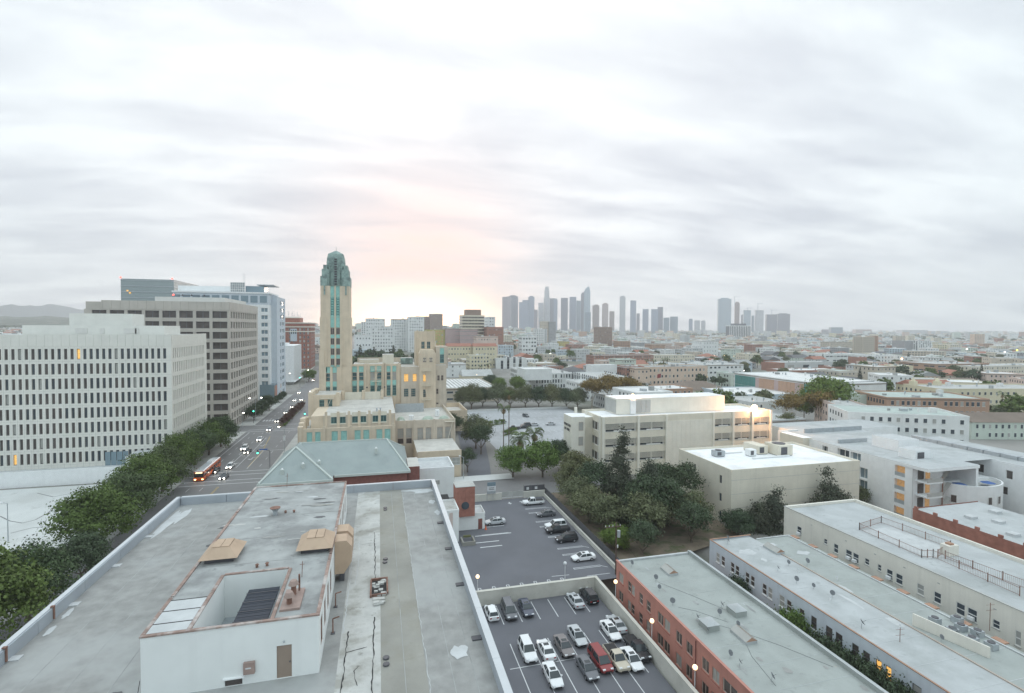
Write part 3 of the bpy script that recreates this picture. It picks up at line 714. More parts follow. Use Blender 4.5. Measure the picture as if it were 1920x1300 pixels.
for k, (y0, y1, lb) in enumerate(((46.9, 48.6, 'nearer tan sheet-metal duct hanging down the penthouse side wall'), (49.2, 50.9, 'farther tan sheet-metal duct hanging down the penthouse side wall'))):
    t = thing('wall_duct', lb, 'duct', (-3.4, (y0 + y1) / 2, RZ))
    b = MB(); s = [(-3.78, 26.1), (-2.8, 26.1), (-2.35, 25.6), (-2.35, 24.2), (-3.0, 23.2), (-3.78, 23.2)]
    b.v = [(x, y0, z) for x, z in s] + [(x, y1, z) for x, z in s]; b.f = [(0, 1, 2, 3, 4, 5), (11, 10, 9, 8, 7, 6)] + [(i, (i + 1) % 6, (i + 1) % 6 + 6, i + 6) for i in range(6)]; b.m = [0] * 8
    b.build('duct_body', 'hood_tan', t); MB().box(-3.4, -3.0, y0 + .3, y1 - .3, RZ, 23.2).build('duct_foot', 'metal_dark', t)
def stack(x, y, z, r, h, label, m='rust_metal', capm='rust_metal'):
    t = thing('vent_pipe', label, 'vent', (x, y, z)); MB().tube((x, y, z), (x, y, z + h), r, 8).build('pipe', m, t); MB().tube((x, y, z + h), (x, y, z + h + r * .9), r * 1.6, 8, 0, r * .3).build('cap', capm, t)
stack(-9.2, 43.1, TZ - .1, .1, .22, 'left of two small rusty vent caps behind the roof well'); stack(-8.5, 43.2, TZ - .1, .1, .22, 'right of two small rusty vent caps behind the roof well')
stack(-9.1, 55.1, TZ - .1, .1, .2, 'nearer one of two small vent caps beside the round bowl vent'); stack(-8.3, 55.1, TZ - .1, .1, .2, 'farther one of two small vent caps beside the round bowl vent')
t = thing('bowl_vent', 'round galvanised bowl vent on the rear half of the penthouse roof', 'vent', (-10, 54.8, TZ - .1))
MB().tube((-10, 54.8, TZ - .1), (-10, 54.8, TZ + .35), .22, 10).build('neck', 'metal_grey', t); MB().tube((-10, 54.8, TZ + .35), (-10, 54.8, TZ + .6), .25, 12, 0, .5, True).build('bowl', 'metal_grey', t); MB().tube((-10, 54.8, TZ + .605), (-10, 54.8, TZ + .64), .5, 12).build('rim', 'rust_metal', t)
t = thing('exhaust_fans', 'pair of rusty mushroom exhaust vents on a brown curb beside the well', 'vent', (-5.7, 37, TZ - .1))
MB().box(-6.35, -5.1, 35.9, 38.6, TZ - .095, TZ + .06).build('curb', 'box_brown', t)
for (x, y, h) in ((-5.85, 36.6, .55), (-5.75, 37.8, .75)):
    p = MB().tube((x, y, TZ + .06), (x, y, TZ + h), .17, 8).build('stack', 'rust_metal', t); MB().tube((x, y, TZ + h), (x, y, TZ + h + .3), .36, 10, 0, .22).build('cowl', 'box_brown', p)
MB().tube((-5.45, 38.3, TZ), (-5.45, 38.3, TZ + 1.2), .07).build('flue', 'rust_metal', t)
for x, y, h, lb in ((-10.4, 64, 1.5, 'thin bent antenna mast at the far edge of the penthouse roof'), (-5.6, 40.6, 1.1, 'thin wire mast right of the roof well')):
    t = thing('roof_mast', lb, 'antenna', (x, y, TZ - .1)); MB().tube((x, y, TZ - .1), (x + .05, y, TZ + h), .025).build('pole', 'rust_metal', t); MB().tube((x - .15, y, TZ + h * .8), (x + .2, y, TZ + h * .8), .02).build('cross_bar', 'rust_metal', t)
for x, y, lb in ((-3.3, 39.2, 'nearer rusty bent pipe standing at the foot of the penthouse side wall'), (-3.4, 42.9, 'farther rusty pipe standing at the foot of the penthouse side wall')):
    t = thing('bent_pipe', lb, 'pipe', (x, y, RZ)); MB().tube((x, y, RZ), (x, y, RZ + 1.1), .05).build('riser', 'rust_metal', t); MB().tube((x, y, RZ + 1.1), (x + .45, y + .1, RZ + 1.15), .05).build('elbow', 'rust_metal', t); MB().box(x - .15, x + .15, y - .15, y + .15, RZ, RZ + .05).build('foot', 'metal_dark', t)
t = thing('broken_roof_hatch', 'broken rusty hatch frame full of debris in the cracked roof strip', 'hatch', (-.1, 44.6, RZ))
for q in ((-.7, .75, 46.45, 46.6), (-.75, -.62, 43.6, 46.4), (.62, .75, 43.9, 46.4), (-.6, .6, 43.7, 43.82)): MB().box(q[0], q[1], q[2], q[3], RZ, RZ + .22).build('frame', 'rust_metal', t)
MB().box(-.6, .6, 43.85, 46.4, RZ + .01, RZ + .05).build('opening', 'tar', t)
b = MB(); r2 = random.Random(3)
for k in range(26):
    x, y, s_ = r2.uniform(-.5, .5), r2.uniform(42.3, 46.2), r2.uniform(.08, .26); b.box(x - s_, x + s_, y - s_ * .8, y + s_ * .8, RZ + .04, RZ + .06 + r2.uniform(.02, .16))
o = b.build('debris', 'roof_concrete', t); o['kind'] = 'stuff'
t = thing('fallen_panel', 'grey panel and white pipe leaning on the left penthouse edge', 'debris', (-14.2, 40.6, RZ))
b = MB(); b.quad((-14.9, 40.2, RZ + .05), (-14.0, 39.5, RZ + .05), (-13.92, 42.2, RZ + 1.0), (-14.4, 42.4, RZ + .9)); b.build('panel', 'metal_grey', t); MB().tube((-14.9, 42.6, RZ + .5), (-13.7, 41.5, RZ + .9), .06).build('pipe', 'paint_white', t)
t = thing('loose_cable', 'thin black cable snaking and looping over the left roof', 'cable', (-15.5, 34, RZ))
pts = [(-13.95, 34.9, RZ + 1.2), (-14.2, 35.1, RZ + .03), (-15.2, 35.0, RZ + .03), (-16.2, 34.2, RZ + .03), (-17.0, 32.6, RZ + .03), (-17.4, 31.6, RZ + .03), (-18.0, 31.6, RZ + .03), (-17.9, 32.4, RZ + .03), (-17.2, 32.3, RZ + .03), (-17.0, 31.0, RZ + .03)]
MB().path(pts, .018).build('cable', 'tar', t); pts = [(-14.0, 33.6, RZ + 1), (-14.3, 32.6, RZ + .03), (-15.0, 31.6, RZ + .03), (-15.5, 32.2, RZ + .03), (-14.8, 33.4, RZ + .03), (-15.9, 32.4, RZ + .03), (-16.6, 31.4, RZ + .03)]
MB().path(pts, .018).build('cable', 'tar', t)
for y, lb in ((46.2, 'rusty bracket clamped on the left parapet, farther one'), (41.0, 'rusty bracket clamped on the left parapet, nearer one')):
    t = thing('parapet_bracket', lb, 'bracket', (-24.1, y, RZ)); MB().box(-24.14, -24.05, y - .06, y + .06, RZ + .1, PZ + .1).build('strap', 'rust_metal', t); MB().box(-24.3, -24.05, y - .1, y + .1, PZ + .08, PZ + .16).build('head', 'rust_metal', t)
# ================================================================== BIG BUILDINGS, LEFT OF THE BOULEVARD
def roofbox(t, x0, x1, y0, y1, z0, z1, m='precast_white', mt='roof_pale', nm='rooftop_room'):
    return MB().box(x0, x1, y0, y1, z0, z1, 0, 1).build(nm, [m, mt], t)
# white office with the window grid
GZ = 0
t = thing('window_grid_office', 'white precast office block with rows of narrow dark windows beside the pale lot', 'building', (-90, 190, 0))
X1, Y0, TOP = -62.5, 181.0, 42.1
ops, k = [], 0
rows = [37.9 - 4.43 * j for j in range(8)]
cols = [-63.6 - .8 - 1.62 * i for i in range(32)]
for zt in rows:
    for u in cols: ops.append((round(u - .43, 3), round(u + .43, 3), round(zt - 3.2, 3), round(zt, 3)))
b = MB(); wall(b, 'S', Y0, -116, X1, 1.8, 38.6, ops, .5)
ops2 = []
for zt in rows:
    for i in range(19): u = 182.6 + 1.6 * i; ops2.append((round(u - .36, 3), round(u + .36, 3), round(zt - 3.2, 3), round(zt, 3)))
wall(b, 'E', X1, Y0, 214.5, 0, 38.6, ops2, .55)
b.box(-116, X1 - .6, Y0 + .6, 214.5, 0, 38.4)
b.build('wall', 'precast_white', t)
b = MB(); b.box(-116, -62.8, Y0 + .3, 214.3, 38.6, 41.9, 0, 1); b.build('roof', ['precast_white', 'roof_pale'], t)
i = 0
x = -62.5
while x > -110:
    MB().box(x - 2.02, x, Y0 - .05, Y0 + .25, 38.62, TOP).build('parapet_panel', 'precast_white', t); x -= 2.06
y = Y0 + .3
while y < 214: MB().box(X1 - .25, X1 + .05, y, y + 2.0, 38.62, TOP).build('parapet_panel', 'precast_white', t); y += 2.06
cnt = 0; bl = MB()
for j, zt in enumerate(rows):
    for i, u in enumerate(cols):
        if u < -107.5: continue
        gl = 'glass_warm' if (j, i) in ((0, 14), (7, 24)) else ('glass_blind' if rnd.random() < .05 else ('glass' if rnd.random() < (.8 if i < 14 else .2) else 'glass_brown'))
        window(t, 'S', Y0, u - .43, u + .43, zt - 3.2, zt, .45, 'plain', 'frame_dark', gl); cnt += 1
jn = MB()
for u in cols: jn.box(u - .83, u - .79, Y0 - .012, Y0 + .02, 2, 38.5)
for zt in rows: jn.box(-115, X1, Y0 - .012, Y0 + .02, zt - 3.75, zt - 3.71)
jn.build('panel_joints', 'concrete', t)['kind'] = 'stuff'
q = MB()
for o_ in ops2: q.quad(fpt('E', X1, o_[0], o_[2], .5), fpt('E', X1, o_[1], o_[2], .5), fpt('E', X1, o_[1], o_[3], .5), fpt('E', X1, o_[0], o_[3], .5))
q.build('side_window_glass', 'glass_brown', t)['kind'] = 'stuff'
roofbox(t, -107, -68.3, 192, 206, 41.9, 44.9); roofbox(t, -96.6, -79, 196, 205, 44.9, 48.8)
for x, w_ in ((-93, 3.2), (-90.5, 0), (-86.4, 1.2), (-79.8, 3.6), (-76.6, 1)):
    if w_: MB().box(x, x + w_, 191.85, 191.98, 42.3, 44.0).build('louvre', 'precast', t)
for k in range(4): MB().box(-80.6 + k * 1.55, -79.2 + k * 1.55, Y0 - .12, Y0 - .02, 2.0, 6.4).build('door_panel', 'glass_blue', t)
MB().box(-128, -66.5, 171, 180.9, 0, 2.3, 0, 1).build('podium', ['white_paint', 'roof_pale'], t)
MB().box(-72, -66.5, 173, 180.8, 2.3, 6.5, 0, 1).build('entry_block', ['white_paint', 'roof_pale'], t)

# tan-grey office
t = thing('tan_office_tower', 'tan grey concrete office with deep square windows behind the white window-grid block', 'building', (-85, 270, 0))
X1, Y0, Y1, TOP = -62.0, 243.6, 296.7, 55.2
rows = [51.2 - 4.42 * j for j in range(11)]
b = MB(); ops = []
wS = [(-68.6, -62.9)] + [(-68.6 - 6.25 * k, -63.5 - 6.25 * k) for k in range(1, 8)]
for zt in rows:
    for (a, c) in wS: ops.append((a, c, round(zt - 2.9, 3), round(zt, 3)))
wall(b, 'S', Y0, -115, X1, 0, 51.6, ops, .7)
ops2 = []
uE = [245.6 + 4.1 * k for k in range(12)]
for j, zt in enumerate(rows):
    for u in uE: ops2.append((round(u, 3), round(u + 2.7, 3), round(zt - 2.9, 3), round(zt, 3)))
for u in uE: ops2.append((round(u, 3), round(u + 2.7, 3), .2, 3.4))
wall(b, 'E', X1, Y0, Y1, 0, 51.6, ops2, .7)
b.box(-115, X1 - .8, Y0 + .8, Y1, 0, 51.5); b.build('wall', 'tan_grey', t)
for a, c, z0, z1 in ops:
    if c > -111: window(t, 'S', Y0, a, c, z0, z1, .6, 'mull', 'frame_dark', 'glass_brown')
for a, c, z0, z1 in ops2: window(t, 'E', X1, a, c, z0, z1, .6, 'plain', 'frame_dark', 'glass' if rnd.random() < .8 else 'glass_brown')
b = MB(); b.box(-114.6, X1 - .4, Y0 + .4, Y1, 51.6, 54.6, 0, 1); b.build('roof', ['tan_grey', 'roof_pale'], t)
x = X1
while x > -109: MB().box(max(x - 3.05, -109), x, Y0 - .1, Y0 + .3, 51.62, TOP).build('parapet_panel', 'tan_grey', t); x -= 3.1
y = Y0 + .35
while y < Y1: MB().box(X1 - .3, X1 + .1, y, min(y + 3.05, Y1), 51.62, TOP).build('parapet_panel', 'tan_grey', t); y += 3.1
roofbox(t, -93, -66, 252, 290, 54.6, 57.4, 'precast'); MB().tube((-84, 252, 58), (-72, 252, 57.9), .12).build('aerial_rail', 'metal_dark', t)
for x in (-86, -82.5, -79, -74): MB().ball((x, 252, 58.3), .35).build('beacon', 'signal_red' if x in (-86,) else 'metal_dark', t)

# blue-white tower behind
t = thing('white_blue_tower', 'tall white and glass-blue tower with a rooftop screen behind the tan office', 'building', (-80, 345, 0))
X1, Y0, Y1, TOP = -62.0, 327, 364, 64.6
b = MB(); rows = [55.6 - 4.3 * j for j in range(11)]
ops = []
for zt in rows: ops += [(-66.6, -62.9, round(zt - 2.4, 3), round(zt, 3))]
wall(b, 'S', Y0, -112, X1, 0, 57.5, ops, .4); b.box(-112, X1 - .5, Y0 + .5, 355, 0, 57.4); b.build('wall', 'white_paint', t)
for a, c, z0, z1 in ops: window(t, 'S', Y0, a, c, z0, z1, .35, 'mull', 'frame_white', 'glass_blue')
MB().box(-112, X1 - .4, Y0 + .4, 355, 57.5, 63.8, 0, 1).build('crown_wall', ['stucco_blue', 'roof_pale'], t)
for k in range(10): MB().box(-67.2 - k * 5, -63.4 - k * 5, Y0 + .3, Y0 + .38, 58.6, 62.6).build('crown_window', 'glass_blue', t)
MB().box(-112.5, X1 + .2, Y0, 355, 63.81, 64.7).build('roof_slab', 'white_paint', t)
b = MB(); ops = []
for j in range(14):
    ops.append((345.5, 349.5, round(60.5 - 4.3 * j - 2.5, 3), round(60.5 - 4.3 * j, 3))); ops.append((352, 360.5, round(60.5 - 4.3 * j - 2.5, 3), round(60.5 - 4.3 * j, 3)))
wall(b, 'E', X1 + 2.5, 335, Y1, 3, 62.8, ops, .4); b.box(X1 - 20, X1 + 2, 335.5, Y1, 0, 62.7); b.quad((X1 - 20, 335.2, 3), (X1 + 2.5, 335.2, 3), (X1 + 2.5, 335.2, 62.8), (X1 - 20, 335.2, 62.8)); b.build('stair_wing_wall', 'stucco_blue', t)
for a, c, z0, z1 in ops: window(t, 'E', X1 + 2.5, a, c, z0, z1, .35, 'plain', 'frame_white', 'glass_blue')
roofbox(t, -112, -84, 335, 350, 64.7, 68.2, 'white_paint'); roofbox(t, -76, -66, 333, 345, 64.7, 68.6, 'glass_blue'); MB().box(-70, -60.5, 333, 350, 69.2, 69.7).build('roof_canopy', 'metal_grey', t)
for k in range(8): MB().box(-83.4 + k * 1.05, -83.2 + k * 1.05, 330, 330.3, 64.7, 70.3).build('screen_post', 'frame_white', t)
for z in (66, 67.4, 68.8, 70.1): MB().box(-83.5, -75.7, 330.31, 330.5, z, z + .35).build('screen_rail', 'frame_white', t)
MB().box(-83.4, -75.8, 330.6, 330.8, 64.7, 70.3).build('screen_backing', 'metal_grey', t)
for x in (-77.5, -76.6): MB().tube((x, 334, 64.7), (x, 334, 76), .08).build('antenna', 'metal_grey', t)
MB().box(-67.5, -59.7, 326.8, 360, 1.5, 10.5, 0, 0).build('base_screen', 'glass_blue', t)
for k in range(6): MB().box(-61, -59.6, 328 + k * 4, 331 + k * 4, 2.5, 9.5).build('mural_panel', ('brick_orange', 'salmon', 'cream')[k % 3], t)

# dark green glass block
t = thing('green_glass_block', 'flat-topped grey green glass office far behind the tan office', 'building', (-160, 450, 0))
MB().box(-176, -143, 420, 500, 0, 78, 0, 1).build('wall', ['glass_tower', 'metal_dark'] if 'glass_tower' in MATS else ['glass_blue', 'metal_dark'], t)
for k in range(19): MB().box(-176.1, -142.9, 419.8, 500, 3 + k * 4.1, 3.5 + k * 4.1).build('floor_line', 'metal_grey', t)
for (x, y) in ((-176, 420), (-144, 420), (-143, 498)): MB().ball((x, y, 78.8), .6).build('beacon', 'signal_red', t)
for x, z in ((-172.5, 69), (-171, 67.5)): MB().box(x, x + 1.2, 419.7, 419.79, z, z + 1).build('lit_window', 'glass_warm', t)

# narrow white slab on stilts and the brick hotel
t = thing('white_slab_building', 'narrow white slab building with two dark window strips by the boulevard', 'building', (-68, 433, 0))
b = MB(); ops = [(-72.6, -71.6, 3.8, 28.5), (-70.4, -69.2, 3.8, 28.5)]
wall(b, 'S', 415, -73.6, -62, 3, 30.3, ops, .5); b.box(-73.6, -62, 415.6, 454, 3, 30.2); b.quad((-62, 415, 3), (-62, 415.6, 3), (-62, 415.6, 30.2), (-62, 415, 30.2)); b.box(-72.5, -63, 418, 452, 0, 3); b.build('wall', 'white_paint', t)
for a, c, z0, z1 in ops:
    for k in range(6): window(t, 'S', 415, a, c, z0 + (z1 - z0) * k / 6, z0 + (z1 - z0) * (k + .86) / 6, .4, 'plain', 'frame_dark', 'glass_blue')
b = MB()
for k in range(13): b.box(-61.95, -61.8, 417 + k * 2.9, 417.2 + k * 2.9, 3.2, 30)
for k in range(6): b.box(-61.94, -61.84, 415.3, 454, 6 + k * 4, 6.12 + k * 4)
b.build('joint_ribs', 'frame_white', t); MB().box(-74, -60.8, 414, 455, 2.95, 3.3).build('canopy', 'white_paint', t); MB().box(-72, -68, 425, 435, 30.2, 32).build('rooftop_room', 'white_paint', t)
t = thing('corner_billboard', 'dark billboard with an amber lit square at the foot of the white slab', 'sign', (-68, 405, 0)); MB().box(-72, -66, 405, 405.4, 1, 5).build('board', 'metal_dark', t); MB().box(-70.5, -68.8, 404.9, 404.99, 1.8, 4.0).build('lit_panel', 'glass_warm', t)
t = thing('brick_hotel', 'red brick hotel with white bands and an open rooftop sign frame', 'building', (-80, 530, 0))
X1, Y0, Y1 = -62, 513, 548
b = MB(); ops = []
zs = [43.2 - 3.7 * k for k in range(11)]
cols = (-89, -85.5, -80, -76.5, -71.0, -67.5, -64)
for z in zs:
    for u in cols: ops.append((u - .75, u + .75, round(z - 2.2, 3), round(z, 3)))
wall(b, 'S', Y0, -98, X1, 0, 47.5, ops, .25); 
ops2 = [(516 + 4 * k, 518 + 4 * k, round(z - 2.2, 3), round(z, 3)) for z in zs for k in range(8)]
wall(b, 'E', X1, Y0, Y1, 0, 47.5, ops2, .25); b.box(-98, X1 - .3, Y0 + .3, Y1, 0, 47.4); b.build('wall', 'brick_plain', t)
for a, c, z0, z1 in ops:
    if a > -92: window(t, 'S', Y0, a, c, z0, z1, .2, 'sash', 'frame_white', 'glass_blind' if rnd.random() < .3 else 'glass')
for a, c, z0, z1 in ops2: window(t, 'E', X1, a, c, z0, z1, .2, 'sash', 'frame_white', 'glass')
for z in (39.6, 43.9, 47.6): MB().box(-98.4, X1 + .5, Y0 - .5, Y1, z, z + .9).build('stone_band', 'cream_light', t)
MB().box(-98.1, X1 + .1, Y0 - .1, Y1, 0, 5).build('stone_base', 'cream_light', t)
MB().box(-79.5, -73.8, Y0 - .3, Y0 - .05, 31, 42.6).build('stone_bay', 'stucco_blue', t)
for x in (-78.4, -76.6, -74.8): MB().box(x - .5, x + .5, Y0 - .4, Y0 - .31, 37.8, 41.5).build('bay_window', 'glass', t)
MB().box(-92, -72, 518, 540, 48.4, 53, 0, 1).build('rooftop_room', ['brick_plain', 'roof_pale'], t)
MB().box(-92.3, -71.7, 517.7, 518, 52.6, 53.6).build('cornice', 'cream_light', t)
t = thing('rooftop_sign_frame', 'open steel letters reading HOTEL on the roof of the brick hotel', 'sign', (-82, 519, 53.6))
for k in range(9): MB().tube((-92 + k * 2.6, 519, 53.6), (-92 + k * 2.6, 519, 57), .09, 4).build('post', 'metal_grey', t)
MB().tube((-92.5, 519, 54.4), (-71, 519, 54.4), .09, 4).build('rail', 'metal_grey', t)
SEG = {'H': [((0, 0), (0, 1)), ((1, 0), (1, 1)), ((0, .5), (1, .5))], 'O': [((0, .25), (0, .75)), ((1, .25), (1, .75)), ((0, .75), (.5, 1)), ((.5, 1), (1, .75)), ((0, .25), (.5, 0)), ((.5, 0), (1, .25))],
       'T': [((0, 1), (1, 1)), ((.5, 0), (.5, 1))], 'E': [((0, 0), (0, 1)), ((0, 1), (1, 1)), ((0, .5), (.8, .5)), ((0, 0), (1, 0))], 'L': [((0, 0), (0, 1)), ((0, 0), (1, 0))]}
for i, ch in enumerate('HOTEL'):
    b = MB()
    for (a, c), (d, e) in SEG[ch]: b.tube((-92 + i * 4.4 + a * 2.6, 518.9, 55 + c * 3.4), (-92 + i * 4.4 + d * 2.6, 518.9, 55 + e * 3.4), .16, 4)
    b.build('letter', 'metal_grey', t)

# ================================================================== THE ART DECO TOWER BUILDING
t = bw = thing('deco_tower_building', 'tan stone art deco building with a green copper-topped tower and stepped wings', 'building', (0, 190, 0))
TX0, TX1, TY = -21.3, -10.6, 206.0
def pier_wall(face, plane, u0, u1, z0, z1, ops, m, nm='wall', depth=.5):
    b = MB(); wall(b, face, plane, u0, u1, z0, z1, ops, depth); return b.build(nm, m, bw)
# tower shaft
ops = []
bays = ((-17.75, -16.35), (-15.75, -14.35))
for a, c in bays: ops.append((a, c, 29.0, 60.4))
b = MB(); wall(b, 'S', TY, TX0, TX1, 0, 60.4, ops, .6); b.box(TX0, TX1, TY + .65, TY + 10.5, 0, 60.3); b.quad((TX0, TY, 0), (TX0, TY + .65, 0), (TX0, TY + .65, 60.4), (TX0, TY, 60.4)); b.quad((TX1, TY, 0), (TX1, TY + .65, 0), (TX1, TY + .65, 60.4), (TX1, TY, 60.4)); b.quad((TX0, TY, 60.4), (TX1, TY, 60.4), (TX1, TY + .7, 60.4), (TX0, TY + .7, 60.4)); b.build('tower_shaft', 'bw_stone', bw)
for x0, x1 in ((TX0 - .25, TX0 + 2.3), (TX1 - 2.3, TX1 + .25)): MB().box(x0, x1, TY - .3, TY + 10.8, 0, 48.5).build('corner_buttress', 'bw_stone', bw)
for x0, x1 in ((TX0 - .55, TX0 + 1.4), (TX1 - 1.4, TX1 + .55)): MB().box(x0, x1, TY - .62, TY - .31, 0, 36).build('corner_buttress', 'bw_stone', bw)
for a, c in bays:
    for (z0, z1, m) in ((56.6, 60.4, 'turquoise'), (48.6, 56.5, 'turquoise_dark'), (44.6, 48.5, 'turquoise')): window(bw, 'S', TY, a, c, z0, z1, .4, 'plain', 'turquoise', m, 'spandrel')
    for k in range(8): MB().box(a + .3, c - .3, TY + .3, TY + .38, 49.0 + k * .95, 49.3 + k * .95).build('ornament', 'turquoise', bw)
    for k in range(4):
        zt = 44.4 - k * 3.9
        window(bw, 'S', TY, a, c, zt - 2.5, zt, .45, 'mull', 'frame_tan', 'glass_brown'); window(bw, 'S', TY, a, c, zt - 3.85, zt - 2.55, .35, 'bare', 'turquoise', 'turquoise', 'spandrel')
# copper crown
b = MB()
def ringxy(cx, cy, hx, hy, ch, z): return [(cx - hx + ch, cy - hy, z), (cx + hx - ch, cy - hy, z), (cx + hx, cy - hy + ch, z), (cx + hx, cy + hy - ch, z), (cx + hx - ch, cy + hy, z), (cx - hx + ch, cy + hy, z), (cx - hx, cy + hy - ch, z), (cx - hx, cy - hy + ch, z)]
TC = (TX0 + TX1) / 2; TYC = TY + 5.3
b.loft([ringxy(TC, TYC, 3.35, 3.35, .9, z) for z in (60.4, 69.3)] + [ringxy(TC, TYC, 3.2, 3.2, .9, 71.3), ringxy(TC, TYC, 2.75, 2.75, .8, 73.0), ringxy(TC, TYC, .5, .5, .1, 74.3)]); b.build('copper_lantern', 'copper', bw)
MB().tube((TC, TYC, 74.2), (TC, TYC, 76.0), .07).build('finial', 'copper', bw)
for s_ in (-1, 1):
    for (w0, w1, z1, yy) in ((2.9, 5.4, 64.0, 0), (2.3, 4.9, 66.8, .6), (3.0, 4.4, 68.4, 1.0)):
        x0, x1 = sorted((TC + s_ * w0, TC + s_ * w1)); MB().box(x0, x1, TY - .1 + yy, TY + 4.0 + yy, 60.42, z1).build('copper_turret', 'copper', bw)
        MB().box(x0, x1, TY + 6.5, TY + 10.7 - yy, 60.42, z1).build('copper_turret', 'copper', bw)
    x0, x1 = sorted((TC + s_ * 3.6, TC + s_ * 4.1)); MB().box(x0, x1, TY - .42, TY - .31 + .3, 57, 60.5).build('copper_drop', 'copper', bw)
for k in range(11): MB().box(TC - .45, TC + .45, TY + 1.78, TY + 1.94, 60.9 + k * .95, 61.55 + k * .95).build('lattice', 'metal_dark', bw)
for s_ in (-1.3, 1.3): MB().box(TC + s_ - .25, TC + s_ + .25, TY + 1.6, TY + 1.96, 60.4, 70.5).build('copper_rib', 'copper', bw)
# main block, five storeys
MY, MZ = 206.5, 30.4
zlv = ((27.3, 29.6, 'turq'), (24.2, 27.0, 'win'), (22.2, 24.0, 'turq'), (17.8, 22.0, 'tall'))
pairs = [(-19.4, -17.9), (-17.0, -15.5), (-9.9, -8.2), (-7.4, -5.7), (-3.2, -1.5), (-.7, 1.0), (3.0, 4.5), (5.2, 6.7)]
ops = [(a, c, 17.8, 29.6) for a, c in pairs]
b = MB(); wall(b, 'S', MY - 1.2, TX0, TX1 + .4, 0, MZ - 1.0, ops[:2], .5); wall(b, 'S', MY, TX1 + .4, 8.5, 0, MZ, ops[2:], .5)
b.box(TX1 + .4, 8.5, MY + .55, MY + 26, 0, MZ - 1, 0); b.quad((TX1 + .4, MY, MZ), (8.5, MY, MZ), (8.5, MY + .6, MZ), (TX1 + .4, MY + .6, MZ)); b.box(TX0, TX1 + .35, MY - .65, MY - .35, 0, 29); b.build('main_wall', 'bw_stone', bw)
for q in ((-11, 8.4, MY + .6, MY + 26),): MB().quad((q[0], q[2], MZ - .95), (q[1], q[2], MZ - .95), (q[1], q[3], MZ - .95), (q[0], q[3], MZ - .95)) or 0
b = MB(); b.quad((-10.2, MY + .6, MZ - .99), (8.4, MY + .6, MZ - .99), (8.4, MY + 26, MZ - .99), (-10.2, MY + 26, MZ - .99)); b.build('main_roof', 'bw_roof', bw)
for i, (a, c) in enumerate(pairs):
    pl = MY - 1.2 if i < 2 else MY
    window(bw, 'S', pl, a, c, 27.3, 29.6, .4, 'plain', 'turquoise', 'turquoise', 'spandrel'); window(bw, 'S', pl, a, c, 24.1, 27.2, .4, 'sash', 'frame_tan', 'glass_blind' if i % 3 == 1 else 'glass_teal')
    window(bw, 'S', pl, a, c, 22.1, 24.0, .35, 'plain', 'turquoise', 'turquoise', 'spandrel'); window(bw, 'S', pl, a, c, 17.8, 22.0, .4, 'grid', 'frame_teal', 'glass_teal')
for x in (-14.0, -11.9, -4.9, -4.0, 1.9, 2.4, 7.6): MB().box(x - .35, x + .35, MY - (1.5 if x < -12 else .3), MY - (1.21 if x < -12 else .01), 15, MZ + .3).build('pier', 'bw_stone', bw)
for x in (-12.5, -4.4, 2.2): MB().ball((x, MY - .5, 21.4), .3).build('wall_lantern', 'metal_dark', bw)
# right-hand blocks
ops = [(9.6, 11.4, 23.2, 26.4), (13.0, 14.6, 23.2, 26.4), (9.6, 11.4, 17.2, 20.6), (12.4, 14.2, 17.2, 20.6)]
b = MB(); wall(b, 'S', MY - .6, 8.5, 16.0, 0, MZ - 1.2, ops, .4); b.quad((8.5, MY - .6, 12), (8.5, MY, 12), (8.5, MY, 29.2), (8.5, MY - .6, 29.2)); b.box(8.6, 16, MY - .1, MY + 26, 0, MZ - 1.3); b.build('main_wall', 'bw_stone_grey', bw)
for i, (a, c, z0, z1) in enumerate(ops): window(bw, 'S', MY - .6, a, c, z0, z1, .3, 'grid', 'frame_tan', 'glass_warm' if i < 2 else 'glass_teal')
ops = [(17.0, 18.1, 23.2, 26.2), (17.0, 18.1, 17, 20.2)]
b = MB(); wall(b, 'S', MY - 1.8, 15.6, 22.0, 0, 34.4, ops, .4); b.box(15.6, 22.0, MY - 1.3, MY + 8, 0, 34.4); b.build('stair_tower', 'bw_stone', bw)
b = MB(); b.loft([[(15.6, MY - 1.8, 34.4), (22.0, MY - 1.8, 34.4), (22.0, MY + 8, 34.4), (15.6, MY + 8, 34.4)], [(16.3, MY - 1.6, 35.8), (21.3, MY - 1.6, 35.8), (21.3, MY + 7.5, 35.8), (16.3, MY + 7.5, 35.8)]]); b.build('stair_tower_top', 'bw_stone', bw)
for i, (a, c, z0, z1) in enumerate(ops): window(bw, 'S', MY - 1.8, a, c, z0, z1, .3, 'grid', 'frame_tan', 'glass_warm' if i < 1 else 'glass_teal')
for x in (17.5, 20.0):
    g_ = MB().box(x - .55, x + .75, MY - 1.9, MY - 1.81, 31.0, 32.9).build('pierced_grille', 'bw_stone_grey', bw)
    for i in range(3):
        for k in range(3):
            if (i + k) % 2 == 0 or i == 1: MB().box(x - .45 + i * .4, x - .2 + i * .4, MY - 1.95, MY - 1.905, 31.1 + k * .6, 31.5 + k * .6).build('opening', 'metal_dark', g_)
b = MB(); wall(b, 'S', MY + 6, 14.6, 22.6, 28, 43.2, [(16.9, 18.3, 36.0, 39.0), (19.2, 20.6, 36.0, 39.0)], .4); b.box(14.6, 22.6, MY + 6.5, MY + 14, 28, 43.1); b.quad((14.6, MY + 6, 28), (14.6, MY + 6.5, 28), (14.6, MY + 6.5, 43.2), (14.6, MY + 6, 43.2)); b.quad((22.6, MY + 6, 28), (22.6, MY + 6.5, 28), (22.6, MY + 6.5, 43.2), (22.6, MY + 6, 43.2)); b.build('rooftop_block', 'bw_stone', bw)
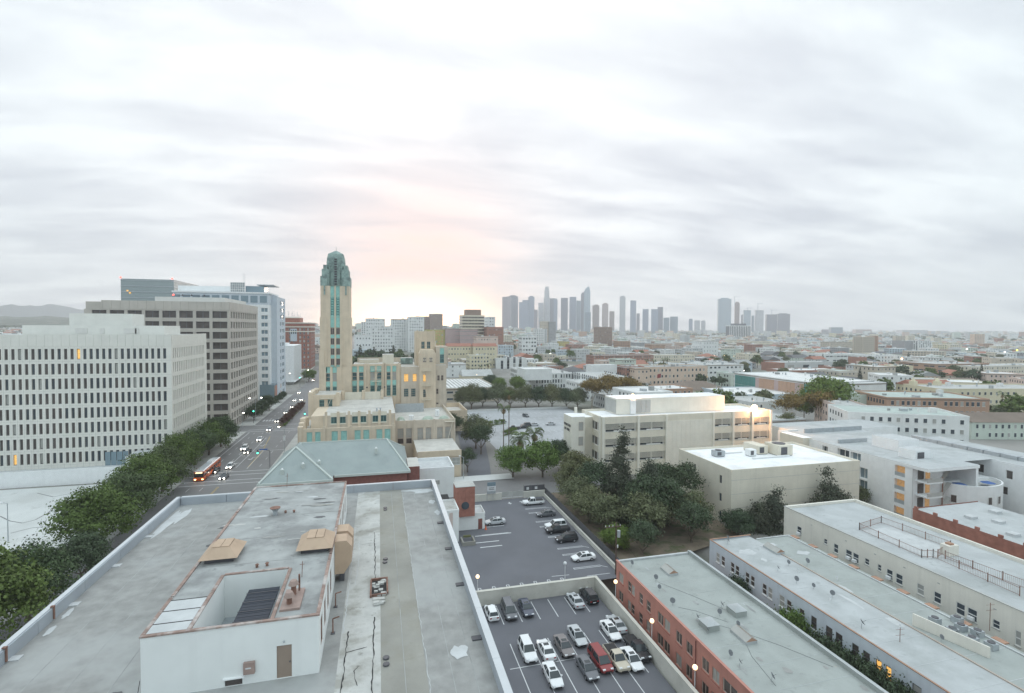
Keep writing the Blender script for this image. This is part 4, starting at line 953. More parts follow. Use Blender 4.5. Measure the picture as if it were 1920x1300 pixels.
for a, c in ((16.9, 18.3), (19.2, 20.6)): window(bw, 'S', MY + 6, a, c, 36, 39, .3, 'cross', 'frame_tan', 'glass_teal')
for x in (15.3, 18.75, 21.7): MB().box(x - .3, x + .3, MY + 5.8, MY + 5.99, 30, 43.6).build('pier', 'bw_stone', bw)
b = MB(); wall(b, 'S', MY + 4, 22.65, 27.2, 28, 37.0, [(24.3, 26.0, 30.2, 36.3)], .4); b.box(22.65, 27.6, MY + 4.5, MY + 14, 28, 37.0); b.build('rooftop_block', 'bw_stone_grey', bw)
window(bw, 'S', MY + 4, 24.3, 26.0, 33.8, 36.3, .3, 'plain', 'turquoise', 'turquoise', 'spandrel'); window(bw, 'S', MY + 4, 24.3, 26.0, 30.2, 33.7, .3, 'cross', 'frame_teal', 'glass_teal')
ops = [(22.8, 23.7, 23.4, 25.6), (24.3, 25.2, 23.4, 25.6), (22.4, 23.2, 18, 20.2), (22.4, 23.2, 12.3, 14.6)]
b = MB(); wall(b, 'S', MY - .4, 22.0, 26.4, 0, 29.6, ops, .3); b.box(22.0, 26.4, MY, MY + 26, 0, 29.6, 0, 1); b.build('main_wall', ['bw_stone_grey', 'bw_roof'], bw)
for i, (a, c, z0, z1) in enumerate(ops): window(bw, 'S', MY - .4, a, c, z0, z1, .25, 'cross', 'frame_tan', 'glass_warm' if i == 9 else 'glass_brown')
b = MB()
for q in ((8.6, 15.5, MY + .2, MZ - 1.28), (22.1, 26.3, MY + .1, 29.62)): b.quad((q[0], q[2], q[3]), (q[1], q[2], q[3]), (q[1], MY + 26, q[3]), (q[0], MY + 26, q[3]))
b.build('main_roof', 'bw_roof', bw)
roofbox(bw, 1.5, 6, MY + 10, MY + 15, MZ - 1, 33.6, 'cream'); roofbox(bw, -8, 0, MY + 20, MY + 24, MZ - 1, 31, 'cream'); roofbox(bw, 9, 14, MY + 14, MY + 18, MZ - 1, 31.8, 'copper')
MB().box(-9, 14, MY + 25.6, MY + 26, MZ - 1, MZ + 1.0).build('parapet', 'bw_stone_grey', bw)
# middle terrace and front wing
FY, CY = 159.0, 165.0
b = MB(); b.box(-20, 5, CY + .5, MY - .7, 0, 17.6); b.build('terrace_block', 'bw_stone', bw)
b = MB(); b.quad((-16.4, CY + .5, 17.61), (5, CY + .5, 17.61), (5, MY - .7, 17.61), (-16.4, MY - .7, 17.61)); b.build('terrace_roof', 'bw_roof', bw)
ops = []; cs = [(-14.2, -12.5), (-11.6, -9.9), (-8.0, -6.3), (-5.5, -3.8), (-1.9, -.2), (.6, 2.3)]
for a, c in cs: ops.append((a, c, 15.2, 17.2))
b = MB(); wall(b, 'S', CY, -16.4, 4.6, 13, 17.7, ops, .35); b.quad((-16.4, CY, 17.7), (4.6, CY, 17.7), (4.6, CY + .5, 17.7), (-16.4, CY + .5, 17.7)); b.quad((4.6, CY, 13), (4.6, CY + .5, 13), (4.6, CY + .5, 17.7), (4.6, CY, 17.7)); b.quad((-16.4, CY, 13), (-16.4, CY + .5, 13), (-16.4, CY + .5, 17.7), (-16.4, CY, 17.7)); b.build('clerestory_wall', 'bw_stone_grey', bw)
for a, c, z0, z1 in ops: window(bw, 'S', CY, a, c, z0, z1, .3, 'mull', 'frame_teal', 'glass_teal'); MB().box(a - .1, c + .1, CY - .12, CY - .01, 17.25, 18.5).build('blind_panel', 'cream', bw); MB().box(a - .15, c + .15, CY - .3, CY - .01, 14.9, 15.18).build('sill', 'cream', bw)
for x in (-15.6, -12.05, -8.9, -5.9, -2.85, .2, 3.4): MB().box(x - .38, x + .38, CY - .35, CY - .02, 13, 18.9).build('pier', 'bw_stone', bw)
ops = []; cs = [(-20.4, -18.9), (-18.1, -16.6), (-13.5, -11.8), (-10.9, -9.2), (-7.0, -5.3), (-4.5, -2.8), (-.7, 1.0), (1.7, 3.4)]
for a, c in cs: ops.append((a, c, 6.5, 14.0))
b = MB(); wall(b, 'S', FY, -22.6, 4.9, 0, 15.0, ops, .4); b.box(-22.6, 4.9, FY + .45, CY + 2, 0, 13.6); b.box(-22.6, -16.5, CY + 2, 185, 0, 13.6); b.quad((-22.6, FY, 15), (4.9, FY, 15), (4.9, FY + .45, 15), (-22.6, FY + .45, 15)); b.quad((-22.6, FY + .45, 13.6), (4.9, FY + .45, 13.6), (4.9, FY + .45, 15), (-22.6, FY + .45, 15)); b.build('front_wing_wall', 'bw_stone', bw)
b = MB(); b.quad((-22.2, FY + .5, 13.62), (4.8, FY + .5, 13.62), (4.8, CY, 13.62), (-22.2, CY, 13.62)); b.quad((-22.2, CY, 13.62), (-16.45, CY, 13.62), (-16.45, 184, 13.62), (-22.2, 184, 13.62)); b.build('front_wing_roof', 'bw_roof', bw)
for a, c, z0, z1 in ops: window(bw, 'S', FY, a, c, 10.6, 14.0, .3, 'plain', 'turquoise', 'turquoise', 'spandrel'); window(bw, 'S', FY, a, c, 6.5, 10.5, .35, 'grid', 'frame_white', 'glass_teal')
for k, (y, z) in enumerate(((159.2, 15.6), (161.5, 16.3), (164, 17.2), (167, 17.0), (171, 16.4))): MB().box(-22.9, -21.5, y, y + 1.9, 0, z).build('stepped_buttress', 'bw_stone', bw)
for x in (-22.1, -15.6, -8.1, 4.3): MB().box(x - .4, x + .4, FY - .25, FY - .01, 0, 15.6).build('pier', 'bw_stone', bw)
# left wing by the street
ops = [(-19.6, -18.0, 15.0, 20.0), (-16.9, -15.4, 15.0, 20.0)]
b = MB(); wall(b, 'S', 184.5, -22.8, -13.4, 0, 21.6, ops, .4); b.box(-22.8, -13.4, 185, 205, 0, 20.6); b.quad((-22.8, 184.5, 21.6), (-13.4, 184.5, 21.6), (-13.4, 185, 21.6), (-22.8, 185, 21.6)); b.quad((-22.8, 185, 20.6), (-13.4, 185, 20.6), (-13.4, 185, 21.6), (-22.8, 185, 21.6)); b.quad((-13.4, 184.5, 17), (-13.4, 185, 17), (-13.4, 185, 21.6), (-13.4, 184.5, 21.6)); b.build('left_wing_wall', 'bw_stone', bw)
b = MB(); b.quad((-22.4, 185.05, 20.62), (-13.6, 185.05, 20.62), (-13.6, 205, 20.62), (-22.4, 205, 20.62)); b.build('left_wing_roof', 'bw_roof', bw)
for a, c, z0, z1 in ops: window(bw, 'S', 184.5, a, c, z0, z1, .3, 'grid', 'frame_teal', 'glass_teal')
for x0, x1, y0, y1, z in ((-23.1, -21.9, 184.3, 196, 22.4), (-23.1, -21.6, 197, 203, 22.0), (-14.2, -13.1, 184.3, 186, 22.2)): MB().box(x0, x1, y0, y1, 14, z).build('buttress', 'bw_stone', bw)
for x0, x1 in ((-12.2, -6.2), (-5.0, .6)): MB().box(x0, x1, 199.6, 200.2, 17.62, 20.4).build('screen_wall', 'cream', bw)
for x in (-12.8, -5.6, 1.2): MB().box(x - .5, x + .5, 199.2, 200.6, 17.62, 21).build('pier', 'bw_stone', bw)
# right wing with the machines on its roof
BY, BX0, BX1, BZ = 171.5, 5.0, 25.0, 14.0
cs = [(5.9, 7.9), (8.7, 10.6), (12.4, 14.3), (15.1, 17.0), (18.9, 20.8), (21.6, 23.6)]
ops = [(a, c, 6.3, 11.5) for a, c in cs]
b = MB(); wall(b, 'S', BY, BX0, BX1, 0, BZ, ops, .35); b.box(BX0, BX1, BY + .4, MY - .8, 0, 12.8); parapet(b, BX0 + .01, BX1, BY + .005, MY - .85, 12.8, BZ + .01, .4); b.build('right_wing_wall', 'bw_stone_grey', bw)
b = MB(); b.quad((BX0 + .4, BY + .4, 12.82), (BX1 - .4, BY + .4, 12.82), (BX1 - .4, MY - 1.2, 12.82), (BX0 + .4, MY - 1.2, 12.82)); b.build('right_wing_roof', 'bw_roof', bw)
for i, (a, c, z0, z1) in enumerate(ops):
    window(bw, 'S', BY, a, c, z0 + (1.9 if i in (0, 1) else 0), z1, .3, 'grid', 'frame_tan', 'glass_blind')
    if i in (0, 1): window(bw, 'S', BY, a, c, z0, z0 + 1.85, .3, 'plain', 'frame_tan', 'glass_brown')
for x in (5.3, 11.4, 17.9, 24.7): MB().box(x - .3, x + .3, BY - .25, BY - .01, 0, BZ + .3).build('pier', 'bw_stone_grey', bw)
MB().box(6, 16.5, 196, 196.5, 12.83, 16.0).build('screen_wall', 'metal_grey', bw)
b = MB(); b.box(11.0, 24.0, 152, BY - .3, 0, 7.6, 0, 1); b.box(11.0, 24.0, 151.6, 151.95, 6.4, 8.2); b.build('service_block', ['bw_stone', 'bw_roof'], bw)
for x in (12.2, 13.6, 15.0, 16.4, 18.4, 19.8, 21.2, 22.4): window(bw, 'S', 151.98, x, x + 1.2, 3.6, 5.9, -.05, 'cross', 'frame_white', 'glass_blind')
MB().box(26.6, 37.2, 219, 242, 0, 7.0, 0, 0).build('annex', 'bw_stone', bw); b = MB(); parapet(b, 26.6, 37.2, 219, 242, 7.0, 9.0, .4); b.build('annex_parapet', 'bw_stone', bw)
b = MB(); b.quad((27, 219.4, 7.02), (36.8, 219.4, 7.02), (36.8, 241.6, 7.02), (27, 241.6, 7.02)); b.build('annex_roof', 'bw_roof', bw)
# green ventilator domes and a white cabinet on that roof
def dome(x, y, z, r, label):
    t = thing('roof_ventilator', label, 'ventilator', (x, y, z)); b = MB()
    b.loft([[(x + r * q * math.cos(a), y + r * q * math.sin(a), z + h) for a in [math.pi / 8 + k * math.pi / 4 for k in range(8)]] for q, h in ((1, 0), (1, .6), (.7, 1.4), (.35, 1.8))]); b.build('shell', 'copper_pale', t)
    MB().box(x - .45, x + .45, y - r * .95, y - r * .8, z + .15, z + 1.0).build('hatch', 'white_paint', t); return t
mat('copper_pale', (0.40, 0.46, 0.39), 0.8, 0.12, 0.8)
dome(7.2, 176, 12.82, 1.5, 'leftmost of three pale green roof ventilators on the right wing'); dome(16.2, 175, 12.82, 2.3, 'middle and largest of three pale green roof ventilators on the right wing'); dome(21.6, 174.6, 12.82, 2.0, 'rightmost of three pale green roof ventilators on the right wing'); dome(-18.6, 168.6, 13.63, 2.0, 'pale green ventilator on the low left corner roof of the deco building')
for x, y, w_, lb in ((10.6, 175.5, 1.6, 'white metal cabinet between the green ventilators'), (20.4, 185, 1.4, 'pale cabinet at the back right of the wing roof')):
    t = thing('roof_cabinet', lb, 'machine', (x, y, 12.82)); MB().box(x - w_ / 2, x + w_ / 2, y - .8, y + .8, 12.9, 15.1).build('cabinet', 'white_paint', t); MB().box(x - .04, x + .04, y - .85, y - .81, 13.2, 14.9).build('door_gap', 'metal_grey', t)
for k, (x, y) in enumerate(((-.6, 170.5), (.5, 170.8))):
    t = thing('roof_fan', ('left', 'right')[k] + ' one of two small vents on the terrace roof', 'vent', (x, y, 17.62)); MB().tube((x, y, 17.62), (x, y, 18.5), .22, 8).build('pipe', 'metal_grey', t); MB().tube((x, y, 18.5), (x, y, 18.8), .4, 8, 0, .2).build('cap', 'metal_grey', t)
# fire escapes
def escape(label, x, y, zs, w_=3.6, lean=1):
    t = thing('fire_escape', label, 'fire escape', (x, y, zs[0]))
    for z in zs:
        MB().box(x - w_ / 2, x + w_ / 2, y - 1.0, y - .1, z, z + .12).build('landing', 'cream', t)
        b = MB(); b.tube((x - w_ / 2, y - 1, z + 1.1), (x + w_ / 2, y - 1, z + 1.1), .05, 4); b.tube((x - w_ / 2, y - 1, z + .6), (x + w_ / 2, y - 1, z + .6), .035, 4)
        for k in range(6): b.tube((x - w_ / 2 + w_ * k / 5, y - 1, z), (x - w_ / 2 + w_ * k / 5, y - 1, z + 1.1), .03, 4)
        b.build('railing', 'cream', t)
    for k, (z0, z1) in enumerate(zip(zs, zs[1:])):
        s_ = lean
        b = MB()
        for o_ in (-.9, -.4): b.tube((x - s_ * w_ * .3, y + o_, z0), (x + s_ * w_ * .3, y + o_, z1), .07, 4)
        b.build('ladder', 'cream', t)
escape('cream fire escape on the middle bay of the deco building', -.9, MY, [17.8, 23.6, 28.0])
escape('cream fire escape zigzagging down the stair tower face', 18.3, MY - 1.8, [10.5, 16.0, 21.6, 27.5], 3.4, -1)
escape('cream fire escape at the right corner of the low rear wing', 23.0, BY, [1.8, 5.6, 13.2], 3.2)
escape('cream fire escape on the left wing by the street', -17.0, 184.5, [14, 20.4], 4.2)

# ================================================================== green hip-roofed building between
t = thing('green_roof_building', 'brick building with broad pale green hipped roofs in front of the deco building', 'building', (-8, 131, 0))
b = MB(); b.box(-25.0, -10.8, 124.2, 152, 0, 9.7); b.box(-10.7, 6.8, 127.3, 152, 0, 9.7); b.build('wall', 'brick_red', t)
def hip(x0, x1, y0, y1, z0, z1, rx0, rx1, ry, nm='roof', m='green_roof'):
    b = MB(); A = [(x0, y0, z0), (x1, y0, z0), (x1, y1, z0), (x0, y1, z0)]; r0, r1 = (rx0, ry, z1), (rx1, ry, z1)
    b.poly([A[0], A[1], r1, r0]); b.poly([A[1], A[2], r1]); b.poly([A[2], A[3], r0, r1]); b.poly([A[3], A[0], r0]); b.poly(A)
    o = b.build(nm, m, t)
    r = MB()
    for p, q in ((A[0], r0), (A[1], r1), (A[3], r0), (A[2], r1), (r0, r1)): r.tube((p[0], p[1], p[2] + .05), (q[0], q[1], q[2] + .05), .22, 4)
    r.build('ridge_cap', 'ridge_pale', t); return o
hip(-25.5, 7.3, 126.9, 152, 9.75, 15.2, -19.0, 2.0, 139)
b = MB(); A = [(-26.0, 123.8, 9.7), (-10.4, 123.8, 9.7), (-10.4, 138, 9.7), (-26, 138, 9.7)]; ap0, ap1 = (-19.6, 133.5, 15.4), (-19.6, 140, 15.4)
b.poly([A[0], A[1], ap0]); b.poly([A[1], A[2], ap1, ap0]); b.poly([A[3], A[0], ap0, ap1]); b.build('roof', 'green_roof', t)
r = MB(); r.tube((-26, 123.8, 9.75), (-19.6, 133.5, 15.45), .3, 4); r.tube((-10.4, 123.8, 9.75), (-19.6, 133.5, 15.45), .3, 4); r.build('ridge_cap', 'ridge_pale', t)
MB().box(-26.3, -10.2, 123.5, 123.8, 9.3, 9.75).build('gutter', 'ridge_pale', t); MB().box(-10.2, 7.5, 126.6, 126.9, 9.3, 9.8).build('gutter', 'ridge_pale', t)
for x, y, z in ((-13.9, 129.8, 12.0), (-.7, 133.0, 13.6), (-17.2, 127.6, 12.1), (-21.5, 126.2, 11.4)): v = MB().box(x - .35, x + .35, y - .35, y + .35, z - .6, z + .7).build('roof_vent', 'ridge_pale', t); MB().tube((x, y, z + .7), (x, y, z + 1.0), .3, 6, 0, .15).build('vent_cap', 'white_paint', v)
MB().box(7.0, 9.8, 128.0, 137, 0, 10.4, 0, 1).build('brick_stair', ['brick_red', 'bw_roof'], t)
t = thing('white_service_building', 'small white flat-roofed building right of the green hipped roof', 'building', (14.5, 136, 0))
MB().box(9.9, 19.3, 134, 145, 0, 7.4, 0, 1).build('wall', ['white_stucco', 'roof_pale'], t); b = MB(); parapet(b, 9.9, 19.3, 134, 145, 7.4, 8.1, .3); b.build('parapet', 'white_paint', t)
for x, w_ in ((11.0, 2.0), (14.0, 1.5)): window(t, 'S', 134, x, x + w_, 3.6, 4.8, -.04, 'mull', 'frame_white', 'glass_blind')
t = thing('brick_stair_booth', 'brick-faced booth with a round porthole over a white base in the parking lot', 'building', (18.4, 112, 0))
MB().box(16.3, 22.9, 111.2, 116, 0, 3.3, 0, 1).build('white_base', ['white_stucco', 'roof_pale'], t)
for k in range(2): MB().box(16.3 + k * 2.1, 18.38 + k * 2.1, 110.4, 114.4, 3.32, 9.9, 0, 1).build('brick_panel', ['brick_plain', 'roof_pale'], t)
MB().tube((18.35, 110.3, 5.8), (18.35, 110.39, 5.8), .85, 20).build('porthole', 'glass', t)
MB().box(21.4, 22.3, 111.1, 111.19, 0, 2.3).build('door', 'brick_red', t); MB().box(16.2, 20.6, 110.3, 114.5, 9.9, 10.0).build('coping', 'concrete', t)
b = MB(); parapet(b, 20.6, 22.95, 111.15, 116, 3.3, 3.7, .15); b.build('base_parapet', 'white_stucco', t)
t = thing('white_stair_tower', 'white rendered stair tower tucked against the long grey-roofed block', 'building', (13.5, 106, 0))
MB().box(11.2, 16.2, 105.6, 112.5, 0, 6.4, 0, 1).build('wall', ['white_stucco', 'roof_concrete'], t); MB().box(11.2, 16.2, 112.5, 124, 0, 4.2, 0, 1).build('rear_wing', ['white_stucco', 'tar'], t)
MB().box(14.2, 14.9, 105.5, 105.59, 1, 6.2).build('downpipe_panel', 'salmon_pale' if 'salmon_pale' in MATS else 'concrete', t)
b = MB(); parapet(b, 11.2, 16.25, 105.55, 112.5, 6.4, 6.8, .2); b.build('parapet', 'white_stucco', t)
# ================================================================== CREAM OFFICE AND ITS BOX ANNEX
t = co = thing('cream_office', 'cream four-storey office with louvred window bands behind the tall cypress', 'building', (90, 145, 0))
CX0, CX1, CY0, CY1, CZ = 65.0, 126.0, 141.8, 157.5, 18.0
RW = [(13.3, 16.0), (8.7, 11.4), (4.1, 6.8), (-.4, 2.2)]
bayS = [(65.9, 76.8), (77.6, 86.5), (104.1, 110.7), (111.5, 118.0), (118.8, 125.1)]
b = MB(); ops = [(a, c, z0, z1) for a, c in bayS for z0, z1 in RW[:3]]
wall(b, 'S', CY0, CX0, CX1, 0, CZ, ops, .6)
opsW = [(143.5, 151.8, z0, z1) for z0, z1 in RW[:3]]
wall(b, 'W', CX0, CY0, CY1, 0, CZ, opsW, .5); b.box(CX0 + .7, CX1, CY0 + .7, CY1, 0, CZ - .7); parapet(b, CX0 + .01, CX1, CY0 + .01, CY1, CZ - .7, CZ + .01, .35); b.build('wall', 'cream', t)
b = MB(); b.quad((CX0 + .35, CY0 + .35, CZ - .68), (CX1 - .35, CY0 + .35, CZ - .68), (CX1 - .35, CY1 - .35, CZ - .68), (CX0 + .35, CY1 - .35, CZ - .68)); b.build('roof', 'roof_white', t)
for a, c, z0, z1 in ops:
    window(t, 'S', CY0, a, c, z0, z1, .55, 'mull', 'frame_white', 'glass')
    for k in range(6): MB().box(a, c, CY0 - .12, CY0 + .3, z1 - .16 - k * .32, z1 - .05 - k * .32).build('louvre', 'cream_light', t)
    MB().box(a + (c - a) * .3, a + (c - a) * .85, CY0 + .4, CY0 + .5, z0 + .05, z0 + .5).build('blind', 'white_paint', t)
for a, c, z0, z1 in opsW:
    for k in range(4): window(t, 'W', CX0, a + k * 2.07, a + k * 2.07 + 2.0, z0, z1, .4, 'plain', 'frame_white', 'glass_brown' if k % 2 else 'glass_blind')
for x in (65.5, 77.2, 86.9, 103.7, 111.1, 118.4, 125.5): MB().box(x - .35, x + .35, CY0 - .5, CY0 - .01, 0, CZ + .1).build('pier', 'cream_light', t)
for y in (142.6, 153.0): MB().box(CX0 - .45, CX0 - .01, y - .4, y + .4, 0, CZ + .3).build('pier', 'cream_light', t)
# panel grid of the blank bay
for i in range(10):
    for j in range(9): MB().box(87.4 + i * 1.6, 88.96 + i * 1.6, CY0 - .1, CY0 - .01, .6 + j * 1.72, 2.28 + j * 1.72).build('facade_panel', 'cream_light', t)
MB().box(57.2, 61.5, 146.5, 153.5, 0, 17.6, 0, 1).build('stair_tower', ['cream_light', 'roof_white'], t); MB().box(61.5, 65.0, 148.5, 156, 0, 17.0, 0, 1).build('link', ['cream', 'roof_white'], t)
for z0, z1 in RW[:3]: window(t, 'S', 146.5, 59.0 + .5, 61.0, z0, z1, -.05, 'plain', 'frame_tan', 'glass_blind'); 
MB().box(61.0, 61.8, 153.5, 154.2, 17.0, 19.4).build('roof_post', 'cream_light', t)
MB().box(73.2, 113, 148.6, 157.2, CZ - .6, 22.4, 0, 1).build('rooftop_room', ['cream_light', 'roof_white'], t)
for k in range(4): MB().box(73.05, 73.19, 149.0 + k * 2.05, 150.9 + k * 2.05, CZ - .2, 22).build('louvre_panel', 'concrete', t)
for k in range(3): MB().box(80.0 + k * 1.75, 81.6 + k * 1.75, 148.4, 148.59, CZ - .2, 21.8).build('louvre_panel', 'concrete', t)
MB().box(77.8, 79.6, 147.8, 148.59, CZ - .5, 22.0).build('duct', 'white_paint', t)
# lettering on the stair tower's left face, in two lines
FT = {'A': [((0, 0), (.5, 1)), ((.5, 1), (1, 0)), ((.2, .4), (.8, .4))], 'C': [((1, .85), (.5, 1)), ((.5, 1), (0, .7)), ((0, .7), (0, .3)), ((0, .3), (.5, 0)), ((.5, 0), (1, .15))], 'E': SEG['E'], 'H': SEG['H'], 'L': SEG['L'], 'O': SEG['O'], 'T': SEG['T'],
      'N': [((0, 0), (0, 1)), ((0, 1), (1, 0)), ((1, 0), (1, 1))], 'R': [((0, 0), (0, 1)), ((0, 1), (.9, .9)), ((.9, .9), (.9, .6)), ((.9, .6), (0, .5)), ((.4, .5), (1, 0))], 'S': [((1, .9), (.4, 1)), ((.4, 1), (0, .75)), ((0, .75), (1, .3)), ((1, .3), (.6, 0)), ((.6, 0), (0, .1))],
      'U': [((0, 1), (0, .2)), ((0, .2), (.5, 0)), ((.5, 0), (1, .2)), ((1, .2), (1, 1))], 'W': [((0, 1), (.25, 0)), ((.25, 0), (.5, .7)), ((.5, .7), (.75, 0)), ((.75, 0), (1, 1))]}
def letters(txt, x, y_left, z, h, wd, parent):
    for i, ch in enumerate(txt):
        if ch == ' ': continue
        b = MB()
        for (a, c), (d, e) in FT[ch]: b.tube((x, y_left - (i + a * .72) * wd, z + c * h), (x, y_left - (i + d * .72) * wd, z + e * h), .05, 4)
        b.build('letter', 'metal_dark', parent)
letters('SOUTHWESTERN', 57.12, 153.0, 14.3, .75, .48, t); letters('LAW SCHOOL', 57.12, 152.6, 12.9, .75, .48, t)

t = thing('cream_box_annex', 'blank cream box building with a bright white roof and small dark slit windows', 'building', (95, 109, 0))
BX0, BX1, BY0, BY1, BZ = 77.1, 113.5, 98.6, 119.6, 13.0
ops = [(u, u + .95, z0, z0 + 1.9) for u in (101.9, 112.0) for z0 in (8.9, 4.7, .5)]
b = MB(); wall(b, 'W', BX0, BY0, BY1, -4, BZ, ops, .4); b.box(BX0 + .45, BX1, BY0, BY1, -4, BZ - .5); parapet(b, BX0 + .01, BX1 + .01, BY0 - .01, BY1, BZ - .5, BZ + .01, .3); b.quad((BX0, BY0 - .011, -4), (BX0 + .45, BY0 - .011, -4), (BX0 + .45, BY0 - .011, BZ - .4), (BX0, BY0 - .011, BZ - .4)); b.build('wall', 'cream', t)
for a, c, z0, z1 in ops: window(t, 'W', BX0, a, c, z0, z1, .3, 'plain', 'frame_dark', 'glass')
for j in range(4): MB().box(BX0 - .02, BX1, BY0 - .03, BY0 - .012, 1 + j * 3.2, 1.06 + j * 3.2).build('joint', 'concrete', t)
b = MB(); b.quad((BX0 + .3, BY0 + .3, BZ - .48), (BX1 - .3, BY0 + .3, BZ - .48), (BX1 - .3, BY1 - .3, BZ - .48), (BX0 + .3, BY1 - .3, BZ - .48)); b.build('roof', 'roof_white', t)
def acunit(x, y, z, w_, d, h, label, m='metal_grey', fan=True):
    t = thing('rooftop_unit', label, 'machine', (x, y, z)); MB().box(x - w_ / 2, x + w_ / 2, y - d / 2, y + d / 2, z + .15, z + h).build('housing', m, t)
    MB().box(x - w_ / 2 + .1, x + w_ / 2 - .1, y - d / 2 + .1, y + d / 2 - .1, z, z + .15).build('skid', 'metal_dark', t)
    MB().box(x - w_ * .35, x + w_ * .1, y - d / 2 - .03, y - d / 2 - .005, z + .4, z + h * .85).build('grille', 'metal_dark', t)
    if fan: MB().tube((x, y, z + h), (x, y, z + h + .15), min(w_, d) * .38, 12).build('fan_ring', 'metal_dark', t)
acunit(83.5, 112, BZ - .48, 2.6, 2.0, 1.5, 'small grey machine at the left of the bright white annex roof'); acunit(92.0, 110.5, BZ - .48, 2.0, 1.8, 1.7, 'pale pipework box near the middle of the white annex roof', 'white_paint', False)
acunit(100.5, 110.5, BZ - .48, 4.2, 5.0, 2.7, 'large cream air handler with a dark grille on the white annex roof', 'cream')
acunit(96.0, 113.5, BZ - .48, 3.0, 5.5, 2.2, 'cream duct housing left of the large air handler', 'cream', False)
t = thing('roof_pipe_run', 'long white pipe run across the white annex roof', 'pipes', (92, 107, BZ))
MB().box(90, 101, 107.2, 107.7, BZ - .4, BZ - .1).build('pipe', 'white_paint', t); MB().box(85, 92, 113.5, 113.8, BZ - .4, BZ - .15).build('pipe', 'white_paint', t)
t = thing('added_flare', 'glaring orange-white disc added for a window-glass flare at the rear right corner of the cream office roof', 'lamp', (119.5, 143, CZ))
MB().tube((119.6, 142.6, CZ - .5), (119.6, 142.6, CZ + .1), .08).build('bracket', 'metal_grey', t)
lp = MB().tube((119.6, 142.3, CZ + .7), (119.6, 142.55, CZ + .7), 1.25, 20, 0, .9).build('light_head', 'flare_glow', t)  # glowing disc added for a reflection in the window glass, no lamp here
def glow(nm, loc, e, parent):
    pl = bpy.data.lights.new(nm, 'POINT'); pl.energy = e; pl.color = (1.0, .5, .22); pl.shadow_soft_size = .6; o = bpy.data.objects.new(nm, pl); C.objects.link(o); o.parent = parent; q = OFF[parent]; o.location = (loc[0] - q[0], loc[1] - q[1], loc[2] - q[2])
glow('flare_light', (119.4, 140.6, CZ + 1.2), 2600, t)  # warm point light added beside the made-up flare disc
t = thing('added_flare', 'small glowing orange ball added for a window-glass flare at the left end of the cream office rooftop room', 'lamp', (78, 149, 22.4))
MB().tube((79.5, 150, 22.4), (79.5, 150, 23), .06).build('bracket', 'metal_grey', t); MB().ball((79.5, 150, 23.2), .45).build('light_head', 'lamp_orange', t); glow('flare_light', (79.5, 149.2, 23.9), 700, t)  # ball and point light added for a second window-glass reflection

# ================================================================== SALMON, BLUE AND CREAM APARTMENT HOUSES
def coping(t, x0, x1, y0, y1, z, m, wd=.25, sides='SWEN'):
    if 'S' in sides: MB().box(x0, x1, y0, y0 + wd, z, z + .1).build('coping', m, t)
    if 'W' in sides: MB().box(x0, x0 + wd, y0 + wd, y1 - wd, z, z + .1).build('coping', m, t)
    if 'E' in sides: MB().box(x1 - wd, x1, y0 + wd, y1 - wd, z, z + .1).build('coping', m, t)
    if 'N' in sides: MB().box(x0, x1, y1 - wd, y1, z, z + .1).build('coping', m, t)
t = thing('salmon_apartment_house', 'salmon pink two-storey apartment house with a pale grey roof by the parking deck', 'building', (46, 58, -4))
SX0, SX1, SY0, SY1, SZ = 39.3, 53.4, 30, 79.2, 5.2
grp = [(76.6, 78.2), (73.9, 75.0), (72.7, 73.8), (70.1, 71.2), (67.8, 69.0), (64.2, 65.8), (62.5, 64.0), (59.6, 61.0), (57.2, 58.6), (53.8, 55.2), (51.8, 53.2), (48.6, 51.2), (45.5, 47), (42, 43.5)]
ops = [(a, c, z0, z0 + 1.65) for a, c in grp for z0 in (2.2, -.9)]
b = MB(); wall(b, 'W', SX0, SY0, SY1, -4, SZ, ops, .18); b.box(SX0 + .25, SX1, SY0, SY1, -4, SZ - .25); b.quad((SX0, SY1, -4), (SX0 + .25, SY1, -4), (SX0 + .25, SY1, SZ), (SX0, SY1, SZ)); b.quad((SX0, SY0, SZ), (SX0 + .25, SY0, SZ), (SX0 + .25, SY1, SZ), (SX0, SY1, SZ)); b.build('wall', 'salmon', t)
for i, (a, c, z0, z1) in enumerate(ops): window(t, 'W', SX0, a, c, z0, z1, .14, 'mull' if c - a > 1.3 else 'sash', 'frame_tan', 'glass_brown' if rnd.random() < .8 else 'glass_blind'); MB().box(SX0 - .1, SX0 + .02, a - .08, c + .08, z0 - .12, z0 - .01).build('sill', 'salmon_dark', t)
b = MB(); b.quad((SX0 + .2, SY0, SZ - .23), (SX1 - .3, SY0, SZ - .23), (SX1 - .3, SY1, SZ - .23), (SX0 + .2, SY1, SZ - .23)); b.build('roof', 'roof_felt', t)
for k in range(11): MB().box(SX0 + .4, SX1 - .5, 34 + k * 4.1, 34.05 + k * 4.1, SZ - .228, SZ - .215).build('felt_seam', 'roof_felt_pale', t)
MB().box(SX0 - .1, SX0 + .25, SY0, SY1 + .1, SZ + .005, SZ + .13).build('coping', 'salmon', t); MB().box(SX0 + .26, SX1 + .05, SY1 - .3, SY1 + .1, SZ - .2, SZ + .05).build('coping', 'roof_pale', t)
MB().box(SX1 - .4, SX1 + .06, SY0, SY1 - .31, SZ + .355, SZ + .42).build('coping', 'roof_felt_pale', t)
MB().box(SX1 - .35, SX1 + .02, SY0, SY1 - .01, SZ - .24, SZ + .35).build('parapet', 'roof_felt', t)
MB().tube((SX0 - .12, 56.4, -4), (SX0 - .12, 56.4, 5.0), .07).build('downpipe', 'brick_red', t)
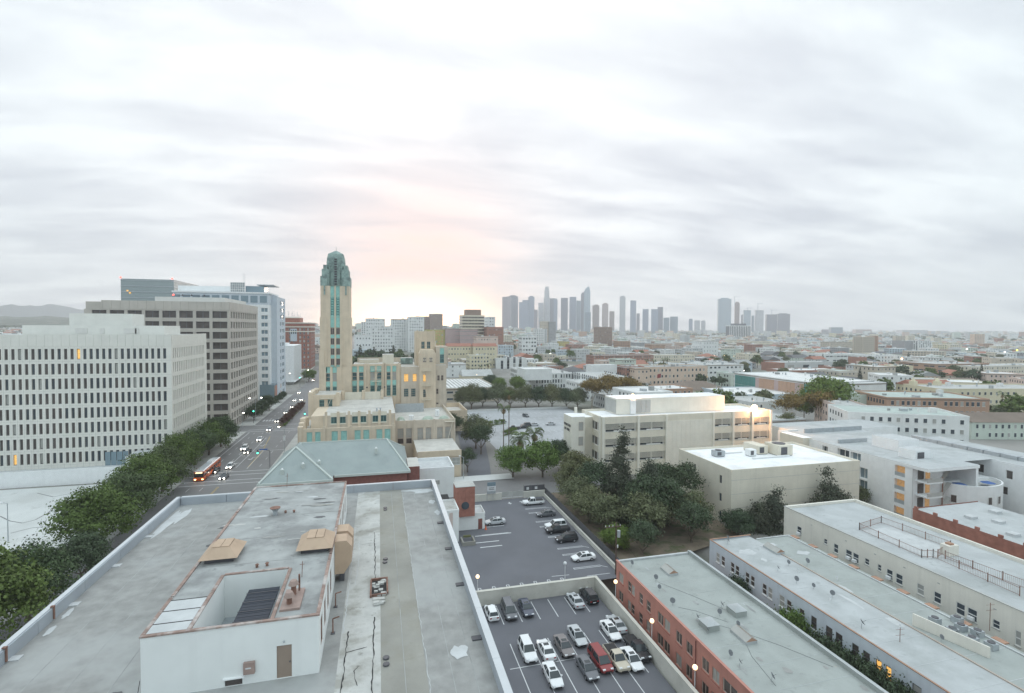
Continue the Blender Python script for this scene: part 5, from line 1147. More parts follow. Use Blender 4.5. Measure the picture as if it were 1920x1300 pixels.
def skylight(x, y, z, w_, d, rot, label, n=7, m='copper_pale'):
    t = thing('skylight', label, 'skylight', (x, y, z), R(rot), world=False)
    MB().box(-w_ / 2, w_ / 2, -d / 2, d / 2, 0, .35).build('curb', 'roof_felt_pale', t)
    b = MB(); b.poly([(-w_ / 2, -d / 2, .36), (w_ / 2, -d / 2, .36), (w_ / 2, 0, .85), (-w_ / 2, 0, .85)]); b.poly([(-w_ / 2, d / 2, .36), (w_ / 2, d / 2, .36), (w_ / 2, 0, .85), (-w_ / 2, 0, .85)]); b.build('glazing', 'glass_blind', t)
    b = MB(); b.poly([(w_ / 2, -d / 2, .36), (w_ / 2, d / 2, .36), (w_ / 2, 0, .85)]); b.poly([(-w_ / 2, -d / 2, .36), (-w_ / 2, d / 2, .36), (-w_ / 2, 0, .85)]); b.build('gable_end', 'brick_orange', t)
    for k in range(n + 1):
        x_ = -w_ / 2 + w_ * k / n; MB().tube((x_, -d / 2, .38), (x_, 0, .88), .035, 4).build('glazing_bar', 'frame_tan', t)
    return t
sal = t
skylight(46.1, 73.8, SZ - .23, 2.6, 1.7, 90, 'glazed ridge skylight near the far end of the salmon house roof', 5)
skylight(45.7, 55.6, SZ - .23, 3.0, 1.7, 90, 'glazed ridge skylight on a raised curb, nearer end of the salmon house roof', 8)
def curb(x, y, z, w_, d, h, label):
    t = thing('roof_hatch', label, 'roof hatch', (x, y, z)); MB().box(x - w_ / 2, x + w_ / 2, y - d / 2, y + d / 2, z, z + h).build('curb', 'roof_felt', t)
    b = MB(); b.loft([[(x - w_ / 2 - .08, y - d / 2 - .08, z + h), (x + w_ / 2 + .08, y - d / 2 - .08, z + h), (x + w_ / 2 + .08, y + d / 2 + .08, z + h), (x - w_ / 2 - .08, y + d / 2 + .08, z + h)], [(x - .1, y - .1, z + h + .3), (x + .1, y - .1, z + h + .3), (x + .1, y + .1, z + h + .3), (x - .1, y + .1, z + h + .3)]]); b.build('lid', 'roof_felt_pale', t)
curb(42.7, 58.6, SZ - .23, 1.8, 2.0, .8, 'square raised roof hatch near the left edge of the salmon house roof'); curb(48.6, 60.6, SZ - .23, 1.8, 2.0, .8, 'square raised roof hatch in the middle of the salmon house roof, dishes on it')
g6 = random.Random(8)
for k in range(16): blot(g6.uniform(40.5, 52.4), g6.uniform(42, 77), g6.uniform(.1, .5), g6.uniform(.2, 1.1), g6.choice(('roof_felt_pale', 'roof_grey_old', 'roof_grey')), SZ - .21 + .0012 * k, sal)
# satellite dishes
def make_dish():
    t = thing('satellite_dish', 'd', 'satellite dish', (0, 0, 0))
    MB().tube((0, 0, 0), (0, 0, .75), .035, 5).build('mast', 'metal_grey', t)
    b = MB(); n = 10; c = Vector((0, -.08, .95)); ax = Vector((.35, -.75, .55)).normalized(); u = ax.orthogonal().normalized(); v = ax.cross(u)
    b.loft([[tuple(c + ax * h + (u * math.cos(2 * math.pi * k / n) + v * math.sin(2 * math.pi * k / n)) * r) for k in range(n)] for r, h in ((.1, -.05), (.42, .06), (.46, .09))], cap=True); b.build('reflector', 'sat_dish', t)
    MB().tube(tuple(c), tuple(c + ax * .55), .02, 4).build('feed_arm', 'metal_dark', t); return t
dish0 = make_dish()
D_ = [(41.0, 77.0, 'salmon'), (42.3, 71.5, 'salmon'), (41.3, 68.8, 'salmon'), (41.0, 64.6, 'salmon'), (42.0, 60.2, 'salmon'), (41.6, 57.4, 'salmon'), (45.8, 60.6, 'salmon'), (47.2, 62.0, 'salmon'), (46.4, 57.6, 'salmon'), (41.2, 52.4, 'salmon'), (41.3, 50.8, 'salmon'), (43, 47.6, 'salmon'),
      (59.8, 77.2, 'blue'), (60.7, 78.4, 'blue'), (63.8, 67.6, 'blue'), (60.8, 66.5, 'blue'), (60.6, 62.6, 'blue'), (61.7, 60.6, 'blue'), (62.4, 58.0, 'blue'), (66.9, 67.0, 'blue'), (59.6, 51.0, 'blue'), (66.6, 46.4, 'blue'), (69.6, 47.0, 'blue'), (71.2, 45.6, 'blue')]
pos_w = {'salmon': SZ - .23, 'blue': 6.78}
for i, (x, y, h) in enumerate(D_):
    x0_, x1_ = (39.3, 53.4) if h == 'salmon' else (57.6, 73.2)
    wh_ = 'far' if y > 68 else 'middle' if y > 56 else 'near'; sd_ = 'left edge' if x < x0_ + 3.6 else 'centre' if x < x0_ + 7.6 else 'right side'
    lab = 'small dark satellite dish, %s part, %s of the %s house roof' % (wh_, sd_, 'salmon' if h == 'salmon' else 'pale blue')
    g_ = 'satellite dishes on the %s house roof' % ('salmon' if h == 'salmon' else 'pale blue')
    if i == 0: dish0.location = (x, y, pos_w[h]); dish0.scale = (.8, .8, .8); dish0['label'] = lab; dish0['group'] = g_
    else: dup(dish0, (x, y, pos_w[h]), R(rnd.uniform(-50, 50)), lab, g_, rnd.uniform(.65, .9))
t = thing('roof_wires', 'thin black wires strung across the salmon house roof', 'cable', (46, 60, SZ))
for pts in ([(42.5, 71, 5.05), (45.5, 66, 5.0), (47.8, 61.5, 5.0)], [(43, 60, 5.0), (46, 57, 5.0), (49, 53, 5.0), (52, 48, 5.0)], [(41.5, 64, 5.0), (43.4, 62.5, 5.0), (46, 59, 5.0)], [(46.5, 57.5, 5.0), (44, 52, 5.0), (43, 47, 5.0)]): MB().path(pts, .016, 4).build('cable', 'metal_dark', t)
for x, y in ((42.8, 55.2), (43.5, 54.2), (50, 52), (47.4, 51), (44.3, 56.9)):
    pass
# pale blue house
t = thing('pale_blue_apartment_house', 'long pale blue stucco apartment house with orange-edged flat roof', 'building', (64, 58, -4))
LX0, LX1, LY0, LY1, LZ = 57.6, 73.2, 20, 79.2, 7.0
grp = [(76.4, 77.3), (75.0, 75.9), (72.6, 73.5), (71.4, 72.3), (69.0, 69.9), (67.8, 68.7), (65.2, 66.1), (64.0, 64.9), (61.6, 62.6), (60.3, 61.2), (58.0, 58.9), (55.9, 56.8), (53.4, 54.4), (51.9, 52.9), (49.6, 50.5), (48.1, 49.0), (46.6, 47.3), (45.4, 46.1), (42, 43)]
ops = [(a, c, z0, z0 + 1.7) for a, c in grp for z0 in (3.9, .7)]
b = MB(); wall(b, 'W', LX0, LY0, LY1, -4, LZ, ops, .15); b.box(LX0 + .2, 66.0, LY0, LY1, -4, LZ - .25); b.box(66.0, LX1, LY0, LY1 - 1.5, -4, LZ - .25)
b.quad((LX0, LY1, -4), (66, LY1, -4), (66, LY1, LZ), (LX0, LY1, LZ)); b.quad((LX0, LY0, LZ), (LX0 + .2, LY0, LZ), (LX0 + .2, LY1, LZ), (LX0, LY1, LZ)); b.build('wall', 'stucco_blue', t)
for i, (a, c, z0, z1) in enumerate(ops): window(t, 'W', LX0, a, c, z0, z1, .1, 'sash', 'frame_white' if i < 22 else 'frame_dark', 'glass_warm' if (i in (32, 34)) else ('glass_blind' if rnd.random() < .3 else 'glass_brown')); MB().box(LX0 - .09, LX0 + .02, a - .08, c + .08, z0 - .12, z0 - .01).build('sill', 'frame_white', t)
b = MB(); b.quad((LX0 + .15, LY0, LZ - .22), (66, LY0, LZ - .22), (66, LY1 - .1, LZ - .22), (LX0 + .15, LY1 - .1, LZ - .22)); b.build('roof', 'roof_felt_pale', t)
b = MB(); b.quad((66.01, LY0, LZ - .22), (LX1, LY0, LZ - .22), (LX1, LY1 - 1.5, LZ - .22), (66.01, LY1 - 1.5, LZ - .22)); b.build('roof', 'roof_felt', t)
coping(t, LX0 - .06, 66.2, LY0, LY1 + .06, LZ + .002, 'brick_orange', .22, 'WN'); MB().box(65.9, 66.1, 22, 72, LZ - .215, LZ - .08).build('roof_ridge', 'frame_tan', t)
coping(t, 66.3, LX1 + .05, LY0, LY1 - 1.4, LZ - .18, 'roof_pale', .25, 'NE')
for k in range(12): MB().box(LX0 + .3, LX1 - .3, 26 + k * 4.4, 26.05 + k * 4.4, LZ - .216, LZ - .20).build('felt_seam', 'roof_pale', t)
zz = LZ - .2
for cx, cy, rx, ry in ((61.0, 73.5, 1.6, 1.4), (66.6, 75, 1.8, .8), (64.2, 56.5, .35, 2.6), (65.2, 51, .6, 1.5), (61.6, 70.4, .5, .8), (70, 71, 1.2, .9), (66.4, 59.5, .5, 1.2)): zz += .0015; blot(cx, cy, rx, ry, 'roof_pale', zz, t, 'patch')
MB().box(73.22, 73.9, 20, 78, LZ - .6, LZ - .2).build('gutter', 'roof_felt', t)
for k in range(14): MB().box(73.3, 74.2, 24 + k * 4, 25.4 + k * 4, LZ - .19, LZ - .05).build('rust_plate', 'brick_orange', t)
skylight(65.8, 73.0, LZ - .22, 3.2, 1.6, 90, 'long low skylight near the far end of the pale blue house roof', 7)
for x, y, lb in ((61.5, 57.5, 'white vent stub near the left middle of the pale blue roof'), (64.4, 49.8, 'slim pipe in the near part of the pale blue roof'), (67.5, 62, 'tiny vent right of the pale blue roof ridge'), (63.7, 65.5, 'tiny vent by the orange patch on the pale blue roof')): stack(x, y, LZ - .22, .1, .5, lb, 'white_paint', 'metal_grey')
t = thing('condenser_bank', 'row of round condenser fans on the near end of the pale blue house roof', 'machine', (70.5, 47, LZ))
for i, (x, y) in enumerate(((68.2, 48.6), (69.7, 47.3), (68.4, 46.2), (70.0, 45.3), (71.6, 47.6), (72.3, 46.2), (71.0, 43.9), (70.0, 49.6), (73.0, 49.0))): p = MB().box(x - .5, x + .5, y - .5, y + .5, LZ - .2, LZ + .55).build('condenser', 'metal_grey', t); MB().tube((x, y, LZ + .551), (x, y, LZ + .63), .4, 12).build('fan_ring', 'metal_dark', p)
t = thing('white_screen_wall', 'white triangular screen wall beside the condensers on the pale blue house roof', 'wall', (67, 46, LZ - .2))
b = MB(); b.loft([[(66.7, 50.0, LZ - .2), (66.9, 50.0, LZ - .2), (66.9, 50.0, LZ + 1.3), (66.7, 50.0, LZ + 1.3)], [(68.6, 42.6, LZ - .2), (68.8, 42.6, LZ - .2), (68.8, 42.6, LZ + 1.1), (68.6, 42.6, LZ + 1.1)]]); b.build('wall_body', 'stucco_cream', t)
for x, y, h, lb in ((61.6, 47.6, 1.6, 'slim white-footed mast on the near left of the pale blue roof'), (75.0, 46.6, 3.4, 'tall rusty aerial mast with cross bars by the cream house wall')):
    t = thing('roof_mast', lb, 'antenna', (x, y, LZ - .2)); MB().tube((x, y, LZ - .2), (x, y, LZ + h), .04).build('pole', 'rust_metal', t)
    for k in range(2): MB().tube((x - .7, y, LZ + h - .2 - k * .7), (x + .7, y, LZ + h - .3 - k * .7), .02, 4).build('cross_bar', 'rust_metal', t)
# long cream house
t = thing('long_cream_apartment_house', 'long cream stucco apartment house with a fenced roof deck and window air conditioners', 'building', (88, 62, -4))
KX0, KX1, KY0, KY1, KZ = 78.4, 95.8, 24, 84.4, 9.5
W_ = [(80.0, 81.1, 1.5), (74.2, 74.9, .9), (71.9, 72.8, 1.6), (69.2, 70.4, 1.6), (67.9, 69.0, 1.6), (66.0, 66.8, 1.0), (63.9, 64.5, 1.0), (62.0, 63.0, 1.6), (60.4, 61.5, 1.6), (57.2, 58.2, 1.6), (54.8, 55.8, 1.6), (51.7, 52.8, 1.7), (50.2, 51.4, 1.7), (47.6, 48.4, 1.1), (45.3, 45.9, 2.0), (42.5, 43.5, 1.6)]
ops = [(a, c, 6.9 - h, 6.9) for a, c, h in W_] + [(a + .05, c + .05, 3.6 - h, 3.6) for a, c, h in W_]
b = MB(); wall(b, 'W', KX0, KY0, KY1, -4, KZ, ops, .15); b.box(KX0 + .2, KX1, KY0, KY1 - .01, -4, KZ - .35); b.quad((KX0, KY1, -4), (KX1, KY1, -4), (KX1, KY1, KZ), (KX0, KY1, KZ)); b.quad((KX0, KY0, KZ), (KX0 + .2, KY0, KZ), (KX0 + .2, KY1, KZ), (KX0, KY1, KZ)); b.box(KX0 + .2, KX1, KY1 - .5, KY1 - .02, KZ - .35, KZ + .15); b.box(KX1 - .4, KX1, KY0, KY1 - .5, KZ - .35, KZ + .25); b.build('wall', 'stucco_cream', t)
for i, (a, c, z0, z1) in enumerate(ops): window(t, 'W', KX0, a, c, z0, z1, .1, 'sash', 'frame_white', 'glass_blind' if rnd.random() < .2 else 'glass'); MB().box(KX0 - .09, KX0 + .02, a - .08, c + .08, z0 - .12, z0 - .01).build('sill', 'concrete', t)
for u in (80.2, 69.4, 68.2, 62.2, 50.5): MB().box(KX0 - .4, KX0 + .05, u, u + .7, 5.35, 5.8).build('window_cooler', 'white_paint', t)
b = MB(); b.quad((KX0 + .18, KY0, KZ - .32), (KX1 - .4, KY0, KZ - .32), (KX1 - .4, KY1 - .5, KZ - .32), (KX0 + .18, KY1 - .5, KZ - .32)); b.build('roof', 'roof_felt_pale', t)
b = MB(); b.quad((83.2, 60, KZ - .3), (90, 60, KZ - .3), (90, 71.5, KZ - .3), (83.2, 71.5, KZ - .3)); b.build('roof_deck', 'roof_pale', t)
MB().box(KX0 - .08, KX0 + .2, KY0, KY1 + .08, KZ + .004, KZ + .1).build('coping', 'concrete', t)
for u in (77.5, 70.2, 64.8, 55, 48, 60): MB().box(KX0 - .03, KX0 + .02, u, u + .35, 8.2, 8.35).build('wall_vent', 'concrete', t)
MB().box(84, 95.7, 36, 46.5, KZ - .3, KZ + 2.4, 0, 1).build('roof_house', ['stucco_cream', 'copper_pale'], t)
t = thing('roof_railing', 'brown metal railing round the roof deck of the cream house', 'railing', (86, 62, KZ - .3))
segs = [((82.9, 71.8), (89.8, 73.4)), ((82.9, 71.8), (82.4, 60.6)), ((82.4, 60.6), (84.2, 60.2)), ((84.2, 60.2), (83.4, 48.5)), ((89.8, 73.4), (90.4, 62.0)), ((84.9, 60.0), (90.4, 62)), ((85.6, 59.4), (86.6, 48.6))]
for (x0, y0), (x1, y1) in segs:
    n = max(2, int(math.hypot(x1 - x0, y1 - y0) / .22)); zb = KZ - .3
    b = MB(); b.tube((x0, y0, zb + 1.15), (x1, y1, zb + 1.15), .035, 4); b.tube((x0, y0, zb + .15), (x1, y1, zb + .15), .03, 4)
    for k in range(n + 1): b.tube((x0 + (x1 - x0) * k / n, y0 + (y1 - y0) * k / n, zb + .15), (x0 + (x1 - x0) * k / n, y0 + (y1 - y0) * k / n, zb + 1.15), .014, 3, cap=False)
    b.build('railing_panel', 'rust_metal', t)
    for k in range(max(2, int(math.hypot(x1 - x0, y1 - y0) / 3)) + 1):
        q = k / max(2, int(math.hypot(x1 - x0, y1 - y0) / 3)); MB().tube((x0 + (x1 - x0) * q, y0 + (y1 - y0) * q, zb), (x0 + (x1 - x0) * q, y0 + (y1 - y0) * q, zb + 1.35), .06, 4).build('post', 'rust_metal', t)
t = thing('rooftop_chimney', 'cream block chimney with a brown cap beside the roof railing', 'chimney', (88, 60.5, KZ)); MB().box(87, 89, 59.8, 61.2, KZ - .3, KZ + 1.3).build('stack', 'stucco_cream', t); MB().box(87.6, 88.4, 60.1, 60.9, KZ + 1.3, KZ + 1.55).build('cap', 'brick_orange', t)
acunit(86.2, 45.4 + 3.2, KZ - .3, 1.2, 1.2, 1.1, 'black metal cage at the near end of the roof railing', 'metal_dark', False)

# brick house and the white modern apartment block
t = thing('brick_apartment_house', 'low brick apartment house with a cluttered pale roof behind the cream house', 'building', (112, 70, -4))
b = MB(); ops = [(a, c, 4.4, 6.4) for a, c in ((72.3, 73.4), (66.8, 68.6), (62.2, 64.0), (57.4, 59.2), (53, 55))]
wall(b, 'W', 104.2, 40, 78.6, -4, 9.0, ops, .15); b.box(104.4, 122, 40, 78.5, -4, 8.8); b.quad((104.2, 78.6, -4), (122, 78.6, -4), (122, 78.6, 9), (104.2, 78.6, 9)); b.build('wall', 'brick_plain', t)
b = MB(); b.quad((104.3, 40, 8.83), (122, 40, 8.83), (122, 78.5, 8.83), (104.3, 78.5, 8.83)); b.build('roof', 'roof_felt_pale', t)
for a, c, z0, z1 in ops: window(t, 'W', 104.2, a, c, z0, z1, .1, 'cross', 'frame_white', 'glass')
for k in range(9): MB().box(104.1, 104.4, 77.6 - k * 3.6, 78.3 - k * 3.6, 9.0, 9.5).build('merlon', 'brick_plain', t)
for x, y in ((110, 72), (112.5, 69), (116, 66), (108, 64), (113, 60), (118, 73)): p = MB().box(x - .8, x + .8, y - .7, y + .7, 8.83, 9.3).build('hatch', 'roof_pale', t)
t = wa = thing('white_modern_apartments', 'white modern apartment block with a rounded drum end and balconies', 'building', (130, 110, -4))
WX, WY0, WY1, WZ = 121.6, 92.0, 134.0, 13.0
ops = [(108.8, 112.4, 10.2, 12.4), (105.4, 108.4, 10.2, 12.4), (110.0, 112.6, 7.0, 9.6), (110.0, 112.6, 3.6, 6.6), (103.4, 106.0, 6.2, 9.0), (103.4, 106.0, 2.8, 5.8), (115.6, 117.4, 9.8, 12.0)]
bal = [(93.8, 96.3, z, z + 2.5) for z in (9.6, 6.3, 3.0, -.4)]
b = MB(); wall(b, 'W', WX, WY0, WY1, -4, WZ, ops + bal, .9); b.box(WX + 1, 129, WY0 + 1.2, WY1, -4, WZ - .4); b.box(WX + .01, 129, WY1 - .4, WY1 + .01, WZ - .4, WZ + .01); b.build('wall', 'white_paint', t)
for a, c, z0, z1 in ops: window(t, 'W', WX, a, c, z0, z1, .7, 'mull', 'frame_white', 'glass' if a > 108 else 'glass_blue')
for a, c, z0, z1 in bal:
    window(t, 'W', WX, a, c, z0, z1, .85, 'bare', 'frame_tan', 'glass_warm2' if 'glass_warm2' in MATS else 'glass_brown'); MB().box(WX + .02, WX + .07, a, c, z0, z0 + .95).build('balcony_rail', 'metal_grey', t)
b = MB(); b.quad((WX + .3, WY0 + 1, WZ - .38), (150, WY0 + 1, WZ - .38), (150, WY1 - .4, WZ - .38), (WX + .3, WY1 - .4, WZ - .38)); b.build('roof', 'roof_felt_pale', t)
b = MB(); b.box(129, 150, 110, WY1, -4, WZ - .5); b.box(129, 170, WY1, WY1 + 14, -4, 12.2, 0, 1); b.build('rear_block', ['white_paint', 'roof_felt_pale'], t)
MB().box(119.5, 122.5, 122, 131, -4, WZ + .2, 0, 1).build('cream_stair_block', ['cream', 'roof_white'], t)
MB().box(121.45, 137.5, 88.4, 96, WZ - .7, WZ + .05, 0, 1).build('roof_slab', ['white_paint', 'roof_felt_pale'], t); MB().box(136.6, 137.4, 88.6, 96, 6.5, WZ - .71).build('fin_wall', 'white_paint', t)
for k in range(4):
    z = 9.2 - 3.35 * k
    MB().box(122.6, 127.2, 89.2, 92, z, z + .35).build('balcony_floor', 'white_paint', t); MB().box(122.6, 127.2, 89.2, 89.32, z + .36, z + 1.2).build('balcony_rail', 'concrete', t)
    MB().box(123.2, 125.0, 91.9, 92.1, z + .4, z + 2.7).build('balcony_window', 'glass_warm' if k in (9,) else 'glass_brown', t); MB().box(125.6, 126.9, 91.9, 92.1, z + .4, z + 2.6).build('lit_door', 'glass_warm2', t)
    b = MB(); b.quad((127.6, 89.6, z), (130.4, 89.6, z + 3.0), (130.4, 90.6, z + 3.0), (127.6, 90.6, z)); b.build('stair_flight', 'concrete', t)
b = MB(); b.box(121.8, 131, 92.0, 93.2, -4, WZ - .71); b.build('end_wall', 'white_paint', t)
MB().tube((127.5, 89.5, -4), (127.5, 89.5, 10.5), .15).build('stair_post', 'rust_metal', t)
# drum
b = MB(); n = 24; ring = lambda r, z, rx=8.2, ry=6.0: [(138.5 + (rx + r) * math.cos(math.radians(180 + 180 * k / n)), 92 + (ry + r) * math.sin(math.radians(180 + 180 * k / n)), z) for k in range(n + 1)]
lo, hi, hin, fl = ring(0, 1.6), ring(0, 8.6), ring(-.35, 8.6), ring(-.35, 7.4)
for k in range(n):
    b.quad(lo[k], lo[k + 1], hi[k + 1], hi[k]); b.quad(hi[k], hi[k + 1], hin[k + 1], hin[k]); b.quad(hin[k], hin[k + 1], fl[k + 1], fl[k])
b.poly(fl); b.poly(lo); b.box(130.3, 146.7, 92.0, 98, 1.6, 8.5); b.build('drum', 'white_paint', t, smooth=False)
b = MB(); b.poly([(p[0], p[1], 7.42) for p in fl]); b.build('drum_terrace', 'concrete', t)
for a in (205, 262, 283): 
    a = R(a); x, y = 138.5 + 8.25 * math.cos(a), 92 + 6.05 * math.sin(a)
    o = link('window', win_mesh('plain', 'frame_white', 'glass_brown'), t); o.location = (x - 130, y - 110, 5.2 + 4); o.scale = (1.1, 1, 1.9); o.rotation_euler = (0, 0, math.atan2(6.05 * math.sin(a) / 6.05 * 8.25, math.cos(a) * 6.05) + math.pi / 2)
MB().box(131, 146, 88, 97, -4, 1.5).build('drum_base', 'white_paint', t); MB().box(131.5, 135.5, 87.7, 87.95, -2.0, .9).build('lit_opening', 'glass_warm', t); MB().box(137, 143, 87.7, 87.95, -2.4, .6).build('garage_opening', 'glass_brown', t)
ops = [(152.5 - 0, 0, 0, 0)][:0]
b = MB(); wops = [(u, u + 1.4, 8.6, 10.8) for u in (106.5, 99, 94.6, 88.5)] + [(89.4, 90.8, 4.6, 6.6)]
wall(b, 'W', 148.5, 74, 118, -4, 12.6, wops, .3); b.box(148.9, 166, 74, 118, -4, 12.3, 0, 0); b.build('rear_wing_wall', 'white_paint', t)
for a, c, z0, z1 in wops: window(t, 'W', 148.5, a, c, z0, z1, .25, 'plain', 'frame_white', 'glass_brown')
for k in range(3): window(t, 'W', 148.5, 100.6 + k * 1.6, 102.1 + k * 1.6, 7.6, 10.9, -.04, 'plain', 'frame_white', 'glass_blue')
b = MB(); b.quad((148.6, 74, 12.35), (166, 74, 12.35), (166, 118, 12.35), (148.6, 118, 12.35)); b.build('rear_wing_roof', 'roof_felt_pale', t)
for k in range(11): MB().box(154.5, 156.3, 76 + k * 3.8, 79.6 + k * 3.8, 12.36, 13.3).build('screen_panel', 'metal_grey', t)
for k in range(8): MB().box(128 + k * 2.8, 130.7 + k * 2.8, 130.2, 130.5, WZ - .37, WZ + .9).build('screen_panel', 'metal_grey', t)
MB().box(133, 140, 104.5, 112, WZ - .37, WZ + 2.6, 0, 1).build('rooftop_room', ['white_paint', 'roof_pale'], t); MB().box(128.5, 134, 96.6, 101, WZ - .37, WZ + 1.9, 0, 1).build('rooftop_room', ['white_paint', 'roof_pale'], t); MB().box(129.1, 131.2, 96.5, 96.59, WZ, WZ + 1.5).build('louvre', 'metal_dark', t)
MB().box(126, 136, 116, 116.5, WZ - .37, WZ + .7).build('screen_panel', 'metal_grey', t)
b = MB(); wops = [(133.6 + 4.2 * k, 135.2 + 4.2 * k, z, z + 2) for k in range(5) for z in (8.6, 4.8, 1.0)]
b2 = MB()
MB().box(131, 148, 66, 74, -4, 11.8, 0, 1).build('pink_wing', ['white_paint', 'roof_pale'], t)
for z in (8.2, 4.8, 1.4):
    window(t, 'W', 131, 66.6, 68.4, z, z + 2, -.04, 'plain', 'frame_white', 'brick_plain'); window(t, 'W', 131, 72.0, 73.6, z - .6, z + 2.2, -.04, 'plain', 'frame_tan', 'glass_warm')
for x, y, lb in ((133.5, 90, 'left blue parasol on the drum terrace'), (141.5, 89.2, 'right blue parasol on the drum terrace')):
    t = thing('blue_parasol', lb, 'parasol', (x, y, 7.42)); MB().tube((x, y, 7.42), (x, y, 8.5), .04).build('pole', 'metal_grey', t); MB().tube((x, y, 8.3), (x, y, 8.7), 1.5, 8, 0, .1).build('canopy', 'parasol_blue' if 'parasol_blue' in MATS else 'car_navy', t)
# ================================================================== VEHICLES
def make_vehicle(kind, paint, label, glow=False):
    t = thing({'sedan': 'sedan_car', 'suv': 'suv_car', 'pickup': 'pickup_truck', 'wagon': 'wagon_car', 'van': 'minivan'}[kind], label, {'pickup': 'pickup truck'}.get(kind, 'car'), (0, 0, 0))
    Ln, W, H = {'sedan': (4.7, 1.82, 1.43), 'suv': (4.8, 1.92, 1.75), 'pickup': (5.4, 1.92, 1.75), 'wagon': (4.3, 1.78, 1.55), 'van': (5.0, 1.95, 1.75)}[kind]
    h = Ln / 2; w = W / 2
    hood = {'sedan': .93, 'suv': 1.05, 'pickup': 1.05, 'wagon': .95, 'van': 1.05}[kind]
    if kind == 'sedan': st = [(-h, .80, .45, .92), (-h + .15, .93, .3, 1.02), (-h + .9, 1, .24, 1.02), (-.3, 1, .22, .98), (.9, 1, .22, .96), (h - .9, .98, .26, .86), (h - .25, .9, .3, .74), (h, .72, .42, .62)]
    elif kind == 'pickup': st = [(-h, .94, .5, 1.05), (-h + .06, .97, .42, 1.07), (-.35, 1, .36, 1.07), (.9, 1, .32, 1.05), (h - .3, .96, .36, 1.0), (h, .86, .48, .88)]
    else: st = [(-h, .88, .45, 1.0), (-h + .12, .95, .3, 1.03), (-.3, 1, .25, hood), (h - 1.25, 1, .25, hood - .02), (h - .3, .93, .3, hood - .18), (h, .76, .42, hood - .33)]
    b = MB(); rings = []
    for x, fw, zb, zt in st:
        q = w * fw; rings.append([(x, -q, zb + .12), (x, -q, zt - .22), (x, -q * .94, zt - .05), (x, -q * .7, zt), (x, q * .7, zt), (x, q * .94, zt - .05), (x, q, zt - .22), (x, q, zb + .12), (x, q * .85, zb), (x, -q * .85, zb)])
    b.loft(rings)
    if kind == 'pickup':
        pass
    body = b.build('body', paint, t, smooth=False)
    C_ = {'sedan': (-1.75, -1.1, .35, 1.15), 'suv': (-2.3, -2.0, .35, 1.05), 'pickup': (-.45, -.3, .75, 1.35), 'wagon': (-2.0, -1.6, .45, 1.15), 'van': (-2.35, -2.1, .75, 1.6)}[kind]
    zb = {'sedan': .95, 'pickup': 1.04}.get(kind, hood - .02); zr = H - .05
    b = MB(); b.loft([[(C_[0], -w * .88, zb), (C_[0], w * .88, zb), (C_[0] + .02, w * .84, zb + .03), (C_[0] + .02, -w * .84, zb + .03)],
                      [(C_[1], -w * .90, zb), (C_[1], w * .90, zb), (C_[1], w * .70, zr), (C_[1], -w * .70, zr)],
                      [(C_[2], -w * .92, zb), (C_[2], w * .92, zb), (C_[2], w * .70, zr), (C_[2], -w * .70, zr)],
                      [(C_[3], -w * .86, zb), (C_[3], w * .86, zb), (C_[3] - .02, w * .82, zb + .03), (C_[3] - .02, -w * .82, zb + .03)]])
    b.build('windows', 'car_glass', t)
    b = MB(); b.loft([[(C_[1] - .05, -w * .66, zr + .0), (C_[1] - .05, w * .66, zr), (C_[1] - .02, w * .6, zr + .05), (C_[1] - .02, -w * .6, zr + .05)], [(C_[2] + .05, -w * .68, zr), (C_[2] + .05, w * .68, zr), (C_[2] - .05, w * .6, zr + .05), (C_[2] - .05, -w * .6, zr + .05)]])
    roof = b.build('roof', paint, t)
    if kind in ('sedan',): MB().box(C_[1] + .75, C_[1] + 1.35, -.38, .38, zr + .045, zr + .06).build('sunroof', 'car_glass', roof)
    b = MB()
    for s_ in (-1, 1):
        for xa, xb in (((C_[0] + .04), C_[1]), ((C_[3] - .04), C_[2])): b.tube((xa, s_ * w * .85, zb + .02), (xb, s_ * w * .70, zr + .01), .05, 4)
        xm = (C_[1] + C_[2]) / 2; b.tube((xm, s_ * w * .92, zb), (xm, s_ * w * .71, zr), .045, 4)
        if kind in ('suv', 'van', 'wagon'): b.tube((C_[1] + .9 if kind != 'van' else C_[1] + 1.2, s_ * w * .92, zb), (C_[1] + .85, s_ * w * .71, zr), .05, 4)
    pl_ = b.build('pillars', paint, t); pl_['kind'] = 'stuff'
    if kind == 'pickup': MB().box(-h + .1, -.5, -w * .84, w * .84, 1.06, 1.085).build('cargo_bed', 'plastic_dark', t)
    for sx in (h - .92, -h + .95):
        for s_ in (-1, 1):
            wh = MB().tube((sx, s_ * (w - .2), .33), (sx, s_ * (w + .005), .33), .335, 14).build('wheel', 'tyre', t)
            MB().tube((sx, s_ * (w + .002), .33), (sx, s_ * (w + .02), .33), .2, 10).build('rim', 'rim', wh)
    for s_ in (-1, 1):
        b = MB()
        zf = st[-2][3] - .14
        b.box(h - .26, h - .05, s_ * w * .58 - .2, s_ * w * .58 + .2, zf - .02, zf + .12) if not glow else b.ball((h - .05, s_ * w * .6, zf), .22)
        b.build('headlight', 'lamp_white' if glow else 'head_clear', t)
        MB().box(-h - .01, -h + .12, s_ * w * .62 - .16, s_ * w * .62 + .16, .72, .9).build('tail_light', 'tail_red', t)
        MB().box(C_[3] - .35, C_[3] - .2, s_ * (w + .02) - .08, s_ * (w + .02) + .08, .92, 1.05).build('wing_mirror', paint, t)
    MB().box(h - .12, h + .015, -.45, .45, .42, .58).build('grille', 'plastic_dark', t)
    MB().box(-h - .015, -h + .1, -.26, .26, .55, .68).build('number_plate', 'head_clear', t)
    return t
PROTO = {}
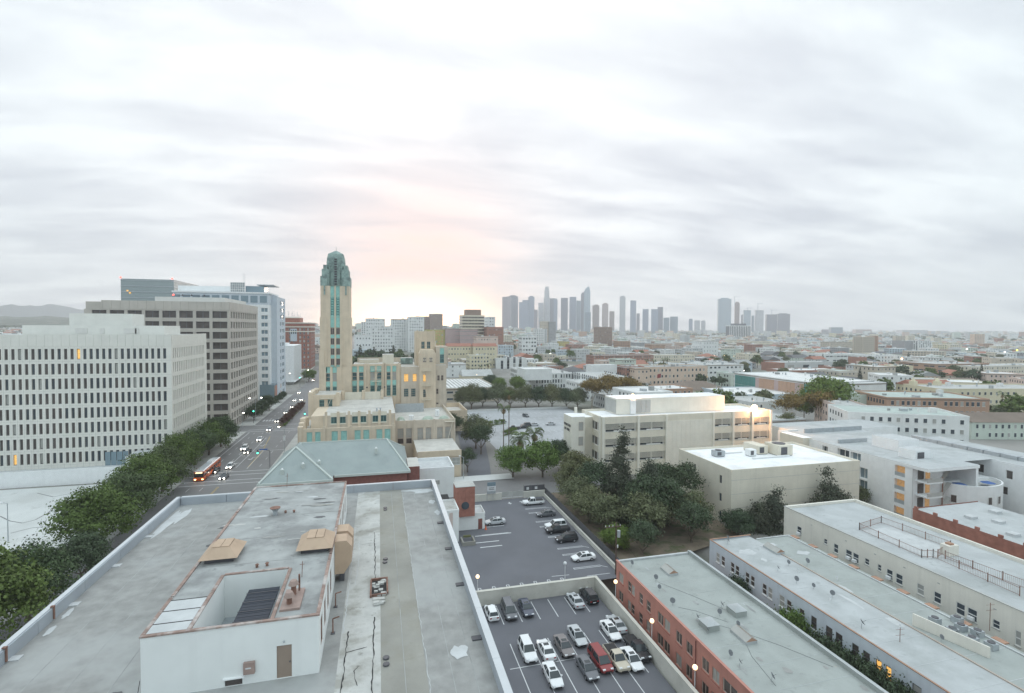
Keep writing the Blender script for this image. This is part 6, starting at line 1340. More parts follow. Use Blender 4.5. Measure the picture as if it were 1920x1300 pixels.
def vehicle(kind, paint, label, x, y, z, heading, group, glow=False):
    k = (kind, paint, glow)
    if k not in PROTO: t = PROTO[k] = make_vehicle(kind, paint, label, glow); t.location = (x, y, z); t.rotation_euler = (0, 0, R(heading)); t['group'] = group
    else: t = dup(PROTO[k], (x, y, z), R(heading), label, group)
    return t
G1, G2, G3, G4 = 'cars parked on the lower deck', 'cars parked in the upper lot', 'cars parked in the distant pale lot', 'vehicles driving along the boulevard'
LZ_ = -1.49
for a in (('wagon', 'car_white', 'white hatchback against the deck wall, leftmost of the back row', 17.5, 79.4, 90), ('van', 'car_grey', 'grey minivan second from the left in the back row of the deck', 20.4, 79.3, -90), ('sedan', 'car_navy', 'dark blue sedan third from the left in the back row of the deck', 23.3, 79.4, -90),
          ('sedan', 'car_silver', 'silver sedan beside the black estate car at the right of the back row', 32.0, 79.6, 90), ('suv', 'car_black', 'black four-wheel drive at the right end of the back row of the deck', 34.8, 80.4, 90),
          ('suv', 'car_white', 'white car with a roof rack at the left of the middle row', 20.4, 68.6, -90), ('sedan', 'car_white', 'white sedan second from the left of the middle row, tail towards us', 23.0, 68.2, 90), ('sedan', 'car_taupe', 'dark brownish sedan third in the middle row', 25.8, 68.4, -90), ('sedan', 'car_silver', 'silver grey sedan fourth in the middle row parked behind the red van', 28.6, 70.2, -90),
          ('sedan', 'car_white', 'white sedan near the right wall facing us in the middle row', 34.0, 70.2, -90), ('sedan', 'car_silver', 'silver coupe parked against the right deck wall behind the black pickup', 36.0 - .4, 71.6, 90),
          ('sedan', 'car_white', 'white car cut by the bottom edge at the left of the front row', 22.2, 62.9, -90), ('sedan', 'car_grey', 'dark grey sedan in the front row left of the red van', 27.2, 63.1, -90), ('van', 'car_red', 'dark red minivan in the front row', 29.6, 64.2, -90), ('pickup', 'car_beige', 'beige pickup truck in the front row', 31.9, 64.0, -90),
          ('sedan', 'car_white', 'white coupe in the front row between the beige and black pickups', 33.9, 63.3, -90), ('pickup', 'car_black', 'black pickup truck in the front row against the right wall', 35.75, 65.2, -90)):
    vehicle(a[0], a[1], a[2], a[3], a[4], LZ_, a[5] + rnd.uniform(-1.5, 1.5), G1)
for a in (('sedan', 'car_silver', 'silver sedan beside the brick-topped booth in the upper lot', 25.7, 113.2, 180), ('pickup', 'car_white', 'white pickup truck at the gate end of the upper lot', 38.0, 123.6, 180), ('sedan', 'car_grey', 'dark grey sedan second from the gate on the fence side', 38.6, 115.2, 180), ('suv', 'car_white', 'white car partly hidden behind the black pickup on the fence side', 38.4, 107.8, 180),
          ('pickup', 'car_black', 'black pickup truck nosed out beside the white car on the fence side', 38.0, 105.3, 180), ('suv', 'car_black', 'black sport utility in the deep shade below the black pickup', 38.2, 100.3, 180), ('sedan', 'car_white', 'white sedan alone nearest to us on the fence side of the upper lot', 38.3, 91.4, 180)):
    vehicle(a[0], a[1], a[2], a[3], a[4], 0.01, a[5] + rnd.uniform(-1, 1), G2)
for a in (('wagon', 'car_grey', 'lone grey hatchback farthest back in the pale lot', 71.6, 246.5, -70), ('wagon', 'car_white', 'white car beside the planted island of the pale lot', 56.9, 235, 20), ('pickup', 'car_black', 'black pickup truck leftmost of the cluster in the pale lot', 57.6, 217, 175), ('sedan', 'car_black', 'black car right of the pickup in the pale lot cluster', 62.3, 218.5, 175), ('suv', 'car_black', 'dark sport utility behind the pickup in the pale lot', 64.6, 222.5, 175), ('sedan', 'car_silver', 'silver car in the middle of the pale lot cluster', 68.6, 222.7, 175), ('sedan', 'car_silver', 'silver car rightmost of the cluster in the pale lot', 76.6, 222.9, 170), ('suv', 'car_white', 'white sport utility nearest the palms in the pale lot', 54.6, 201, 215)):
    vehicle(a[0], a[1], a[2], a[3], a[4], 0.03, a[5], G3)
for a in (('wagon', 'car_white', 'white estate car driving alone in the middle of the boulevard', -45.6, 178.4, -90), ('sedan', 'car_grey', 'dark car with bright headlights at the near crosswalk', -44.2, 166.4, -90), ('sedan', 'car_black', 'dark car running just behind the orange bus', -48.6, 174, -90), ('suv', 'car_white', 'white sport utility with glaring headlights left of a dark car', -47.3, 203.5, -90), ('sedan', 'car_black', 'dark car overlapping the white sport utility on the boulevard', -45.0, 198.2, -90),
          ('sedan', 'car_white', 'white sedan lighting the road past the stop line', -45.2, 218.5, -90), ('sedan', 'car_silver', 'silver car in the intersection with its lights on', -45.5, 238.5, -90), ('sedan', 'car_grey', 'dark car beside the tip of the planted median', -46.0, 259.5, -90),
          ('sedan', 'car_silver', 'car with lit headlights left of the middle of the median', -46.2, 284.0, -90), ('sedan', 'car_taupe', 'car with lit headlights near the far end of the median', -46.2, 303.0, -90), ('sedan', 'car_white', 'first white car waiting past the median', -48.8, 330.0, -90), ('sedan', 'car_silver', 'second car waiting past the median', -45.3, 332.0, -90),
          ('sedan', 'car_white', 'car with lit headlights left of two beyond the far crossing', -44.6, 372, -90), ('sedan', 'car_taupe', 'car with lit headlights right of two beyond the far crossing', -41.0, 384, -90), ('sedan', 'car_white', 'white car by the kerb below the white slab building', -51.4, 366, -90), ('sedan', 'car_red', 'reddish car under the round green tree at the end of the boulevard', -50.6, 436, -90)):
    vehicle(a[0], a[1], a[2], a[3], a[4], .01 + (ground_z(a[3], a[4]) if a[4] > 330 else 0), a[5], G4, True)
# the orange bus
t = thing('city_bus', 'orange city bus with a silver roof driving along the boulevard', 'bus', (-50.2, 172.5, 0), R(-90), world=False)
MB().box(-8.3, 8.3, -1.28, 1.28, .35, 1.35).build('lower_body', 'bus_orange', t)
b = MB(); 
for s_ in (-1, 1):
    b.box(-8.3, 8.1, s_ * 1.27 - .02, s_ * 1.27 + .02, 2.35, 2.95)
    for k in range(10): b.box(-8.3 + k * 1.8, -8.1 + k * 1.8, s_ * 1.27 - .02, s_ * 1.27 + .02, 1.35, 2.35)
b.box(-8.32, -8.2, -1.28, 1.28, 1.35, 2.95); b.box(8.18, 8.32, -1.28, 1.28, 2.85, 2.95); b.build('upper_body', 'bus_orange', t)
MB().box(-8.15, 8.15, -1.22, 1.22, 1.35, 2.35).build('windows', 'car_glass', t); MB().box(8.16, 8.27, -1.15, 1.15, 1.25, 2.4).build('windscreen', 'car_glass', t)
b = MB(); b.loft([[(-8.2, -1.2, 2.96), (-8.2, 1.2, 2.96), (-8.0, .95, 3.2), (-8.0, -.95, 3.2)], [(8.2, -1.2, 2.96), (8.2, 1.2, 2.96), (8.0, .95, 3.2), (8.0, -.95, 3.2)]]); b.build('roof', 'car_silver', t)
MB().box(-5, -1.5, -.7, .7, 3.2, 3.5).build('roof_unit', 'car_white', t); MB().box(8.2, 8.3, -.9, .9, 2.45, 2.83).build('destination_sign', 'lamp_glow', t)
for s_ in (-1, 1):
    MB().box(8.28, 8.36, s_ * .95 - .2, s_ * .95 + .2, .62, .85).build('headlight', 'lamp_orange', t)
    for x in (5.6, -1.0, -5.4): wh = MB().tube((x, s_ * 1.0, .5), (x, s_ * 1.31, .5), .5, 14).build('wheel', 'tyre', t); MB().tube((x, s_ * 1.30, .5), (x, s_ * 1.33, .5), .26, 10).build('rim', 'rim', wh)

# ================================================================== STREET FURNITURE
def globe_lamp(x, y, z, h, label, lit=True):
    t = thing('globe_lamp', label, 'lamp', (x, y, z)); MB().tube((x, y, z), (x, y, z + h), .055, 6).build('post', 'paint_white', t); MB().ball((x, y, z + h + .3), .32, 12, 8).build('globe', 'lamp_glow' if lit else 'paint_white', t); MB().tube((x, y, z + h), (x, y, z + h + .1), .16, 8).build('collar', 'metal_grey', t); return t
globe_lamp(15.9, 83.0, .8, 2.3, 'lit globe lamp at the left end of the cream dividing wall'); globe_lamp(31.4, 83.0, .8, 2.8, 'unlit globe lamp in the middle of the cream dividing wall', False)
globe_lamp(37.7, 76.2, .0, 2.9, 'lit globe lamp at the far corner of the salmon house'); globe_lamp(37.7, 64.6, .0, 2.9, 'lit globe lamp halfway along the salmon wall'); globe_lamp(37.7, 54.3, .0, 2.9, 'lit globe lamp nearest to us along the salmon wall')
def cobra(x, y, z, h, dx, dy, label, m='lamp_white', lit=True, arms=1):
    t = thing('street_lamp', label, 'street lamp', (x, y, z)); MB().tube((x, y, z), (x, y, z + h), .11, 6, 0, .07).build('pole', 'metal_grey', t)
    for s_ in ((1, -1) if arms == 2 else (1,)):
        MB().tube((x, y, z + h), (x + dx * s_, y + dy * s_, z + h + .25), .05, 5).build('arm', 'metal_grey', t)
        MB().ball((x + dx * s_ * 1.1, y + dy * s_ * 1.1, z + h + .22), .38, 8, 5, 0, .45).build('light_head', m if lit else 'paint_white', t)
    return t
cobra(-56.0, 262, 0, 11.0, 2.2, .4, 'twin-headed lit street lamp above the traffic light at the far corner', arms=2); cobra(-58.0, 247, 0, 6.5, .3, .1, 'lit low lamp in front of the tan office entrance')
cobra(-32.6, 196, 0, 9.0, -1.6, 0, 'lit street lamp with a white sign on its pole left of the green roof'); MB().box(-33.0, -32.2, 195.8, 195.9, 4.2, 6.0).build('sign_plate', 'paint_white', C.objects[-1] if False else bpy.data.objects['street_lamp.002'])
cobra(-56.5, 125, 0, 9.5, 2.0, 0, 'unlit street lamp standing among the big trees by the pale lot', lit=False); cobra(-96, 152, 0, 9.5, -1.8, 0, 'tall lamp post at the left of the pale lot', lit=False); cobra(-74.5, 128, 0, 8.0, -1.0, 0, 'lamp post with a flat head in the middle of the pale lot', lit=False)
cobra(-54.8, 420, ground_z(-54, 420), 10, 2, 0, 'lit street lamp beside the dark trees at the end of the boulevard'); cobra(-63.5, 405, 8, 2, 0, .3, 'bright lamp at the foot of the white slab building')
cobra(24.3, 149.5, 0, 6.4, -.9, .9, 'curved lamp post at the corner of the driveway', lit=False); cobra(84, 172, 0, 8.0, -2.4, 1.0, 'flat-armed lamp post at the near edge of the far pale lot', lit=False)
MB()
def signal(x, y, h, label, arm=0.0, side=1):
    t = thing('traffic_light', label, 'traffic light', (x, y, 0)); MB().tube((x, y, 0), (x, y, h), .09, 6).build('pole', 'metal_dark', t)
    if arm: MB().tube((x, y, h), (x + arm, y, h + .6), .07, 5).build('arm', 'metal_dark', t)
    hx = x + arm; b = MB().box(hx - .22, hx + .22, y - .2, y + .2, h - .8, h + .4).build('housing', 'metal_dark', t)
    MB().ball((hx, y - .24, h - .55), .26 if y > 200 else .2, 8, 5).build('green_lamp', 'signal_green', b)
    return t
signal(-55.2, 158.5, 5.2, 'green traffic light beside the bus stop under the trees'); signal(-56.0, 258, 6.2, 'green traffic light under the twin street lamp'); signal(-33.6, 176, 5.4, 'green traffic light hung over the right lanes', -3.5); signal(-55.5, 398, 8.2, 'green traffic light by the round tree at the boulevard end'); signal(-32.8, 250, 5.5, 'dim green traffic light at the right side of the median tip')
t = thing('street_name_sign', 'small blue street sign hung beside the right-hand traffic light', 'sign', (-35.5, 176, 5.4)); MB().box(-36.6, -34.2, 175.9, 175.96, 5.7, 6.1).build('sign_plate', 'parasol_blue', t)
t = thing('bus_shelter', 'bus shelter with a pale roof at the pavement by the near crosswalk', 'bus shelter', (-56.8, 150, .14))
MB().box(-58.2, -55.8, 147.5, 152.5, 2.6, 2.75).build('roof', 'metal_grey', t)
for y in (147.8, 152.2):
    for x in (-58, -56): MB().tube((x, y, .14), (x, y, 2.6), .06, 4).build('post', 'metal_dark', t)
MB().box(-58.1, -58.05, 147.8, 152.2, .3, 2.4).build('back_panel', 'glass_blue', t)
for k, (x, y) in enumerate(((-49.4, 159.3), (-47.6, 160.8), (-48.4, 158.2), (-46.2, 159.4))):
    pass
# utility pole with wires
t = thing('utility_pole', 'tall dark wooden utility pole with a grey transformer drum', 'utility pole', (44.6, 89.0, -2))
PX, PY = P(1146, 1078, 0)[0] + .9, P(1146, 1078, 0)[1]
OFF[t] = (PX, PY, -4); t.location = (PX, PY, -4)
MB().tube((PX, PY, -4), (PX, PY, 9.6), .17, 8, 0, .12).build('pole', 'wood_pole', t)
ca = MB().box(PX - 2.2, PX + 1.0, PY - .07, PY + .07, 8.7, 8.88).build('crossarm', 'wood_pole', t)
for k in range(5): MB().tube((PX - 2.1 + k * .72, PY, 8.88), (PX - 2.1 + k * .72, PY, 9.15), .06, 6).build('insulator', 'paint_white', ca)
MB().tube((PX + .42, PY - .2, 6.9), (PX + .42, PY - .2, 8.1), .3, 12).build('transformer', 'metal_grey', t); MB().tube((PX + .2, PY - .25, 5.0), (PX + .2, PY - .25, 5.5), .12, 8).build('fuse_box', 'paint_white', t)
MB().path([(PX, PY, 8.0), (PX + 3, PY - 2.5, 3.5), (39.6 + 3.5, 79.0, 5.0)], .025, 4).build('wire', 'tar', t)

# ================================================================== TREES
def leaf_mesh(name, seed, lobes, n, leaf, mats, up=0.0):
    """leaf-sized faces scattered through and over the lobes of a crown: lobes = (cx, cy, cz, rx, ry, rz)"""
    g = np.random.default_rng(seed)
    wts = np.array([l[3] * l[4] + l[4] * l[5] for l in lobes]); wts = wts / wts.sum()
    nc = n // 42 if n > 900 else n
    idx = g.choice(len(lobes), nc, p=wts); Lb = np.array(lobes)[idx]
    d = g.normal(size=(nc, 3)); d /= np.linalg.norm(d, axis=1)[:, None]
    d[:, 2] = np.where(d[:, 2] < -.55, -d[:, 2], d[:, 2])
    r = 1 - np.abs(g.normal(0, .20, nc)); r = np.clip(r, .25, 1.12) * g.uniform(.9, 1.12, nc)
    bump = 1 + .12 * np.sin(d[:, 0] * 7 + seed) * np.cos(d[:, 1] * 6 + seed * 2) + .07 * np.sin(d[:, 2] * 13 + d[:, 0] * 9)
    c = Lb[:, :3] + d * Lb[:, 3:] * (r * bump)[:, None]
    if nc != n:
        k_ = g.integers(0, nc, n); sg = leaf * g.uniform(2.0, 4.2, nc)[k_][:, None]; off = g.normal(0, 1, (n, 3)) * sg * np.array([1, 1, .62])
        c = c[k_] + off; d = d[k_] * .7 + off / np.maximum(sg, .01) * .45; d[:, 2] += .15; d /= np.linalg.norm(d, axis=1)[:, None]
    nn = d + g.normal(0, .5, (n, 3)); nn[:, 2] += up; nn /= np.linalg.norm(nn, axis=1)[:, None]
    u = np.cross(nn, g.normal(size=(n, 3))); u /= np.linalg.norm(u, axis=1)[:, None]; v = np.cross(nn, u)
    s = leaf * g.uniform(.6, 1.35, n)[:, None]; q = s * g.uniform(.55, .95, n)[:, None]
    V = np.stack([c - u * s - v * q * .3, c + v * q, c + u * s * .9 - v * q * .2, c - v * q * .9], 1).reshape(-1, 3)
    me = bpy.data.meshes.new(name); me.vertices.add(4 * n); me.vertices.foreach_set('co', V.ravel().astype(np.float32))
    me.loops.add(4 * n); me.loops.foreach_set('vertex_index', np.arange(4 * n, dtype=np.int32)); me.polygons.add(n)
    me.polygons.foreach_set('loop_start', np.arange(0, 4 * n, 4, dtype=np.int32)); me.polygons.foreach_set('loop_total', np.full(n, 4, dtype=np.int32))
    me.materials.append(MATS[mats]); me.update(calc_edges=True); return me
def crown_lobes(seed, r, h, k, flat=.75):
    g = random.Random(seed); L_ = [(0, 0, h, r * .78, r * .78, r * flat * .85)]
    for i in range(k):
        a = 2 * math.pi * i / k + g.uniform(-.4, .4); q = r * g.uniform(.45, .68); s = r * g.uniform(.34, .52)
        L_.append((q * math.cos(a), q * math.sin(a), h + g.uniform(-.35, .35) * r * flat, s, s, s * .85))
    for i in range(3): L_.append((g.uniform(-.35, .35) * r, g.uniform(-.35, .35) * r, h + r * flat * g.uniform(.45, .7), r * .38, r * .38, r * .3))
    return L_
def trunk_mb(h, r, seed, spread=1.6):
    g = random.Random(seed); b = MB(); b.tube((0, 0, -.3), (0, 0, h * .55), r, 7, 0, r * .75)
    for i in range(5):
        a = 2 * math.pi * i / 5 + g.uniform(-.4, .4); e = (spread * math.cos(a), spread * math.sin(a), h * g.uniform(.85, 1.05)); b.tube((0, 0, h * .45), e, r * .5, 5, 0, r * .2)
        b.tube(e, (e[0] * 1.7, e[1] * 1.7, e[2] + h * .18), r * .22, 4, 0, r * .1)
    return b
def make_tree(name, label, cat, r, h, trunk_h, leafm, seed, n=5200, leaf=.22, lobes=7, flat=.75, bark='bark', group=None, shape=None):
    t = thing(name, label, cat, (0, 0, 0), group=group)
    trunk_mb(trunk_h, max(.1, r * .06), seed, r * .4).build('trunk', bark, t)
    lb = shape(seed) if shape else crown_lobes(seed, r, h, lobes, flat)
    link('crown', leaf_mesh('crown', seed, lb, n, leaf, leafm), t); return t
TP = {}
def tree(kind, x, y, z, s, rot, label, group=None):
    spec = {
        'ficus': ('ficus_tree', 5.6, 5.6, 3.6, 'leaf_ficus', 17000, .17, 11, .86), 'ficus2': ('ficus_tree', 5.6, 5.5, 3.6, 'leaf_ficus2', 17000, .17, 12, .84), 'round': ('round_tree', 4.2, 4.4, 2.6, 'leaf_dark', 9500, .17, 8, .85),
        'light': ('leafy_tree', 4.2, 4.3, 2.6, 'leaf_light', 10500, .17, 9, .85), 'olive': ('olive_green_tree', 4.2, 4.6, 3.0, 'leaf_olive', 8000, .18, 9, .9), 'autumn': ('autumn_tree', 4.6, 8.5, 6.5, 'leaf_autumn', 4500, .24), 'sparse': ('thin_tree', 3.8, 5.2, 4.0, 'leaf_dark', 4200, .17, 8, 1.05), 'red': ('dark_red_shrub', 1.6, 1.5, .8, 'leaf_red', 1500, .13), 'shrub': ('shrub', 1.6, 1.2, .6, 'leaf_light', 1300, .13), 'grey': ('grey_green_tree', 4.4, 5.0, 3.2, 'leaf_olive', 8500, .17, 9, .95)}[kind]
    if kind not in TP:
        sd = 11 + len(TP) * 7; t = make_tree(spec[0], label, 'shrub' if kind in ('red', 'shrub') else 'tree', spec[1], spec[2], spec[3], spec[4], sd, spec[5], spec[6], *(spec[7:9] or (7, .75)), bark='bark_pale' if kind == 'autumn' else 'bark'); TP[kind] = t
        t.location = (x, y, z); t.rotation_euler = (0, 0, rot); t.scale = s if isinstance(s, tuple) else (s, s, s); t['label'] = label
        if group: t['group'] = group
    else: t = dup(TP[kind], (x, y, z), rot, label, group, s)
    return t
ftr = [('ficus', -51.6, 82, 1.42, 'broad green street tree filling the lower left corner'), ('ficus2', -51.8, 93, 1.12, 'street tree second from the lower left corner, yellowish crown'), ('round', -50.6, 105.0, 1.05, 'darker small street tree between the two nearest big crowns'),
       ('ficus', -53.8, 117, 1.25, 'tall street tree leaning over the right edge of the pale lot'), ('ficus2', -54.6, 129.5, 1.22, 'dark street tree in the middle of the row by the pale lot'), ('ficus', -55.4, 142.5, 1.25, 'street tree behind the bus shelter'), ('ficus2', -56.4, 156, 1.2, 'street tree just before the first crosswalk'),
       ('ficus', -57.6, 171, 1.2, 'street tree past the first crosswalk at the white office corner'), ('ficus2', -57.4, 184, 1.15, 'street tree in front of the side face of the white office'), ('ficus', -57.0, 197, 1.1, 'street tree second from the far end of the white office row'), ('ficus2', -56.8, 210, 1.12, 'last street tree of the row beside the white office')]
for i, (k, x, y, s, lb) in enumerate(ftr): tree(k, x, y, 0, s, i * 1.3, lb, 'street trees along the boulevard')
for i, (x, y, s, lb) in enumerate(((-57.6, 266, .95, 'nearest round tree in front of the tan office'), (-57.0, 280, 1.0, 'middle round tree in front of the tan office'), (-56.6, 296, 1.05, 'farthest large round tree in front of the tan office'), (-57.2, 326, .6, 'small street tree after the tan office row'), (-57.2, 340, .6, 'second small street tree after the tan office row'), (-53.5, 430, 1.25, 'single rounded bright green tree at the end of the boulevard'))):
    tree('light' if i == 5 else 'round', x, y, ground_z(x, y) if y > 330 else 0, s, i * 2.1, lb, 'round street trees beyond the crossing')
for i in range(13):
    y = 250 + i * 4.6; tree('red', -41.8 + rnd.uniform(-.5, .5), y, .1, rnd.uniform(.85, 1.25), i, ('dark reddish shrub at the near tip of the planted median' if i == 0 else 'dark reddish shrub in the %s part of the planted median' % ('near' if i < 5 else 'middle' if i < 9 else 'far')), 'dark red shrubs on the median')
for i in range(8): tree('shrub', -41.5 + rnd.uniform(-.8, .8), 247.5 + i * 5.5, .1, rnd.uniform(.4, .6), i, 'low green plant in the %s part of the planted median' % ('near' if i < 3 else 'middle' if i < 6 else 'far'), 'low green plants on the median')
far_tr = []
# around the lots
mid = [('light', 38.8, 147.0, 1.22, 'bright green rounded tree left of two over the gate corner'), ('light', 47.6, 145.5, 1.4, 'bright green rounded tree right of two over the gate corner'), ('round', 56.4, 152, 1.2, 'dark rounded tree against the left corner of the cream office'), ('grey', 34.8, 186, 1.35, 'grey green tree bending over the driveway'), ('sparse', 35.0, 177, 1.2, 'thin tree beside the driveway, in front of the grey green one'), ('sparse', 26.6, 156, .85, 'small tree at the corner of the low service block'), ('round', 30.0, 214, 1.1, 'dark bush-like tree at the wall of the annex behind the deco building'),
       ('grey', 48.8, 124, 1.1, 'light green tree behind the mesh fence near the gate'), ('olive', 54.4, 136, 1.15, 'pale green tree between the gate and the cream office'), ('olive', 47.6, 115.5, 1.05, 'leafy green tree against the mesh fence'), ('sparse', 52.0, 117, 1.35, 'dark thin tree left of the tall cypress'), ('sparse', 61.5, 101, 1.35, 'broad brownish green tree behind the utility pole'), ('sparse', 71.0, 108.5, 1.4, 'thin grey tree in front of the annex corner'), ('olive', 67.0, 98.6, 1.05, 'low olive tree right of the utility pole'), ('round', 75.6, 94.6, .85, 'small dense green tree at the foot of the annex'), ('olive', 54.5, 97.5, 1.15, 'low yellowish tree beside the utility pole'), ('olive', 48.6, 102.5, 1.0, 'low bushy tree tight behind the mesh fence'), ('light', 46.6, 94.5, .75, 'bright green bush spilling over the fence'), ('sparse', 63.5, 93.4, 1.1, 'thin brown-barked tree above the salmon roof'),
       ('sparse', 66.5, 112.0, 1.35, 'broad hazy tree between the cypress and the annex'), ('sparse', 57.5, 102.5, 1.35, 'dark thin tree right above the utility pole crossarm'), ('olive', 46.9, 108.5, 1.0, 'yellow green tree pressed on the middle of the mesh fence'), ('sparse', 50.6, 90.6, .9, 'straggly tree between the pole and the salmon house')]
for i, (k, x, y, s, lb) in enumerate(mid): tree(k, x, y, 0 if y > 95 else -1, s, i * 1.7, lb)
def cone_shape(r, h, k):
    def f(seed):
        g = random.Random(seed); L_ = []
        for i in range(k):
            q = i / (k - 1); z = 1.5 + q * (h - 2.2); rr = r * (1 - q) ** .8 * g.uniform(.75, 1.15) + .75
            a = g.uniform(0, 6.28); o = rr * .3; L_.append((o * math.cos(a), o * math.sin(a), z, rr * .75, rr * .75, h / k * 1.3))
        return L_
    return f
for i, (x, y, z, r, h, n, lb) in enumerate(((57.0, 112.5, -2, 5.2, 21.5, 22000, 'tall dark cypress rising in front of the cream office'), (61.5, 106.5, -2, 4.8, 15.5, 16000, 'shorter broad cypress right of the tall cypress'), (56.0, 105.0, -2, 3.6, 11.5, 10000, 'slim dark cypress in front of the tall one'), (86.0, 95.0, -3, 3.9, 11.6, 9000, 'twin-topped dark conifer left of two before the annex wall'), (82.4, 95.4, -3, 3.8, 9.4, 8000, 'small dark conifer at the left of the twin-topped one'), (100.8, 95.4, -3, 4.4, 14.6, 10000, 'tall dark conifer before the right part of the annex wall'), (97.2, 94.6, -3, 3.6, 9.8, 7000, 'lower dark conifer left of the tall one by the annex'), (105.4, 95.4, -3, 3.6, 9.2, 7000, 'lower dark conifer right of the tall one by the annex'))):
    t = make_tree('cypress_tree', lb, 'tree', r, h, h * .4, 'leaf_cypress', 70 + i, n, .19, shape=cone_shape(r, h, 9)); t.location = (x, y, z)
for i, (x, y, s, lb) in enumerate(((56.2, 70.5, .42, 'farthest small green tree in the gap beside the salmon house'), (55.9, 58.2, .62, 'upper green tree in the gap between the salmon and blue houses'), (55.6, 53.4, .55, 'middle green bush in the gap between the salmon and blue houses'), (55.6, 50.4, .58, 'third green tree in the gap between the salmon and blue houses'), (55.6, 47.2, .66, 'leafy tree under the orange lit window of the blue house'), (55.4, 44.0, .7, 'nearest large green tree in the gap beside the blue house'))):
    tree('light' if i in (1,) else 'round', x, y, -4.6, (.5 + .15 * s, .62 + .2 * s, .9 + .65 * s), 0.0, lb, 'trees in the gap between the salmon and blue houses')
for i, (x, y, s, lb) in enumerate(((119, 112, .7, 'left palm-like green shrub by the white modern apartments'), (118.5, 104, .75, 'right green shrub by the white modern apartments'), (120.0, 124, .8, 'green shrub near the cream stair block'))): tree('olive', x, y, -1, s, i, lb)
# trees round the far lot
k_ = 0
for px, py, s, kd, lb in ((868, 762, 1.0, 'grey', 'grey green tree at the left end of the row behind the pale lot'), (884, 765, 1.25, 'grey', 'large grey green tree behind the parked car at the left of the pale lot'), (905, 760, 1.15, 'round', 'dark green tree third from the left behind the pale lot'), (933, 762, 1.3, 'olive', 'olive tree behind the tall palms'), (957, 762, 1.1, 'olive', 'olive tree right of the tall palms behind the lot'), (985, 762, 1.2, 'olive', 'brownish tree in the middle of the row behind the pale lot'), (1010, 762, 1.25, 'round', 'dark tree right of the middle of the row behind the lot'), (1035, 763, 1.2, 'grey', 'pale grey tree behind the right half of the lot'), (1062, 763, 1.15, 'round', 'dark tree behind the right end of the lot'), (1083, 764, 1.1, 'olive', 'olive tree beside the orange leaved one'), (1110, 765, 1.1, 'autumn', 'orange leaved tree at the right end of the row'), (1140, 768, 1.25, 'autumn', 'tall orange yellow tree behind the cream office roof'), (1180, 765, 1.15, 'autumn', 'second orange tree behind the cream office roof'), (1208, 752, 1.2, 'round', 'dark green tree right of the orange trees'), (1235, 750, 1.0, 'round', 'spreading dark tree right of the flagpole'), (1255, 750, .9, 'round', 'dark low tree left of the brown hip roof'),
                          (935, 735, 1.1, 'light', 'green tree left of the white office with the slit windows'), (918, 728, 1.1, 'round', 'dark tree above the grey skylit roof'), (970, 735, 1.2, 'light', 'light green tree before the white office wall'), (905, 712, 1.0, 'round', 'dark palm-like tree left of the yellow gable'), (887, 705, 1.0, 'round', 'dark tree behind the small white house'), (880, 690, 1.1, 'olive', 'olive tree in front of the Spanish row'),
                          (1545, 795, 2.3, 'light', 'big spreading green tree left of the cream pale block'), (1535, 800, 1.1, 'autumn', 'brown leaved tree beneath the big spreading green tree'), (1480, 800, 1.0, 'autumn', 'orange leaved tree right of the glaring added flare disc'), (1475, 815, .9, 'olive', 'olive tree beside the cream office corner')):
    x, y, _ = P(px, py + 2, 0); tree(kd, x, y, 0, s * (1.22 if k_ < 22 and kd != 'autumn' else 1.25), k_ * 1.9, lb); k_ += 1
x, y, _ = P(1000, 900, 0)
tree('grey', P(884, 905, 0)[0] - 6, P(884, 905, 0)[1] + 36, 0, .6, 1.0, 'small grey tree on the pavement right of the low service block')
# palms
def make_palm(h, nf, label, fr=2.2, dry=True, tr=.16):
    t = thing('palm_tree', label, 'palm', (0, 0, 0)); MB().tube((0, 0, -.3), (0, 0, h), tr * 1.2, 7, 0, tr * .8).build('trunk', 'bark', t)
    b = MB(); n = 6; pts = []
    for i in range(n + 1):
        q = i / n; pts.append((fr * math.sin(q * 1.9) * .75 + fr * q * .2, fr * (.42 * math.sin(q * 2.3) - .62 * q * q)))
    for i in range(n):
        (x0, z0), (x1, z1) = pts[i], pts[i + 1]
        for s_ in (-1, 1):
            for j in range(3):
                a = j / 3; bx, bz = x0 + (x1 - x0) * a, z0 + (z1 - z0) * a; ln_ = fr * .26 * math.sin(.35 + 2.5 * (i + a) / n)
                b.poly([(bx, 0, bz), (bx + fr * .06, 0, bz + .01), (bx + fr * .13, s_ * ln_, bz - ln_ * .45)])
        b.quad((x0, -.03, z0), (x1, -.03, z1), (x1, .03, z1), (x0, .03, z0))
    me = b.mesh('frond', ['leaf_palm']); me2 = b.mesh('frond', ['frond_dry']); g = random.Random(int(h * 10))
    for k in range(nf):
        old = dry and k % 4 == 3
        o = link('frond', me2 if old else me, t); o.location = (0, 0, h); o.rotation_euler = (0, R(g.uniform(-42, 30)) if not old else R(62), k * 2.399); o.scale = (1, 1.3, 1) if not old else (.8, 1.2, 1)
    return t
for px, py, h, fr, nf, lb in ((944, 862, 17.5, 2.3, 22, 'left of two tall slender palms beside the driveway'), (954, 850, 21, 2.1, 22, 'right of two tall slender palms beside the driveway'), (975, 875, 8.6, 3.4, 30, 'bushy short palm left of two by the round green trees'), (1002, 866, 9.6, 3.2, 30, 'bushy short palm right of two by the round green trees')):
    p = make_palm(h, nf, lb, fr); x, y, _ = P(px, py, 0); p.location = (x, y, 0)
